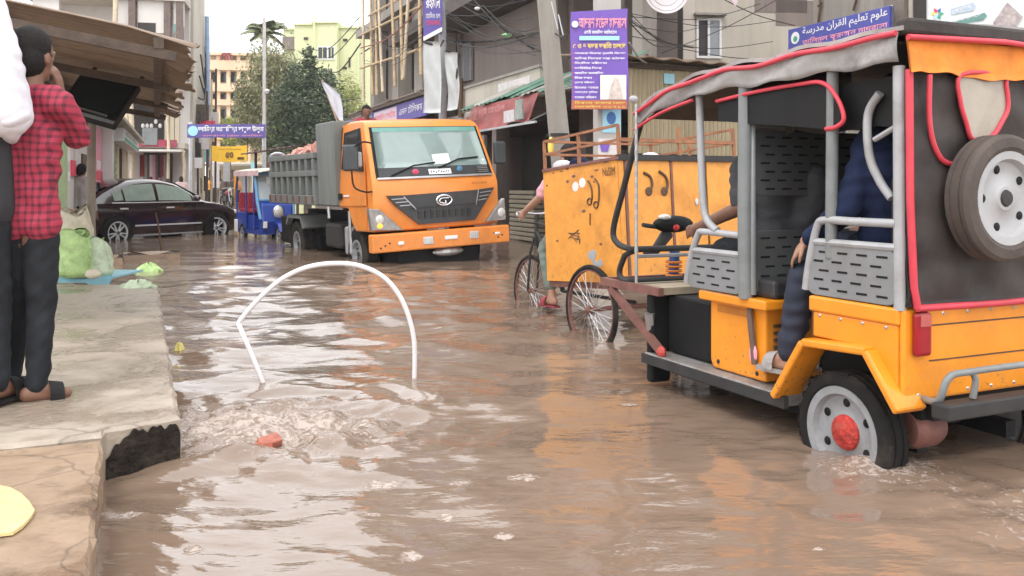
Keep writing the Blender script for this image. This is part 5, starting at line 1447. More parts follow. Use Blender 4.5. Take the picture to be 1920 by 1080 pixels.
# front nose frame, struts, boxes
n1, n2 = Q(1130, 527, .5), Q(1196, 545, .5)
z_ = n1.z
mb = MB().beam((n1.x, .5, z_), (1.30, .5, z_), .035, .045).beam((n1.x, -.5, z_), (1.30, -.5, z_), .035, .045).beam((n1.x, .5, z_), (n1.x, -.5, z_), .035, .045).beam((1.56, .5, z_), (1.56, -.5, z_), .03, .04)
mb.build('nose_frame', RUST, T)
MB().box(1.32, 1.62, -.42, .47, z_ - .02, z_ + .02).build('front_deck', M('worn tan board', (.30, .25, .18), .8, var=.2), T)
st = Q(1240, 660, .5)
MB().beam((n1.x - .1, .5, z_ - .03), (st.x, .5, st.z), .03, .045).build('nose_strut', RUST, T)
MB().beam((n1.x - .1, -.5, z_ - .03), (st.x, -.5, st.z), .03, .045).build('nose_strut', RUST, T)
MB().ball((st.x, .5, st.z), (.035, .025, .035), 8, 6).build('red_reflector', M('dull red reflector', (.4, .05, .04), .5, var=.3), T)
MB().box(1.40, 1.46, .36, .50, .02, .53).build('front_panel', BLACK, T, bevel=.02)
MB().box(.98, 1.38, -.42, .40, .20, z_ - .025).build('battery_box', BLACK, T, bevel=.015)
MB().tube([(1.44, .47, .30), (1.42, .50, .42)], .03, 8).build('cable_loop', STEEL, T)
wheel(T, (1.62, 0, .08), .235, .10, .16, 1, 5)
MB().tube(spline([(1.30, 0, .32), (1.45, .09, .36), (1.62, .09, .37), (1.8, .09, .33)], 4), .02, 6).build('front_fork', BLUEP, T)
# steering column and head
h0 = Q(1265, 470, .05); h1 = Q(1266, 545, .05)
MB().tube([(h1.x + .02, .05, z_), (h0.x, .05, h0.z)], .034, 10).build('steering_column', M('blue steel', (.03, .10, .30), .4, var=.15), T, smooth=60)
for k in range(4): MB().lathe([(.05, -.008), (.056, 0), (.05, .008)], (h1.x + .015, .05, z_ + .03 + .028 * k), 'z', 14, closed=True).build('spring_coil', FRINGE, T)
hz = Q(1262, 420, .05)
hd_ = MB().ball((hz.x, .05, hz.z), (.055, .15, .055), 14, 9).build('handlebar_console', BLACK, T, smooth=180)
MB().ball((hz.x - .01, .12, hz.z + .045), (.04, .045, .02), 10, 6).build('speedometer', LENS, hd_, smooth=180)
MB().ball((hz.x - .05, .06, hz.z - .02), (.012, .025, .02), 8, 6).build('red_switch', RED, hd_)
MB().tube(spline([(hz.x, -.28, hz.z - .02), (hz.x + .02, -.1, hz.z - .02), (hz.x + .02, .12, hz.z - .02), (hz.x - .04, .30, hz.z + .0)], 5), .014, 8).build('handlebar', DGREY, T, smooth=60)
k0 = Q(1228, 470, .2)
MB().tube([(hz.x + .02, .08, hz.z - .06), (k0.x, .2, k0.z), (k0.x + .06, .24, k0.z - .02)], [.04, .03, .02], 8).build('lever_cluster', DGREY, T, smooth=60)
# front bench: yellow box with louvres, grey perforated side and backrests
MB().prism([(.50, .20), (.50, .60), (.93, .60), (.93, .24), (.91, .20)], 'y', -.44, .445).build('front_box', YELLOW, T, bevel=.012)
MB().box(.44, .96, -.48, .50, .555, .605).build('front_box_rim', YELLOW, T, bevel=.01)
for k in range(7): MB().box(.488, .498, .24, .40, .26 + k * .034, .275 + k * .034).build('louvre', PDARK, T)
MB().lathe([(.001, -.01), (.022, -.01), (.022, .005)], (.492, .33, .225), 'x', 12).build('socket', BLACK, T)
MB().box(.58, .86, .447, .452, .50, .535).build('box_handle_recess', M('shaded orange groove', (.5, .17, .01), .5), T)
MB().tube(spline([(.60, .455, .57), (.58, .47, .5), (.57, .46, .36), (.56, .46, .28)], 4), .016, 7).build('strap', BROWNC, T)
MB().ball((.57, .462, .33), (.03, .01, .05), 8, 5).build('red_tag', PPINK, T)
seatm = M('black vinyl seat', (.03, .03, .032), .5, var=.2, dirt=.2)
MB().box(.44, .92, -.44, .44, .606, .70).build('front_seat', seatm, T, bevel=.02)
MB().box(-.33, .14, -.46, .46, .668, .76).build('rear_seat', seatm, T, bevel=.02)
MB().box(-.34, -.25, -.46, .46, .78, 1.2).build('rear_seat_back', seatm, T, bevel=.03)
def perforated(name, x0, x1, y, z0, z1, ax, rows, cols, mat, tilt=0.0, frame=True):
    """pressed steel panel with slots; ax 'y': in the xz plane at y, ax 'x': in the yz plane at x=y"""
    r = .05; a, c = (x0, z0), (x1, z1)
    poly = []
    for cx, cz, a0 in ((x1 - r, z1 - r, 0), (x0 + r, z1 - r, 90), (x0 + r, z0 + r, 180), (x1 - r, z0 + r, 270)):
        for k in range(5): t_ = math.radians(a0 + k * 22.5); poly.append((cx + r * math.cos(t_), cz + r * math.sin(t_)))
    pn = MB().prism(poly, ax, y - .007, y + .007).build(name, mat, T, bevel=.004)
    for i in range(rows):
        for j in range(cols):
            u = x0 + (x1 - x0) * (j + .7 + .3 * (i % 2)) / (cols + .7); z = z0 + (z1 - z0) * (i + .8) / (rows + .6); l = (x1 - x0) / (cols + 1) * .28
            mb = MB()
            for s in (1, -1):
                if ax == 'y': mb.box(u - l, u + l, y + s * .0075 - .0012, y + s * .0075 + .0012, z - .0045, z + .0045)
                else: mb.box(y + s * .0075 - .0012, y + s * .0075 + .0012, u - l, u + l, z - .0045, z + .0045)
            mb.build('slot', BLACK, pn)
    return pn
pn = perforated('side_guard', -.335, .16, .50, .672, .895, 'y', 5, 4, M('guard grey', (.21, .215, .22), .45, var=.1, dirt=.25))
MB().tube(spline([(.17, .50, .69), (.15, .50, .80), (.10, .50, .97), (.05, .50, 1.0), (-.12, .50, 1.0), (-.33, .50, 1.0)], 5), .018, 9).build('armrest_tube', LGREY, T, smooth=60)
MB().tube([(-.33, .50, .905), (.12, .50, .905)], .016, 8).build('guard_rail', LGREY, T)
pn = perforated('side_guard', .60, 1.05, .50, .612, .80, 'y', 4, 3, bpy.data.materials['guard grey'])
MB().tube(spline([(1.06, .50, .63), (1.03, .50, .75), (.96, .50, .89), (.90, .50, .91), (.62, .50, .905)], 5), .018, 9).build('armrest_tube', LGREY, T, smooth=60)
MB().tube([(.62, .50, .81), (1.01, .50, .81)], .016, 8).build('guard_rail', LGREY, T)
DPAN = M('shade dark pressed steel', (.075, .08, .082), .5, var=.15, dirt=.2)  # steel colour darkened to paint in the unlit cabin
perforated('seat_back_panel', -.43, .47, .565, .625, .93, 'x', 6, 8, DPAN)
perforated('seat_back_panel', -.43, .47, .565, 1.10, 1.42, 'x', 7, 8, DPAN)
MB().tube([(.565, .47, .62), (.565, .47, 1.45), (.565, -.45, 1.45), (.565, -.45, .62)], .02, 8).build('seat_back_frame', GREYM, T, smooth=60)
perforated('side_guard', -.335, .16, -.50, .672, .895, 'y', 5, 4, LGREY)
perforated('side_guard', .60, 1.05, -.50, .612, .80, 'y', 4, 3, LGREY)
MB().tube(spline([(.17, -.50, .69), (.10, -.50, .97), (.05, -.50, 1.0), (-.33, -.50, 1.0)], 5), .018, 9).build('armrest_tube', LGREY, T, smooth=60)
# spare wheel
wheel(T, (xr - .10, 0.105, 1.10), .252, .115, .180, -1, 5, M('silver wheel rim', (.40, .40, .41), .5, metal=.1, var=.1, dirt=.25), axis='x', tyre=M('dusty tyre rubber', (.085, .066, .057), .85, var=.25, bump=.2), label='spare wheel mounted on the back canvas', tread=False).rotation_euler = (0, 0, math.radians(-90))
bpy.data.objects[[o.name for o in T.children if o.name.startswith('wheel')][-1]].rotation_euler = (0, 0, math.radians(-90))

# ------------------------------------------------------------------ orange tipper truck
TW = 2.25
tf = Vector((.5, -.866)); tl = Vector((.866, .5))
A_ = Vector((-1.97, 12.6)); O_ = A_ + tl * (TW / 2)
TROT = (math.radians(2.6), 0, math.atan2(tf.y, tf.x))
TM = mat_of((O_.x, O_.y, 0), TROT)
T = thing('tipper_truck', 'orange tipper truck with a ribbed grey bed facing the camera in the flood', 'truck', (O_.x, O_.y, 0), rot=TROT)
TR = T
def S(px, py, y=-1.03): return hit(TM, px, py, 1, y)
def Fq(px, py, x=-.10): return hit(TM, px, py, 0, x)
zb0, zb1 = .23, .495
# cab shell: side outline swept across, narrowed towards the roof
prof = [(-.12, .52), (-.085, .80), (-.085, 1.18), (-.125, 1.27), (-.30, 1.62), (-.50, 2.03), (-.60, 2.12), (-.80, 2.17), (-1.25, 2.17), (-1.52, 2.13), (-1.58, 2.05), (-1.58, .84), (-1.22, .84), (-1.08, .62), (-.92, .50)]
def tap(y, z): return y * (1 - max(0, z - 1.2) * .085)
mb = MB(); ys = [-1.03, -.98, -.5, 0, .5, .98, 1.03]; n_ = len(prof)
for yy in ys:
    for (x, z) in prof:
        xx = x - (.05 * (abs(yy) / 1.03) ** 3 if x > -.8 else 0)
        mb.v.append((xx, tap(yy, z), z + (.02 * (1 - (yy / 1.03) ** 2) if z > 2.1 else 0)))
for j in range(len(ys) - 1):
    for k in range(n_): mb.f.append((j * n_ + k, j * n_ + (k + 1) % n_, (j + 1) * n_ + (k + 1) % n_, (j + 1) * n_ + k))
mb.f.append(tuple(reversed(range(n_)))); mb.f.append(tuple((len(ys) - 1) * n_ + k for k in range(n_)))
mb.build('cab', ORANGE, T, smooth=38, bevel=.025)
# windscreen
def ws(u, v, off):
    x0, z0, x1, z1 = -.135, 1.285, -.52, 2.06
    z = z0 + (z1 - z0) * v; x = x0 + (x1 - x0) * v
    yy = tap(.98 * (2 * u - 1), z)
    return Vector((x + off * .9 - .05 * abs(2 * u - 1) ** 3, yy, z + off * .44))
MB().sheet(lambda u, v: ws(.008 + .984 * u, .01 + .98 * v, .012), 12, 4, (-.01, 0, -.004)).build('windscreen_seal', BLACK, T)
wsg = M('sky paled windscreen glass', (.20, .27, .255), .05, var=.15, scale=1.2, spec=1.0, coat=.6)  # pale greenish base colour paints in the reflected sky
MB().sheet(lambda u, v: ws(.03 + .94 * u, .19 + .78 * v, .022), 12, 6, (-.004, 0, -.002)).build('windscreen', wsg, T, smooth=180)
MB().sheet(lambda u, v: ws(.03 + .94 * u, .885 + .085 * v, .0245), 12, 2, (-.001, 0, -.001)).build('sun_strip', M('green sun strip', (.14, .32, .27), .15, var=.1), T)
MB().sheet(lambda u, v: ws(.03 + .94 * u, .02 + .165 * v, .022), 12, 2, (-.004, 0, -.002)).build('scuttle_panel', M('scuttle black', (.03, .032, .034), .35, var=.2), T)
MB().sheet(lambda u, v: ws(.015 + .97 * u, -.025 + .035 * v, .03), 12, 1, (-.012, 0, -.004)).build('silver_strip', STEEL, T)
for k in range(4): MB().beam(ws(.86, .05 + .035 * k, .03), ws(.955, .05 + .035 * k, .03), .01, .012).build('vent_slot', STEEL, T)
pl = MB().sheet(lambda u, v: ws(.43 + .19 * u, .035 + .10 * v, .03), 2, 1, (-.003, 0, 0)).build('number_plate', WPRINT, T)
for k in range(8): MB().beam(ws(.445 + .021 * k, .06 + .02 * (k % 2), .033), ws(.457 + .021 * k, .105 - .015 * (k % 3), .033), .004, .016).build('plate_mark', BLACK, pl)
MB().sheet(lambda u, v: ws(.49 + .15 * u, .22 + .20 * v + .02 * u, .027), 2, 2, (-.002, 0, 0)).build('windscreen_paper', M('pale paper', (.66, .72, .68), .6), T)
MB().ball(ws(.32, .09, .03), (.012, .06, .045), 10, 6).build('pink_sticker', M('pink sticker', (.6, .08, .16), .5), T)
MB().ball(ws(.70, .12, .03), (.012, .05, .045), 10, 6).build('blue_sticker', M('blue sticker', (.08, .22, .36), .5), T)
for (u0, v0, u1, v1) in ((.12, .03, .50, .26), (.52, .15, .90, .34)):
    MB().tube([ws(u0, v0, .035), ws((u0 + u1) / 2, (v0 + v1) / 2 + .06, .045), ws(u1, v1, .035)], .012, 6).build('wiper', BLACK, T)
# grille, lamps, front trim
def fpoly(pts, x, t=.012): return [(Fq(*p, x).y, Fq(*p, x).z) for p in pts]
xg = -.075
gp = fpoly([(724, 367), (744, 388), (786, 421), (890, 412), (907, 384), (926, 351), (890, 356), (760, 366)], xg)
mb = MB(); mb.prism(list(reversed(gp)), 'x', xg - .02, xg + .015); GR = mb.build('grille', M('grille plastic', (.035, .036, .038), .35, var=.2, dirt=.2), T)
for k in range(9):
    a, c = Fq(784 + 11.5 * k, 396 - .8 * k, xg + .02), Fq(791 + 11.5 * k, 410 - .8 * k, xg + .02)
    MB().box(xg + .015, xg + .03, a.y, c.y, c.z, a.z).build('grille_block', DGREY, GR)
for (a, c) in (((770, 391), (898, 380)), ((757, 369), (780, 392)), ((897, 355), (893, 383))):
    MB().beam(Fq(*a, xg + .03), Fq(*c, xg + .03), .012, .014).build('grille_bar', STEEL if a[0] != 770 else DGREY, GR)
for k in range(3):
    for (a, c) in (((734 + 8 * k, 374 + 6 * k), (761 + 6 * k, 372 + 6 * k)), ((900 - 1 * k, 361 + 7 * k), (921 - 4 * k, 358 + 7 * k))):
        MB().beam(Fq(*a, xg + .022), Fq(*c, xg + .022), .01, .012).build('grille_slat', STEEL, GR)
c = Fq(833, 375, xg + .03)
em = MB(); em.tube([(c.x, c.y + .125 * math.cos(t_), c.z + .075 * math.sin(t_)) for t_ in np.linspace(0, 2 * math.pi, 20, endpoint=False)], .017, 7, closed=True)
em.build('badge_ring', CHROME, GR, smooth=60)
MB().ball((c.x - .01, c.y, c.z), (.012, .11, .062), 14, 8).build('badge', DGREY, GR, smooth=180)
MB().tube(spline([(c.x + .012, c.y + .07, c.z + .03), (c.x + .012, c.y - .05, c.z + .03), (c.x + .012, c.y - .08, c.z - .02), (c.x + .012, c.y + .02, c.z - .045), (c.x + .012, c.y + .01, c.z)], 4), .011, 6).build('badge_mark', CHROME, GR)
text('EICHER', 0, .26, 0, .035, 0, M('dim lettering', (.35, .14, .04), .5), T, M4=Matrix.Translation((-.082, Fq(884, 345).y, Fq(884, 345).z)) @ Matrix.Rotation(math.pi / 2, 4, 'Z'))
for nm, pts, lit in (('headlight', [(691, 391), (712, 393), (757, 432), (697, 433)], True), ('headlight', [(946, 371), (949, 412), (912, 416), (930, 388)], False)):
    pp = fpoly(pts, xg + .0)
    if sum((pp[i][0] * pp[(i + 1) % 4][1] - pp[(i + 1) % 4][0] * pp[i][1]) for i in range(4)) < 0: pp = pp[::-1]
    HL = MB().prism(pp, 'x', xg - .10, xg + .005).build(nm, M('headlamp shell', (.30, .285, .275), .2, metal=.5, var=.25, scale=14) if lit else bpy.data.materials['headlamp shell'], T, bevel=.01)
    cx = Fq(712 if lit else 940, 412 if lit else 398, xg)
    MB().ball((xg + .0, cx.y, cx.z), (.02, .07, .07), 12, 8).build('lens', LENS, HL, smooth=180)
    if lit:
        cx = Fq(712, 424, xg); MB().ball((xg + .012, cx.y, cx.z), (.015, .045, .035), 10, 6).build('indicator', AMBER, HL, smooth=180)
# bumper
MB().box(-.16, .0, -1.125, 1.125, zb0, zb1).build('bumper', ORANGE, T, bevel=.02)
for (px, py, w, hgt, m_, nm) in ((803, 451, .16, .11, LENS, 'fog_lamp'), (889, 440, .15, .11, LENS, 'fog_lamp'), (752, 456, .09, .05, WPRINT, 'bumper_label'), (846, 445, .21, .055, WPRINT, 'bumper_label'), (932, 437, .09, .035, WPRINT, 'bumper_label')):
    c = hit(TM, px, py, 0, .003)
    o = MB().box(-.002, .014, c.y - w / 2, c.y + w / 2, c.z - hgt / 2, c.z + hgt / 2).build(nm, m_, T, bevel=.008)
    if nm == 'fog_lamp':
        for k in range(4): MB().box(.0145, .018, c.y - w * .4 + k * w * .23, c.y - w * .3 + k * w * .23, c.z - hgt * .35, c.z + hgt * .35).build('lamp_rib', STEEL, o)
for k in range(6): MB().lathe([(.001, .008), (.014, .006), (.014, -.002)], (.0, -1.0 + .07 * (k % 3) + 1.85 * (k // 3), .3 + .03 * k % .1), 'x', 8).build('bolt', DGREY, T)
MB().box(-.9, -.2, -.66, .66, -.2, .2).box(-5.0, -1.2, -.28, .28, .0, .5).box(-5.3, -4.5, -.95, .95, .1, .6).build('underbody', BLACK, T)
MB().ball((-.12, .12, .16), (.08, .26, .07), 12, 7).build('tow_bracket', STEEL, T)
# door side
yd = -1.035
def side_poly(pts, name, mat, off=.006, parent=None, smooth=None):
    mb = MB(); ps = []
    for p in pts:
        q = S(*p, yd); z = q.z; ps.append((q.x, tap(-1.03, z) - off, z))
    n_ = len(ps)
    mb.add(ps + [(x, y + .012, z) for x, y, z in ps], [tuple(range(n_)), tuple(n_ + k for k in reversed(range(n_)))] + [(k, n_ + k, n_ + (k + 1) % n_, (k + 1) % n_) for k in range(n_)])
    return mb.build(name, mat, parent or T)
DR = side_poly([(634, 236), (670, 229), (683, 330), (687, 386), (634, 386)], 'door', ORANGE, .010)
side_poly([(638, 250), (667, 240), (679, 322), (638, 318)], 'window_seal', BLACK, .014, DR)
side_poly([(641, 254), (664, 246), (676, 318), (641, 315)], 'window', M('dark cab window', (.018, .02, .022), .1, var=.2), .019, DR)
side_poly([(637, 363), (643, 363), (643, 374), (637, 374)], 'handle', BLACK, .03, DR)
side_poly([(645, 366), (655, 366), (655, 369), (645, 369)], 'door_label', WPRINT, .016, DR)
side_poly([(633, 240), (635, 240), (635, 387), (633, 387)], 'door_gap', PDARK, .014)
side_poly([(664, 395), (688, 388), (689, 432), (684, 432)], 'wheel_arch', ORANGE, .012)
m0 = S(657, 296, -1.25)
mm = MB().box(m0.x - .05, m0.x + .03, -1.36, -1.13, m0.z - .19, m0.z + .19).build('mirror', M('mirror shell', (.05, .058, .062), .4, var=.1), T, bevel=.03)
MB().tube(spline([(m0.x, -1.2, m0.z + .15), (m0.x + .12, -1.1, m0.z + .22), (m0.x + .2, -1.0, m0.z + .2)], 4), .014, 7).build('mirror_arm', BLACK, T)
MB().tube(spline([(m0.x, -1.24, m0.z - .18), (m0.x + .02, -1.22, m0.z - .42), (m0.x + .12, -1.1, m0.z - .5), (m0.x + .25, -1.04, m0.z - .5)], 4), .013, 7).build('mirror_arm', BLACK, T)
m1 = S(671, 298, -1.12)
MB().box(m1.x - .02, m1.x + .03, -1.18, -1.06, m1.z - .12, m1.z + .1).build('wide_mirror', LGREY, T, bevel=.02)
MB().box(m0.x - .06, m0.x + .02, 1.13, 1.34, m0.z - .17, m0.z + .19).build('mirror', bpy.data.materials['mirror shell'], T, bevel=.03)
# chassis and wheels
MB().box(-5.3, -.2, -.42, -.3, .5, .72).box(-5.3, -.2, .3, .42, .5, .72).build('chassis_rail', BLACK, T)
MB().box(-2.5, -1.75, -1.0, -.5, .18, .58).build('fuel_tank', DGREY, T, bevel=.05)
MB().box(-1.6, -1.25, -.98, -.6, .1, .55).build('air_tank', LGREY, T, bevel=.04)
MB().tube([(-1.28, -.98, .15), (-1.3, -.98, .8)], .03, 6).build('step_pipe', STEEL, T)
MB().box(-3.9, -3.4, -.8, .8, .05, .3).build('rear_axle', BLACK, T)
wf = S(665, 470, -1.0).x; wr = S(557, 455, -1.0).x
wheel(T, (wf, -.86, .14), .40, .24, .215, -1, 6, RIM, label='front wheel with a grey steel rim beside the orange bumper')
wheel(T, (wf, .86, .14), .40, .24, .215, 1, 6, RIM)
for s in (-1, 1):
    wheel(T, (wr, s * .90, .14), .40, .23, .215, s, 6, RIM)
    wheel(T, (wr, s * .62, .14), .40, .23, .215, s, 0, RIM)
    MB().prism([(wr - .55, .5), (wr - .4, .66), (wr + .4, .66), (wr + .55, .45), (wr + .5, .42), (wr + .36, .6), (wr - .36, .6), (wr - .5, .46)], 'y', s * .52, s * 1.04).build('mudguard', BEDG, T)
# tipper bed
x0b, x1b = S(630, 300, -1.08).x, S(509, 300, -1.08).x
xh = S(596, 300, -1.08).x
zf = S(596, 384, -1.08).z; zt = S(598, 286, -1.08).z; zh = S(594, 233, -1.08).z
BD = MB().box(x1b, x0b - .02, -1.04, 1.04, zf - .02, zf + .14).build('bed_floor', BEDG, T, bevel=.01)
MB().box(x0b - .09, x0b - .03, -1.10, 1.10, zf, zh).build('headboard', BEDG, T, bevel=.015)
for s in (-1, 1):
    yy = s * 1.06
    MB().box(xh, x0b - .10, yy - .04, yy + .04, zf, zh).build('headboard_side', BEDG, T, bevel=.015)
    SD = MB().box(x1b, xh - .005, yy - s * .005 - .012, yy - s * .005 + .012, zf + .02, zt).build('side_wall', BEDG, T)
    zm = zf + (zt - zf) * .60
    for z0, z1, o in ((zf, zf + .16, .10), (zm - .04, zm + .06, .09), (zt - .09, zt + .01, .095)):
        MB().box(x1b, xh - .006, min(yy, yy + s * o), max(yy, yy + s * o), z0, z1).build('side_rail', BEDG, SD, bevel=.008)
    for k in range(8):
        x = x1b + (xh - x1b) * (k + .3) / 7.6
        for z0, z1 in ((zf + .165, zm - .045), (zm + .065, zt - .095)):
            MB().box(x - .06, x + .06, min(yy, yy + s * .085), max(yy, yy + s * .085), z0, z1).build('side_rib', BEDG, SD, bevel=.008)
        MB().box(x - .03, x + .03, min(yy + s * .101, yy + s * .12), max(yy + s * .101, yy + s * .12), zf + .03, zf + .15).build('hook', RUST, SD)
MB().box(x1b - .05, x1b, -1.06, 1.06, zf, zt).build('tailgate', BEDG, T, bevel=.01)
MB().tube([(x0b - .35, -1.12, zf - .02), (x0b - .33, -1.12, zf - .2)], .03, 8).build('bed_pin', STEEL, T)
# load of broken brick
rb = random.Random(9); mb = MB()
for k in range(420):
    u, v = rb.random(), rb.random()
    x = x1b + .2 + (xh - x1b + .3) * u; y = -.95 + 1.9 * v
    z = zt - .1 + .32 * min(1, 3 * u + .2) * (1 - .5 * (2 * v - 1) ** 4) * (.55 + .45 * u) + rb.uniform(-.03, .03)
    Mx = Matrix.Translation((x, y, z)) @ Euler((rb.uniform(0, 3), rb.uniform(0, 3), rb.uniform(0, 3))).to_matrix().to_4x4()
    s = rb.uniform(.05, .11); mb.box(-s, s, -s * .6, s * .6, -s * .45, s * .45, Mx)
mb.box(x1b + .05, x0b - .15, -1.0, 1.0, zf + .15, zt - .12)
o = mb.build('brick_rubble', BRICKM); o.matrix_world = TM; tag(o, 'heap of broken pinkish red brick in the grey tipper bed', None, kind='stuff')

# ------------------------------------------------------------------ cargo rickshaw
VROT = (0, .075, math.atan2(.875, -.485))
VL = Vector((1.05, 7.02, 0)); VM = mat_of(VL, VROT)
T = thing('cargo_rickshaw', 'scuffed orange sheet metal box rickshaw with spoked wheels and a rusty top rail', 'cargo rickshaw', VL, rot=VROT)
def V(px, py, y=.42): return hit(VM, px, py, 1, y)
vxr, vxf = V(1165, 400).x, V(1022, 420).x
zt, zb = V(1165, 294).z, V(1050, 527).z
def VX(px, py): return hit(VM, px, py, 0, vxr)
yR = VX(1470, 400).y; yR = max(-.75, min(-.42, yR))
MB().box(vxr + .02, vxf, .405, .42, zb, zt).build('side_panel', VAN, T)
MB().box(vxr + .02, vxf, yR, yR + .015, zb, zt).build('side_panel', VAN, T)
MB().box(vxf - .015, vxf - .001, yR + .016, .404, zb, zt).build('front_panel', VAN, T)
MB().box(vxr + .02, vxf - .02, yR + .02, .40, zb, zb + .02).build('box_floor', VAN, T)
MB().box(vxr + .02, vxf - .02, yR + .02, .40, zt - .05, zt - .03).build('box_lid', RAIL, T)
ym1, ym2 = VX(1176, 400).y, VX(1262, 400).y
for k, (ya, yb_) in enumerate(((.42, ym1 + .012), (ym1 - .012, ym2 + .01), (ym2 - .01, (ym2 + yR) / 2), ((ym2 + yR) / 2 - .02, yR))):
    MB().box(vxr, vxr + .016, yb_, ya, zb, zt - .02).build('rear_door', VAN, T, bevel=.004)
for y in (ym1, ym2): MB().box(vxr - .008, vxr + .012, y - .010, y + .010, zb, zt - .02).build('door_edge', RUST, T)
MB().box(vxr - .02, vxr + .03, yR, .43, zt - .022, zt + .022).build('top_edge', DGREY, T)
MB().box(vxr - .01, vxf, .418, .432, zt - .015, zt + .008).build('top_edge', RUST, T)
for z in (zb - .03,): MB().box(vxr, vxf, .36, .40, zb - .05, zb - .002).box(vxr, vxf, yR + .02, yR + .06, zb - .05, zb - .002).build('underframe', RUST, T)
# rust edge flakes and scratches
for k in range(16):
    x = rnd.uniform(vxr + .05, vxf - .05); z = zt - rnd.uniform(.01, .16) if k < 11 else rnd.uniform(zb + .1, zt)
    MB().ball((x, .421, z), (rnd.uniform(.01, .035), .0015, rnd.uniform(.006, .015)), 7, 4).build('rust_spot', RUST, T)
c = V(1115, 488); 
for k in range(5): MB().ball((c.x + rnd.uniform(-.09, .09), .421, c.z + rnd.uniform(-.04, .05)), (rnd.uniform(.03, .05), .002, rnd.uniform(.025, .05)), 9, 5).build('bare_patch', LGREY, T)
c = V(1078, 440)
for k in range(9): MB().tube([(c.x + rnd.uniform(-.08, .08), .4215, c.z + rnd.uniform(-.04, .05)), (c.x + rnd.uniform(-.1, .1), .4215, c.z + rnd.uniform(-.08, .03))], .004, 4).build('scratch', PDARK, T)
for px, py in ((1079, 350), (1092, 343)): c = V(px, py); MB().ball((c.x, .421, c.z), (.05, .002, .04), 9, 5).build('white_patch', WHITE, T)
def paint(pts, r, y=.424):
    MB().tube(spline([Vector((V(*p).x, y, V(*p).z)) for p in pts], 5), r, 6).build('painted_mark', PDARK, T)
for pts in ([(1103, 339), (1109, 350), (1111, 368), (1109, 380)], [(1116, 335), (1123, 347), (1124, 368), (1122, 385)]): paint(pts, .007)
for cx, cy in ((1106, 378), (1118, 384)):
    paint([(cx + 4 * math.cos(t_), cy + 6 * math.sin(t_)) for t_ in np.linspace(0, 2 * math.pi, 8)], .006)
paint([(1107, 400), (1107, 415), (1107, 422)], .005)
def paintx(pts, rr):
    MB().tube(spline([Vector((vxr - .004, VX(*p).y, VX(*p).z)) for p in pts], 5), rr, 6).build('painted_mark', PDARK, T)
for dx in (0, 29):
    paintx([(1206 + dx, 324 - dx * .1), (1218 + dx, 331), (1222 + dx, 345), (1219 + dx, 358)], .012)
    c = VX(1216 + dx, 359); MB().ball((vxr - .004, c.y, c.z), (.004, .035, .035), 10, 6).build('painted_mark', PDARK, T)
c = VX(1306, 379); MB().ball((vxr - .003, c.y, c.z), (.004, .018, .03), 8, 5).build('lock', STEEL, T)
a, c = V(1131, 331), V(1153, 312)
text('NaSIM', 0, abs(a.x - c.x), 0, abs(c.z - a.z), 0, PDARK, T, M4=Matrix.Translation((a.x, .4235, a.z)) @ Matrix.Rotation(math.pi, 4, 'Z'))
# top rail
rt1, rt2 = zt + .20, zt + .10
pz = [V(1165, 232).z, V(1165, 260).z]
rt1, rt2 = pz
posts = [(vxr + .01, .41), ((vxr + vxf) * .5, .41), (vxf - .02, .41), (vxf - .02, yR + .02), ((vxr + vxf) * .5, yR + .02), (vxr + .01, yR + .02), (vxr + .01, (.41 + yR) * .5)]
for x, y in posts: MB().beam((x, y, zt - .01), (x, y, rt1), .022, .022).build('rail_post', RAIL, T)
for z in (rt1, rt2):
    for a, c in (((vxr + .01, .41), (vxf - .02, .41)), ((vxf - .02, .41), (vxf - .02, yR + .02)), ((vxf - .02, yR + .02), (vxr + .01, yR + .02))):
        MB().beam((*a, z), (*c, z), .019, .019).build('rail', RAIL, T)
MB().beam((vxr + .01, .41, rt2), (vxr + .01, yR + .02, rt2), .028, .028).build('rail', RAIL, T)
for k, (x, y, m_) in enumerate(((vxf - .2, .2, REDC), (vxf - .35, .28, NAVYC), (vxf - .12, .3, WHITEC), (vxr + .3, -.1, PAPER))):
    MB().ball((x, y, zt + .03), (.10, .08, .05), 10, 6).build('cloth_bundle', m_, T, smooth=180)
# wheels
def spoked(parent, c, R, label=None):
    W = bpy.data.objects.new('wheel', None); COL.objects.link(W); W.parent = parent; W.location = c
    if label: W['label'] = label
    MB().tube([(R * math.cos(t_), 0, R * math.sin(t_)) for t_ in np.linspace(0, 2 * math.pi, 48, endpoint=False)], .021, 8, closed=True).build('tyre', RUBBER, W, smooth=60)
    MB().lathe([(R - .028, -.014), (R - .018, -.014), (R - .018, .014), (R - .028, .014)], (0, 0, 0), 'y', 48, closed=True).build('rim', RUST, W, smooth=40)
    mb = MB()
    for k in range(32):
        a = 2 * math.pi * k / 32; s = 1 if k % 2 else -1; b_ = a + (.28 if (k // 2) % 2 else -.28)
        mb.tube([(.028 * math.cos(b_), s * .032, .028 * math.sin(b_)), ((R - .025) * math.cos(a), 0, (R - .025) * math.sin(a))], .0022, 4)
    mb.build('spokes', STEEL, W)
    MB().lathe([(.012, -.05), (.034, -.034), (.018, -.026), (.018, .026), (.034, .034), (.012, .05)], (0, 0, 0), 'y', 14).build('hub', RUST, W, smooth=40)
    return W
spoked(T, (0, .50, .20), .325, 'near spoked rear wheel of the cargo rickshaw')
spoked(T, (0, min(-.50, yR - .08), .20), .325)
MB().tube([(0, .52, .20), (0, min(-.52, yR - .1), .20)], .018, 8).build('axle', RUST, T)
xw = hit(VM, 997, 520, 1, 0).x
spoked(T, (xw, 0, .27), .325, 'front bicycle wheel of the cargo rickshaw')
mb = MB()
for s in (.05, -.05): mb.tube([(xw, s, .27), (xw - .07, s, .62), (xw - .10, s * .3, .78)], .012, 7)
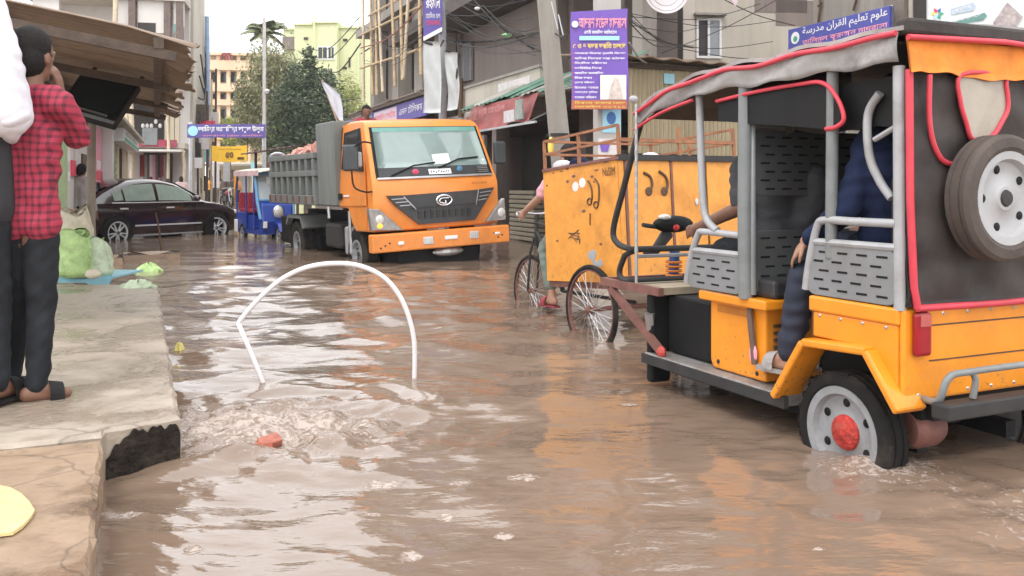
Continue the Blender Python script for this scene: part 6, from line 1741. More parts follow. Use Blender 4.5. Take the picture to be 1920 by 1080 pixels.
mb.tube([(xw - .10, 0, .7), (xw - .16, 0, 1.0)], .018, 8)
mb.build('fork', DGREY, T, smooth=60)
MB().tube([(xw - .12, 0, .85), (xw - .55, 0, .28)], .017, 8).tube([(xw - .55, 0, .28), (xw - .72, 0, .85)], .017, 8).tube([(xw - .14, 0, .92), (xw - .70, 0, .8)], .015, 8).tube([(xw - .55, 0, .28), (.1, 0, .22)], .015, 8).build('bicycle_frame', DGREY, T, smooth=60)
MB().tube(spline([(xw - .25, .27, .98), (xw - .14, .2, 1.02), (xw - .15, 0, 1.0), (xw - .14, -.2, 1.02), (xw - .25, -.27, .98)], 4), .012, 7).build('handlebar', STEEL, T, smooth=60)
MB().ball((xw - .75, 0, .88), (.13, .08, .04), 12, 7).build('saddle', BLACK, T, smooth=180)
MB().tube([(xw - .55, .09, .28), (xw - .50, .1, .13), (xw - .5, .2, .13)], .012, 6).tube([(xw - .55, -.09, .28), (xw - .60, -.1, .43), (xw - .6, -.2, .43)], .012, 6).build('crank', STEEL, T)

# cyclist
c = VM @ Vector((xw - .80, .02, 0))
cyl = dict(pelvis=(0, 0, .93), chest=(.05, 0, 1.20), neck=(.08, 0, 1.36), head=(.13, 0, 1.47), shL=(.07, .18, 1.31), shR=(.07, -.18, 1.31), elL=(.22, .25, 1.10), elR=(.22, -.25, 1.10), haL=(.48, .26, .97), haR=(.48, -.26, .97),
           hipL=(.02, .09, .90), hipR=(.02, -.09, .90), knL=(.36, .11, .63), knR=(.38, -.11, .80), anL=(.22, .12, .20), anR=(.14, -.12, .46))
hl = VM.inverted() @ Vector((0, 0, 0))
person('person in a pink shirt pedalling in front of the orange cargo box', (c.x, c.y, -.06), VROT[2], 1.62, abs_pose=cyl, shirt=PINKC, trousers=M('grey green lungi', (.16, .2, .17), .8, var=.2), skin=SKINL, sleeve='short', vox=.018, leg_to=.25, shoes=REDC)

WALLOY = M('bright strip', (.66, .65, .64), .3, metal=.2, var=.05)
# ------------------------------------------------------------------ maroon saloon car
cf = Frame((-9.1, 19.14), (math.cos(math.radians(61)), math.sin(math.radians(61))))
T = thing('saloon_car', 'shiny dark maroon saloon car seen from its right rear side, wheels in the flood', 'car', (cf.o.x, cf.o.y, -.16), cf.rz)
def interp(xs_, ys_, x): return float(np.interp(x, xs_, ys_))
st = np.concatenate([np.linspace(-1.05, -.7, 6), np.linspace(-.6, 3.2, 26), np.linspace(3.3, 3.72, 7)])
zt_ = lambda x: interp([-1.05, -1.0, -.85, -.5, 0, .8, 1.6, 2.35, 2.8, 3.2, 3.5, 3.65, 3.72], [.62, .90, 1.00, 1.025, .99, .97, .955, .95, .91, .83, .72, .60, .48], x)
wd_ = lambda x: interp([-1.05, -.9, -.5, .5, 2.2, 3.0, 3.5, 3.72], [.70, .78, .84, .875, .87, .85, .76, .56], x)
zb_ = lambda x: interp([-1.05, -.7, 0, 2.7, 3.4, 3.72], [.36, .24, .20, .20, .22, .30], x)
mb = MB(); ring = []
for x in st:
    w, z1, z0 = wd_(x), zt_(x), zb_(x); zm_ = z0 + (z1 - z0) * .62
    half = [(.90, z0), (.985, z0 + .07), (1.0, (z0 + zm_) / 2), (.985, zm_), (.95, z1 - .07), (.90, z1 - .02), (.80, z1 + .0), (.45, z1 + .025), (0, z1 + .03)]
    pts = [(x, -w * a, z) for a, z in half] + [(x, w * a, z) for a, z in reversed(half[:-1])]
    ring.append(pts)
n_ = len(ring[0])
mb.v = [p for r in ring for p in r]
for j in range(len(ring) - 1):
    for k in range(n_): mb.f.append((j * n_ + k, (j + 1) * n_ + k, (j + 1) * n_ + (k + 1) % n_, j * n_ + (k + 1) % n_))
mb.f.append(tuple(reversed(range(n_)))[::-1]); mb.f.append(tuple((len(ring) - 1) * n_ + k for k in range(n_)))
CB = mb.build('body', MAROON, T, smooth=50)
zr_ = lambda x: interp([-.62, -.3, .1, .5, .9, 1.3, 1.7, 2.05, 2.45], [1.01, 1.15, 1.31, 1.42, 1.455, 1.44, 1.36, 1.20, .955], x)
gs = np.linspace(-.62, 2.45, 24); mb = MB()
hs2 = [(.83, None, 0), (.76, .45, 0), (.68, .82, 0), (.61, .96, 0), (.40, 1.0, .012), (0, 1.0, .022)]
def gpt(x, a, fr_, up):
    z0 = .93; zr = max(zr_(x), z0 + .002)
    return (x, a, z0 + (zr - z0) * (fr_ if fr_ is not None else 0) + up)
for x in gs:
    k_ = [gpt(x, -a, f_, u_) for a, f_, u_ in hs2]
    mb.v += k_ + [(p[0], -p[1], p[2]) for p in reversed(k_[:-1])]
n_ = 2 * len(hs2) - 1
for j in range(len(gs) - 1):
    for k in range(n_ - 1): mb.f.append((j * n_ + k, (j + 1) * n_ + k, (j + 1) * n_ + k + 1, j * n_ + k + 1))
mb.build('roof', MAROON, T, smooth=60)
def side_glass(xa, xb, s, name='side_window', lo=.10, hi=.80):
    mb = MB(); n2 = 8
    for i in range(n2 + 1):
        x = xa + (xb - xa) * i / n2; zr = zr_(x); z0 = .93
        for fr_ in (lo, (lo + hi) / 2, hi):
            f_ = min(fr_, 1); a = np.interp(f_, [0, .45, .82, .96], [.83, .76, .68, .61]) + .012
            mb.v.append((x, s * a, z0 + (zr - z0) * f_))
    for i in range(n2):
        for k in range(2): mb.f.append((i * 3 + k, i * 3 + 3 + k, i * 3 + 4 + k, i * 3 + 1 + k))
    return mb.build(name, CARGLASS, T, smooth=180)
for s in (-1, 1):
    side_glass(-.02, .20, s, 'quarter_window', .16, .72); side_glass(.25, 1.02, s); side_glass(1.10, 2.02, s)
    mb = MB()
    mb.tube([(x, s * (.845), .935 + .0) for x in np.linspace(-.1, 2.3, 12)], .012, 6); mb.build('window_trim', CHROME, T, smooth=60)
    for x in (.18, 1.38): MB().box(x - .10, x + .10, s * .872 - .012, s * .872 + .012, .80, .835).build('door_handle', WALLOY, T, bevel=.006)
    MB().box(.45, 2.25, min(s * .865, s * .888), max(s * .865, s * .888), .43, .462).build('chrome_strip', WALLOY, T)
    MB().box(.42, 2.3, min(s * .84, s * .875), max(s * .84, s * .875), .215, .25).build('sill_strip', M('bright sill', (.6, .6, .58), .25, metal=.6) if s == -1 else bpy.data.materials['bright sill'], T)
    for xa in (.22, 1.05, 2.1): MB().box(xa - .004, xa + .004, min(s * .868, s * .880), max(s * .868, s * .880), .26, .92).build('door_gap', BLACK, T)
    for xc in (0, 2.72):
        MB().lathe([(.001, s * .875), (.375, s * .886), (.375, s * .80)], (xc, 0, .31), 'y', 32).build('wheel_arch', BLACK, T)
    mr = MB().ball((2.02, s * .98, 1.02), (.07, .11, .07), 12, 8).build('door_mirror', MAROON, T, smooth=180)
    tl_ = MB().ball((-.95, s * .62, .80), (.14, .19, .085), 14, 8).build('tail_light', RED, T, smooth=180)
    MB().ball((-1.02, s * .60, .84), (.09, .15, .035), 12, 6).build('clear_lens', M('pink white lens', (.72, .5, .48), .2) if s == -1 else bpy.data.materials['pink white lens'], tl_, smooth=180)
    MB().ball((3.42, s * .62, .66), (.2, .14, .08), 12, 8).build('headlight', LENS, T, smooth=180)
ALLOY = M('bright alloy', (.62, .62, .62), .3, metal=.2, var=.08)
def car_wheel(c, s, yaw=0):
    W = bpy.data.objects.new('wheel', None); COL.objects.link(W); W.parent = T; W.location = c; W.rotation_euler = (0, 0, yaw)
    R = .325
    MB().lathe([(.22, -.1), (R * .95, -.105), (R, -.08), (R, .08), (R * .95, .105), (.22, .1)], (0, 0, 0), 'y', 36, closed=True).build('tyre', RUBBER, W, smooth=40)
    MB().lathe([(.215, s * .03), (.245, s * .112), (.222, s * .11), (.20, s * .02)], (0, 0, 0), 'y', 36, closed=True).build('rim', ALLOY, W, smooth=40)
    MB().lathe([(.001, s * .0), (.21, s * .0)], (0, 0, 0), 'y', 24).build('brake_disc', DGREY, W)
    for k in range(10):
        a = 2 * math.pi * k / 10 + (.10 if k % 2 else -.10)
        MB().beam((.04 * math.cos(a), s * .10, .04 * math.sin(a)), (.215 * math.cos(a), s * .085, .215 * math.sin(a)), .026, .03, up=(0, 1, 0)).build('spoke', ALLOY, W)
    MB().lathe([(.001, s * .125), (.04, s * .12), (.045, s * .08)], (0, 0, 0), 'y', 14).build('hub', CHROME, W, smooth=40)
for s in (-1, 1):
    car_wheel((0, s * .80, .31), s); car_wheel((2.72, s * .80, .31), s, math.radians(-22))
# rear window, boot details
mb = MB(); rw = [(-.50, .66, 1.085), (.02, .56, 1.30)]
mb.add([(-.52, -.66, 1.07), (-.52, .66, 1.07), (.08, .50, 1.335), (.08, -.50, 1.335)], [(0, 1, 2, 3)]); 
mb.v = [(x - .01, y, z + .012) for x, y, z in mb.v]; mb.build('rear_window', GLASS, T)
mb = MB().add([(1.76, -.52, 1.36), (1.76, .52, 1.36), (2.42, .70, 1.0), (2.42, -.70, 1.0)], [(0, 1, 2, 3)]); mb.v = [(x + .012, y, z + .02) for x, y, z in mb.v]; mb.build('windscreen', CARGLASS, T)
MB().box(-1.08, -1.05, -.28, .28, .70, .82).build('number_plate', WPRINT, T)
MB().box(-1.085, -1.04, -.5, .5, .86, .89).build('boot_strip', CHROME, T)
MB().box(-1.10, -.98, -.72, .72, .36, .52).build('rear_bumper', MAROON, T, bevel=.03)
MB().prism([(-.98, .97), (-.7, 1.06), (-.68, 1.03), (-.95, .95)], 'y', -.6, .6).build('boot_spoiler', MAROON, T)

# ------------------------------------------------------------------ blue e-rickshaw
bo = P(522, 448, 19.2)
brz = math.atan2(-.85, .53)
T = thing('electric_rickshaw', 'small blue electric rickshaw with red seats standing behind the tipper bed', 'rickshaw', (bo.x, bo.y, -.1), brz); T.scale = (.95, .82, .95)
LBP = M('light blue screen frame', (.14, .34, .58), .4, var=.1)
MB().box(-1.9, -.1, -.48, .48, .20, .30).build('floor', BLUEP, T)
MB().box(-1.9, -1.15, -.5, .5, .31, .68).build('rear_box', BLUEP, T, bevel=.02)
MB().box(-1.05, -.75, -.46, .46, .31, .62).build('front_box', BLUEP, T, bevel=.02)
for x0, x1 in ((-1.85, -1.2), (-1.1, -.72)):
    MB().box(x0, x1, -.46, .46, .685, .78).build('seat', M('red vinyl', (.34, .03, .05), .5, var=.15) if x0 < -1.5 else bpy.data.materials['red vinyl'], T, bevel=.02)
    MB().box(x0 - .05, x0 + .05, -.46, .46, .78, 1.15).build('seat_back', bpy.data.materials['red vinyl'], T, bevel=.02)
for x in (-1.88, -1.1, -.45):
    for s in (-1, 1): MB().tube([(x, s * .5, .3), (x, s * .5, 1.66)], .022, 8).build('post', BLUEP, T, smooth=60)
MB().sheet(lambda u, v: (-2.0 + 2.05 * u, -.56 + 1.12 * v, 1.66 + .07 * math.sin(v * math.pi) - .05 * max(0, u - .8) * 4), 12, 8, (0, 0, -.02)).build('roof', M('pale cream roof', (.62, .60, .46), .7, var=.2, dirt=.4), T, smooth=60)
MB().box(-2.0, .06, -.57, -.55, 1.54, 1.66).build('roof_valance', M('faded pink valance', (.60, .42, .42), .7, var=.25), T)
MB().sheet(lambda u, v: (-2.0 + .28 * u * v, -.56, 1.0 + .62 * v), 4, 6, (0, .01, 0)).build('side_curtain', YELC, T)
mb = MB()
for s in (-1, 1): mb.tube([(-.42, s * .48, 1.62), (-.22, s * .48, .95), (-.10, s * .44, .55)], .045, 8)
mb.tube([(-.42, -.48, 1.60), (-.42, .48, 1.60)], .04, 8); mb.tube([(-.24, -.48, .98), (-.24, .48, .98)], .03, 8); mb.build('screen_frame', LBP, T, smooth=60)
MB().add([(-.41, -.44, 1.57), (-.41, .44, 1.57), (-.245, .44, 1.0), (-.245, -.44, 1.0)], [(0, 1, 2, 3)]).build('windscreen', M('pale screen', (.40, .45, .47), .1, var=.1), T)
for z0, z1, y0 in ((1.36, 1.52, -.2), (1.08, 1.28, -.1)):
    xa = lambda z: -.41 + (1.57 - z) / .57 * .165 + .012
    MB().add([(xa(z1), y0, z1), (xa(z1), y0 + .42, z1), (xa(z0), y0 + .42, z0), (xa(z0), y0, z0)], [(0, 1, 2, 3)]).build('screen_paper', WPRINT, T)
MB().prism([(-.24, .95), (-.12, .9), (-.02, .5), (-.1, .22), (-.3, .22), (-.3, .95)], 'y', -.42, .42).build('nose', BLUEP, T, bevel=.04)
MB().ball((.0, 0, .72), (.07, .13, .13), 12, 8).build('headlight', LENS, T, smooth=180)
MB().tube([(0.0 + .05 * 0, .13 * math.cos(t_), .72 + .13 * math.sin(t_)) for t_ in np.linspace(0, 6.28, 16, endpoint=False)], .02, 6, closed=True).build('lamp_ring', CHROME, T)
MB().prism([(-.25, .42), (-.1, .5), (.2, .46), (.36, .28), (.32, .27), (.18, .42), (-.1, .46)], 'y', -.09, .09).build('mudguard', BLUEP, T)
wheel(T, (.12, 0, .18), .235, .1, .15, -1, 5)
for s in (-1, 1): wheel(T, (-1.45, s * .46, .18), .235, .1, .15, s, 5)
for s in (-1, 1): MB().box(-.08, .0, s * .34 - .05, s * .34 + .05, .35, .5).build('indicator', WHITE, T, bevel=.01)
MB().tube([(.02, .42, .1), (.02, .44, .62)], .03, 8).build('orange_guard', FRINGE, T)
MB().box(-1.95, -1.75, -.57, -.51, .2, .5).build('side_guard', WHITE, T, bevel=.02)
a = P(470, 293, 25); c = P(522, 280, 25)
T = thing('tin_canopy', 'dark tin stall canopy sloping above the blue rickshaw', 'canopy', (a.x, 25, 0), 0)
MB().sheet(lambda u, v: (-.1 + 1.4 * u, -.6 + 1.4 * v, a.z + .02 + .22 * u + .1 * v + .012 * math.sin(u * 50)), 40, 3, (0, 0, .025)).build('roof', M('dark red tin', (.10, .05, .045), .6, var=.25, dirt=.4), T)
for x in (0, 1.2): MB().tube([(x, .5, -.3), (x, .5, a.z + .2)], .04, 7).build('post', WOOD, T)
MB().ball((.42, 1.0, a.z - .22), (.22, .2, .2), 10, 7).build('red_bundle', REDC, T, smooth=180)
MB().ball((.5, 1.0, a.z + .02), (.25, .2, .14), 10, 7).build('white_bundle', WHITEC, T, smooth=180)

# ================================================================== LEFT FOREGROUND
# awning: sheets fall towards the street, eave ragged
e1 = P(368, 86, 5.6); e2 = P(331, 210, 10.7); ze = e1.z
ed = Vector((e2.x - e1.x, e2.y - e1.y, 0)); EL = ed.length; ed.normalize(); el_ = Vector((-ed.y, ed.x, 0))   # el_ points away from the street
AM = Frame((e1.x, e1.y), (ed.x, ed.y))
T = thing('tin_awning', 'rusty tin awning on timber rafters with a ragged end, over the plaid shirted man', 'awning', (e1.x, e1.y, ze), AM.rz)
slope = .165; AW = 2.9
na = 7
for k in range(na):
    x0 = EL * k / na; wv = EL / na * 1.03; jag = rnd.uniform(-.05, .03); r0 = rnd.uniform(0, 6); sag = .03 * k / na
    MB().sheet(lambda u, v: (x0 + wv * u, jag * (v == 0) + .03 * math.sin(u * 11 + r0) * (v < .06) + .02 * math.sin(u * 31 + r0) * (v == 0) + AW * v, slope * AW * v + .012 * math.sin(u * 2 * math.pi * 6) + .03 + .01 * k % .02 - (.05 * (1 + math.sin(u * 5 + r0)) * max(0, .14 - v) / .14) - sag), 40, 22, (0, 0, .005)).build('tin_sheet', TIN, T, smooth=80)
for y in (.22, 1.15, 2.1, 2.8):
    MB().beam((.0, y, -.03 + slope * y), (EL - .05, y, -.07 + slope * y), .06, .07).build('purlin', WOOD, T)
for x in (.03, EL * .36, EL * .70, EL - .08):
    MB().beam((x, .12, -.09 + slope * .1), (x, AW, -.09 + slope * AW), .05, .06).build('rafter', WOOD, T)
for k in range(3):
    x = .5 + 1.9 * k
    MB().beam((x, 1.0, -.1 + slope), (x + .3, 2.3, -.75), .045, .045).build('brace', WOOD, T)
    MB().tube([(x + .4, 2.35, -2.2), (x + .4, 2.35, .25)], .05, 7).build('back_post', WOOD, T)
pb_ = P(171, 440, 9.4)
o = thing('awning_post', 'straight grey brown post holding the awning beside the sack heap', 'post', (pb_.x, pb_.y, PZ))
MB().tube([(0, 0, 0), (.0, 0, 1.0), (.01, 0, P(171, 225, 9.4).z - PZ + .25)], [.045, .045, .042], 9).build('shaft', M('weathered post', (.24, .20, .16), .7, var=.2, scale=5, dirt=.4), o, smooth=60)
MB().beam((-.1, 0, 1.55), (.12, 0, 1.78), .05, .05).build('brace', WOOD, o)
# television hung under the awning
tvd = 7.6
c0, c1, c2, c3 = P(140, 122, tvd), P(244, 152, tvd), P(223, 242, tvd - .25), P(131, 203, tvd - .25)
cx_ = (c0 + c1 + c2 + c3) / 4
xa = (c1 - c0).normalized(); za = (c0 - c3); za = (za - xa * za.dot(xa)).normalized(); ya = za.cross(xa)
Mt = Matrix(((xa.x, ya.x, za.x, cx_.x), (xa.y, ya.y, za.y, cx_.y), (xa.z, ya.z, za.z, cx_.z), (0, 0, 0, 1)))
T = thing('television', 'black flat television hung tilted under the tin awning', 'television', cx_)
T.matrix_world = Mt
hw_, hh_ = (c1 - c0).length / 2 * 1.0, (c0 - c3).length / 2
MB().box(-hw_, hw_, 0, .09, -hh_, hh_).build('case', BLACK, T, bevel=.012)
MB().box(-hw_ + .02, hw_ - .02, -.004, -.001, -hh_ + .09, hh_ - .015).build('screen', M('dark screen', (.006, .012, .012), .12, var=.2), T)
MB().box(-hw_ + .01, hw_ - .08, -.012, -.002, -hh_ + .05, -hh_ + .068).build('silver_strip', STEEL, T)
MB().box(-hw_, hw_, -.006, -.001, -hh_, -hh_ + .03).build('lower_bezel', GREYM, T)
for x in (-.2, .2): MB().beam((x, .05, hh_), (x, .1, hh_ + .28), .03, .02).build('hanger', WOOD, T)

# sacks on a blue board, can on a stool
bz = PZ + .05
ba, bb_ = G(113, 519, bz), G(209, 519, bz)
T = thing('board', 'light blue board under the heap of green and white sacks', 'board', (ba.x, ba.y, bz), math.atan2(bb_.y - ba.y, bb_.x - ba.x))
bw = (bb_ - ba).length
MB().prism([(-.35, -.02), (bw, -.02), (bw - .04, -.10), (bw * .62, -.10), (bw * .5, -.06), (-.35, -.06)], 'y', .0, .03).box(-.35, bw, .031, .75, -.02, .0).build('panel', LBLUE, T)
def sack(label, c, w, d, h_, mat, top, lean=0.0, seed=1, group='sacks heaped on the blue board'):
    r_ = random.Random(seed); T = thing('sack', label, 'sack', c, r_.uniform(-.4, .4), group)
    def fn(u, v):
        a = 2 * math.pi * u; k = min(1, .80 + v * 2.2) * (1 - .22 * v ** 2.5)
        wr = 1 + .035 * math.sin(a * 3 + v * 5 + seed) + .03 * math.sin(a * 7 - v * 13) * math.sin(v * 8 + seed) + .02 * math.sin(v * 29 + a * 4)
        q = abs(math.cos(a)) ** .7 * (1 if math.cos(a) > 0 else -1); q2 = abs(math.sin(a)) ** .7 * (1 if math.sin(a) > 0 else -1)
        return (w * k * wr * q + lean * v * v, d * k * wr * q2, h_ * v * (1 + .10 * math.cos(a * 2 + seed) * v * v))
    mb = MB().sheet(fn, 36, 20, (0, 0, .004))
    mb.f.append(tuple(range(36))[::-1])
    mb.ball((lean * .8, 0, h_ * .72), (w * .8, d * .8, h_ * .2), 14, 8)
    mb.build('bag', mat, T, smooth=180)
    tp_ = MB().sheet(lambda u, v: (lean + (.2 + .5 * v) * w * math.cos(u * 5.5) , (.2 + .5 * v) * d * math.sin(u * 5.5), h_ * (.86 + .12 * v) + .03 * math.sin(u * 20)), 18, 3, (0, 0, .006)).build('folded_mouth', top, T, smooth=180)
    return T
d_ = 9.0
sack('open green and cream sack standing at the front of the heap', (P(143, 500, d_ - .15).x, d_ - .15, bz), .165, .15, .44, SACKG, SACKG, -.02, 3)
sack('white woven sack leaning at the back of the heap', (P(141, 500, d_ + .22).x, d_ + .22, bz), .20, .15, .66, SACKW, SACKW, -.05, 5)
sack('squat white and green sack at the right of the heap', (P(185, 500, d_).x, d_ - .02, bz), .145, .14, .36, M('white and green sack', (.52, .62, .44), .6, var=.35, scale=7, bump=.4, dirt=.2), SACKG, -.05, 8)
o = MB().ball((P(180, 500, d_ - .3).x, d_ - .36, bz + .05), (.08, .06, .05), 10, 7).build('wrapped_bundle', SACKW, None, smooth=180); tag(o, 'small white wrapped bundle in front of the sacks', 'bundle')
cn = P(112, 405, 9.6)
T = thing('tin_can', 'cream tin with a red lid standing behind the sacks', 'tin', (cn.x, 9.6, PZ))
MB().lathe([(.001, 0), (.14, 0), (.15, .62), (.13, .64)], (0, 0, 0), 'z', 18).build('can', M('cream tin', (.62, .52, .36), .5, var=.1), T, smooth=40)
MB().lathe([(.15, .645), (.15, .70), (.001, .71)], (0, 0, 0), 'z', 18).build('lid', RED, T, smooth=40)
# floating bags and flotsam
def bag(name, label, c, r, mat, seed, cat, group=None):
    r_ = random.Random(seed); ph = [r_.uniform(0, 6) for _ in range(4)]
    mb = MB().grid(lambda u, v: (c[0] + r[0] * (1 + .14 * math.sin(5 * u * 6.28 + ph[0] + v * 7) + .10 * math.sin(11 * u * 6.28 + ph[3] - v * 9)) * math.cos(u * 6.283) * math.cos(v * 1.5), c[1] + r[1] * (1 + .2 * math.sin(4 * u * 6.28 + ph[1])) * math.sin(u * 6.283) * math.cos(v * 1.5), c[2] + r[2] * math.sin(v * 1.5) * (1 + .25 * math.sin(u * 6.28 * 3 + ph[2]) + .16 * math.sin(u * 6.28 * 8 + v * 12))), 48, 16)
    o = mb.build(name, mat, None, smooth=180); tag(o, label, cat, group); return o
c = G(278, 508); bag('plastic_bag', 'swollen green plastic bag floating past the pavement corner', (c.x, c.y, -.02), (.17, .10, .10), SACKG, 2, 'bag', 'green bags at the pavement edge')
c = G(259, 538, PZ); bag('plastic_bag', 'flat green and white plastic bag lying on the far pavement corner', (c.x, c.y, PZ - .01), (.16, .13, .065), bpy.data.materials['white and green sack'], 3, 'bag', 'green bags at the pavement edge')
c = G(336, 660); bag('litter', 'small yellow scrap caught against the pavement edge', (c.x, c.y, -.01), (.035, .05, .06), M('yellow scrap', (.55, .48, .16), .6, var=.4, scale=30), 5, 'litter')
c = G(505, 838); mb = MB()
for k in range(3): mb.box(-.05, .05, -.03, .03, -.02, .02, Matrix.Translation((c.x + rnd.uniform(-.06, .06), c.y + rnd.uniform(-.03, .03), .004 + rnd.uniform(-.01, .01))) @ Euler((rnd.uniform(-.5, .5), rnd.uniform(-.5, .5), rnd.uniform(0, 3))).to_matrix().to_4x4())
tag(mb.build('brick_pile', M('wet red brick', (.36, .11, .07), .4, var=.3, scale=25, bump=.5), bevel=.008), 'broken red bricks just breaking the bubbling water', 'bricks')

# white flexible pipe loop
da, db = 5.14, 5.30
lp = [(495, 722), (470, 660), (447, 606)]
p_a = [P(px, py, da - .02 * k) for k, (px, py) in enumerate(lp)]
p_b = [P(px, py, da + .16 * i / 13) for i, (px, py) in enumerate(((447, 606), (463, 585), (494, 552), (532, 521), (577, 501), (628, 494), (676, 499), (718, 519), (748, 553), (767, 596), (777, 645), (777, 705)))]
pts = [p_a[0] - Vector((-.03, 0, .15))] + p_a[:-1] + spline(p_b, 5) + [p_b[-1] - Vector((0, 0, .2))]
o = MB().tube(pts, .0145, 9).build('flexible_pipe', M('white plastic pipe', (.78, .75, .76), .35, var=.05), None, smooth=60)
tag(o, 'white flexible plastic pipe bent into an arch standing in the flood', 'pipe')

# ================================================================== PEOPLE
def loc_px(px, py, d): return P(px, py, d)
# man in the checked shirt, back to the camera, phone at his right ear
bx, by = P(66, 748, 3.99).x, 3.99
def mp_(px, py, d=3.99):
    """pixel to the man's own frame (he faces +Y: local x = world Y, local y = -world X)"""
    w_ = P(px, py, d); return (w_.y - by, -(w_.x - bx), w_.z - PZ)
mpose = dict(head=mp_(60, 105, 4.0), neck=mp_(55, 165, 3.97), chest=mp_(52, 262, 3.97), pelvis=mp_(56, 410, 3.98),
             shL=mp_(-14, 190, 3.98), shR=mp_(112, 196, 3.98), elR=mp_(146, 258, 4.12), haR=mp_(114, 180, 4.12), elL=mp_(-38, 300, 4.0), haL=mp_(-20, 395, 4.12),
             hipL=mp_(38, 430, 3.99), hipR=mp_(74, 430, 3.99), knR=mp_(78, 590, 4.02), anR=mp_(68, 724, 3.97), knL=mp_(28, 592, 4.08), anL=mp_(18, 716, 4.12))
hr = Vector(mp_(104, 132, 4.08)) - Vector(mp_(112, 178, 4.10))
MAN = person('man in a red checked shirt and dark trousers holding a phone to his ear', (bx, by, PZ), math.pi / 2, 1.62, abs_pose=mpose, shirt=PLAID, trousers=JEANS, skin=SKIN, vox=.009, wide=.55, slim=.84, hs_=1.1, face=(.99, -.1, -.05), hands={'R': (hr, Vector((-.1, 1, 0)), .35)}, toes={'R': (.75, -1, 0), 'L': (1, -.15, 0)}, shoes=BLACK, leg_to=.03, hem=.012)
hd_ = Vector(mp_(94, 128, 4.05))
o = MB().box(-.012, .012, -.006, .006, -.07, .07, Matrix.Translation(P(92, 124, 4.05)) @ Euler((.3, .25, .4)).to_matrix().to_4x4()).build('phone', M('patterned phone case', (.25, .2, .15), .4, var=.6, scale=80), bevel=.003)
tag(o, 'small mobile phone held to the ear of the checked shirted man', 'phone')

# person in white at the left edge
wx0 = P(-62, 745, 3.86).x
def wp(px, py, d=3.86): w_ = P(px, py, d); return (w_.y - 3.86, -(w_.x - wx0), w_.z - PZ)
wpose = dict(head=wp(-60, -70), neck=wp(-62, 0), chest=wp(-64, 110), pelvis=wp(-60, 390), shR=wp(-34, 75), shL=wp(-125, 55), elR=wp(26, 222, 3.78), haR=wp(-30, 300, 4.05), elL=wp(-160, 230), haL=wp(-120, 330, 4.1),
             hipL=wp(-92, 410), hipR=wp(-30, 410), knR=wp(-16, 570, 3.9), anR=wp(-10, 718, 3.86), knL=wp(-95, 570), anL=wp(-100, 718))
person('person in a loose white shirt and dark waistcoat cut by the left edge', (wx0, 3.86, PZ), math.pi / 2, 1.78, abs_pose=wpose, shirt=WHITEC, vest=M('dark grey waistcoat', (.03, .03, .034), .85, var=.25, bump=.4, bscale=12), trousers=JEANS, skin=SKIN, vox=.012, sleeve='long', face=(1, .3, 0), shoes=BLACK, leg_to=.03, wide=.95)
# the sleeve hangs full at the elbow
pe = MB(); pe.cap(P(-20, 0, 3.84), .06, P(4, 110, 3.80), .08); pe.cap(P(4, 110, 3.80), .08, P(16, 215, 3.80), .098); pe.cap(P(16, 215, 3.8), .098, P(-20, 240, 3.9), .07)
so = organic(pe, 'sleeve', WHITEC, None, .010, 5, .003)
wp_o = [o for o in bpy.data.objects if o.get('label', '').startswith('person in a loose white')][0]
so.parent = wp_o; so.matrix_parent_inverse = Matrix.Translation((wx0, 3.86, PZ)).inverted() if False else (Matrix.Translation((wx0, 3.86, PZ)) @ Euler((0, 0, math.pi / 2)).to_matrix().to_4x4()).inverted()

# rickshaw driver and passenger
RK_loc = Vector((1.832, 3.996, 0))
def seat_person(label, x, y, sz, over, **kw):
    J = dict(pelvis=(0, 0, .10), chest=(-.05, 0, .45), neck=(-.03, 0, .64), head=(.01, 0, .76), shL=(-.04, .18, .57), shR=(-.04, -.18, .57), elL=(.08, .24, .36), elR=(.08, -.24, .36), haL=(.28, .18, .22), haR=(.28, -.18, .22),
             hipL=(.02, .09, .08), hipR=(.02, -.09, .08), knL=(.40, .13, .13), knR=(.40, -.13, .13), anL=(.42, .13, -.30), anR=(.42, -.13, -.30))
    J = {k: Vector(v) + Vector((0, 0, sz)) for k, v in J.items()}
    for k, v in over.items(): J[k] = Vector(v) - Vector((x, y, 0))
    w_ = RM @ Vector((x, y, 0))
    return person(label, (w_.x, w_.y, 0), RF_.rz, 1.62, abs_pose=J, **kw)
seat_person('rickshaw driver with a bare forearm gripping the handlebar', .72, .12, .70, dict(shL=Q(1392, 318, .26), elL=Q(1392, 388, .34), haL=Q(1305, 428, .30), anL=(1.16, .30, .30), anR=(1.16, -.02, .30), knL=(1.06, .24, .80), knR=(1.06, -.02, .80)), shirt=M('dark grey shirt', (.05, .05, .055), .8, var=.2, bump=.3), trousers=JEANS, skin=SKIN, sleeve='short', vox=.014, leg_to=.1, shoes=BROWNC)
seat_person('passenger in navy clothes seated at the back of the yellow rickshaw', -.06, .20, .76, dict(shL=Q(1632, 270, .33), elL=Q(1590, 392, .43), haL=Q(1512, 452, .45), knL=Q(1508, 520, .40), anL=Q(1478, 668, .44), knR=(.36, .08, .86), anR=(.40, .10, .32), hipL=(.02, .29, .83)), shirt=NAVYC, trousers=M('dark navy trousers', (.018, .024, .045), .8, var=.25, bump=.4, bscale=12), skin=SKINL, vox=.012, leg_to=.06, shoes=GREYC, hands={'L': (Q(1478, 492, .46) - Q(1512, 452, .45), Vector((.2, -.4, -.8)), .3)})

# man standing in the tipper bed behind the cab
c = P(686, 240, 15.0)
person('person in dark red looking over the roof of the orange cab', (c.x, c.y, c.z - 1.02 - .22), -1.0, 1.62, shirt=REDC, trousers=JEANS, skin=SKIN, vox=.022)
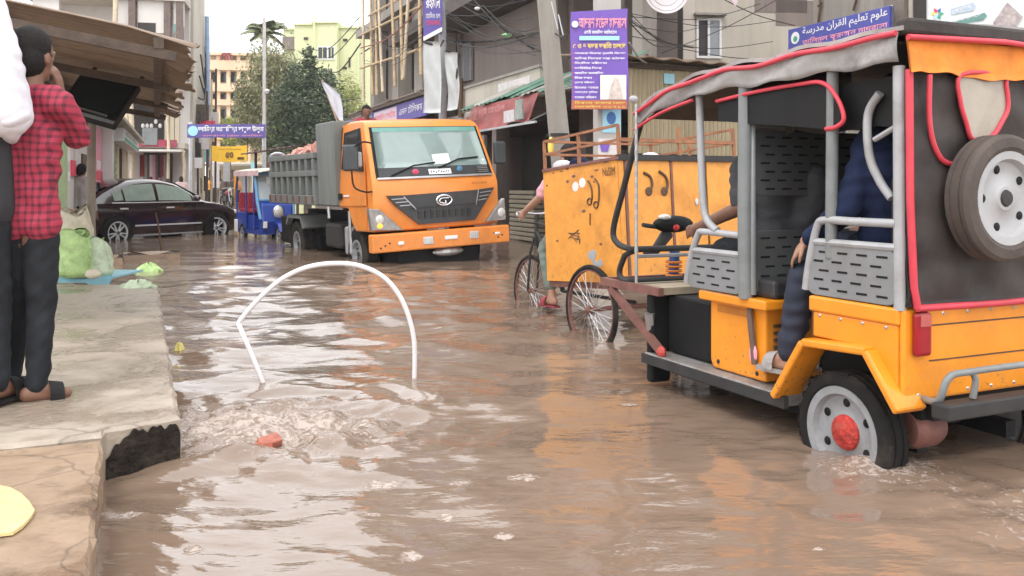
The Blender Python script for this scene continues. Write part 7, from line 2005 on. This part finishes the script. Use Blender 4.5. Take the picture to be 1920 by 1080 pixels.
# people by the left shops and down the street
for k, (px, d, hh, lab, sh_, rz_, tr_) in enumerate((
        (152, 15.2, 1.62, 'person in a grey shirt standing with his back to us beside the posters', GREYC, 1.4, JEANS),
        (222, 26, 1.6, 'person in a cream shirt by the green shutter behind the car roof', M('cream shirt', (.62, .45, .33), .8, var=.1), -.6, BROWNC),
        (340, 34, 1.6, 'person in a pale pink shirt just past the car bonnet', M('pale pink shirt', (.62, .45, .46), .8, var=.1), 2.0, GREYC),
        (397, 59, 1.65, 'person in a dark red top beside the yellow shirted one', REDC, -1.8, JEANS),
        (389, 55, 1.66, 'person in a bright yellow shirt in the far street', YELC, -1.5, JEANS),
        (406, 57, 1.66, 'person in a grey green shirt right of the yellow shirted one', M('grey green shirt', (.16, .2, .14), .8, var=.2), 1.2, BROWNC),
        (422, 52, 1.68, 'person in brown beside the motorcycle in the far street', BROWNC, -1.2, JEANS),
        (438, 56, 1.62, 'person in dark clothes at the right of the far group', DGREY, -1.7, BROWNC),
        (414, 60, 1.6, 'small distant person in white between the grey green and brown dressed ones', WHITEC, 1.5, GREYC),
        (430, 59, 1.6, 'small distant person in navy behind the motorcycle', NAVYC, 1.5, GREYC),
        (445, 57, 1.64, 'distant person in a dull orange top beside the blue rickshaw', M('dull orange cloth', (.5, .2, .08), .8), 1.5, JEANS),
        (300, 33, 1.6, 'person in dark clothes at the shop of hanging garments', JEANS, -1.2, BROWNC))):
    c = P(px, 348, d); person(lab, (c.x, d, -.1 if d < 40 else .02), rz_, hh, shirt=sh_, trousers=tr_, vox=.03, skin=SKIN)
# far motorcycle
c = P(432, 348, 49)
T = thing('motorcycle', 'dark parked motorcycle among the people at the far end of the street', 'motorcycle', (c.x - .3, 48.6, .0), -.9)
for x in (0, 1.25): MB().tube([(x + .29 * math.cos(t_), 0, .3 + .29 * math.sin(t_)) for t_ in np.linspace(0, 6.28, 20, endpoint=False)], .05, 7, closed=True).build('wheel', RUBBER, T)
MB().ball((.75, 0, .75), (.28, .14, .14), 12, 8).build('fuel_tank', REDC, T, smooth=180)
MB().box(.0, .6, -.12, .12, .68, .78).build('seat', BLACK, T, bevel=.03)
MB().box(.4, .85, -.14, .14, .3, .6).build('engine', DGREY, T, bevel=.03)
MB().tube([(1.25, .07, .3), (1.0, .07, .95)], .03, 6).tube([(1.25, -.07, .3), (1.0, -.07, .95)], .03, 6).build('fork', STEEL, T)
MB().tube([(.9, -.36, 1.0), (1.0, 0, 1.02), (.9, .36, 1.0)], .02, 6).build('handlebar', STEEL, T)
MB().ball((1.1, 0, .9), (.08, .1, .1), 10, 7).build('headlight', LENS, T)

# flag on a leaning pole above the tipper bed
a, c = P(604, 150, 24), P(652, 292, 24)
T = thing('flag', 'limp white flag hanging from a leaning pole above the tipper bed', 'flag', (c.x, 24, 0))
MB().tube([(.25, 0, -.3), (.25, 0, 1.5), a - Vector((c.x, 24, 0))], .03, 7).build('pole', BAMBOO, T, smooth=60)
f0, f1, f2 = [P(*q_, 23.9) - Vector((c.x, 24, 0)) for q_ in ((604, 152), (626, 178), (640, 226))]
MB().sheet(lambda u, v: (f0.lerp(f1, v * 2) if v < .5 else f1.lerp(f2, v * 2 - 1)) + Vector(((u - .5) * .34 * math.sin(math.pi * min(1, v * .85 + .05)) , .05 * math.sin(u * 9 + v * 3), 0)), 8, 14, (0, .006, 0)).build('cloth', WHITEC, T, smooth=180)

# satellite dish and pennant
c = P(1250, -16, 13.0)
T = thing('satellite_dish', 'white satellite dish rim dipping into the top of the view above the tin shed', 'dish', c)
def dish(r, hgt): return r
mb = MB().lathe([(.001, .10), (.15, .085), (.26, .045), (.315, .0), (.325, -.012), (.315, -.012), (.255, .03), (.15, .07), (.001, .085)], (0, 0, 0), 'y', 40)
mb.build('reflector', M('pinkish white dish', (.62, .56, .58), .5, var=.06, dirt=.2), T, smooth=60)
for r in (.2, .28): MB().tube([(r * math.cos(t_), -.01 + (.06 if r < .25 else .02), r * math.sin(t_)) for t_ in np.linspace(0, 6.28, 30, endpoint=False)], .006, 5, closed=True).build('rim_ring', LGREY, T)
MB().tube([(0, .1, 0), (0, .9, .1), (0, 1.0, .8)], .025, 7).build('mount', STEEL, T)
c = P(1377, 10, 14.0)
o = MB().prism([(-.1, .22), (.1, .22), (.03, .0), (.0, -.01)], 'y', -.004, .004).build('pennant', M('pinkish paper', (.62, .48, .52), .7)); o.location = c
tag(o, 'small pinkish paper pennant hanging from the cables above the window', 'pennant')

# ------------------------------------------------------------------ overhead cables
cabs = [((676, 90, 30), (805, -4, 22), .02, 'thick reddish cable slanting across the bamboo scaffold', M('reddish cable', (.30, .11, .09), .6)),
        ((838, 78, 19), (1012, 62, 14.2), .012, 'grey cable from the slim pole to the leaning pole', CABLE),
        ((1040, 62, 14), (1070, 59, 12.2), .012, 'short cable from the leaning pole to the purple board', CABLE),
        ((884, -5, 18), (1018, 98, 14), .009, 'thin cable running down to the leaning pole from the top edge', CABLE),
        ((905, 10, 18), (1016, 74, 14), .008, 'thin cable with the white clip above the dark wall', CABLE),
        ((838, 28, 19), (1000, -20, 14), .008, 'thin cable rising from the slim pole', CABLE),
        ((1180, 38, 12.4), (1300, 90, 15), .009, 'upper of the two cables leaving the purple board to the right', CABLE),
        ((1180, 42, 12.4), (1258, 88, 16), .009, 'lower of the two cables leaving the purple board to the right', CABLE),
        ((1180, 80, 12.4), (1212, 118, 14), .014, 'thick grey strut cable beside the shed roof', LGREY),
        ((1340, -10, 14), (1490, 48, 15), .008, 'thin cable crossing the plastered wall to the school sign', CABLE),
        ((1490, -20, 15), (1240, 100, 15), .007, 'faint cable crossing the white window', CABLE),
        ((1280, 92, 15), (1480, 108, 16), .007, 'sagging cable under the white window', CABLE),
        ((578, 92, 50), (676, 30, 34), .02, 'upper cable in front of the lime green house', CABLE),
        ((585, 105, 50), (676, 50, 34), .02, 'lower cable in front of the lime green house', CABLE),
        ((608, 130, 50), (676, 82, 34), .03, 'thick cable in front of the lime green house', CABLE),
        ((497, 170, 40), (676, 185, 33), .014, 'low cable from the white lamp pole to the scaffold', CABLE)]
rc = random.Random(21)
for k in range(9):
    y0 = rc.uniform(-30, 70)
    cabs.append(((836, y0, 19), (rc.uniform(1000, 1035), rc.uniform(-10, 110), 14.2), .006, 'thin black cable in the tangle in front of the dark unfinished building', CABLE))
for k in range(6):
    cabs.append(((1186, rc.uniform(20, 70), 12.5), (rc.uniform(1270, 1470), rc.uniform(-20, 110), 15.5), .006, 'thin black cable fanning from the purple board across the plastered wall', CABLE))
for k in range(5):
    cabs.append(((rc.uniform(676, 700), rc.uniform(10, 120), 33), (832, rc.uniform(-20, 60), 19), .009, 'thin dark cable sagging across the bamboo scaffold', CABLE))
for (a, c, r, lab, m_) in cabs:
    p, q = P(a[0], a[1], a[2]), P(c[0], c[1], c[2])
    L_ = (q - p).length
    mid = p.lerp(q, .5) - Vector((0, 0, .035 * L_))
    o = MB().tube(spline([p, mid, q], 8), r, 5).build('cable', m_)
    tag(o, lab, 'cable', 'overhead cables')
for (px, py, d, m_, lab, rr) in ((950, 66, 16.2, M('green glass', (.25, .55, .22), .25), 'green glass bulb hanging on the thin cables', (.10, .06, .035)), (895, 16, 17.8, WHITE, 'white clip on the thin cable', (.06, .05, .035))):
    o = MB().ball((0, 0, 0), rr, 10, 7).build('cable_clip' if m_ is WHITE else 'glass_bulb', m_, None, smooth=180); o.location = P(px, py, d); tag(o, lab, 'fitting')

# ------------------------------------------------------------------ haze
HZB = MB().box(-420, 420, -80, 720, -1.4, 15.5)
hm = bpy.data.materials.new('haze'); hm.use_nodes = True
N, L = hm.node_tree.nodes, hm.node_tree.links; N.clear()
ho = N.new('ShaderNodeOutputMaterial'); hv = N.new('ShaderNodeVolumePrincipled')
hv.inputs['Color'].default_value = (.93, .93, .95, 1); hv.inputs['Density'].default_value = .0009; hv.inputs['Anisotropy'].default_value = .2
L.new(hv.outputs['Volume'], ho.inputs['Volume'])
o = HZB.build('haze', hm); struct(o, 'stuff', 'thin pale haze filling the street')
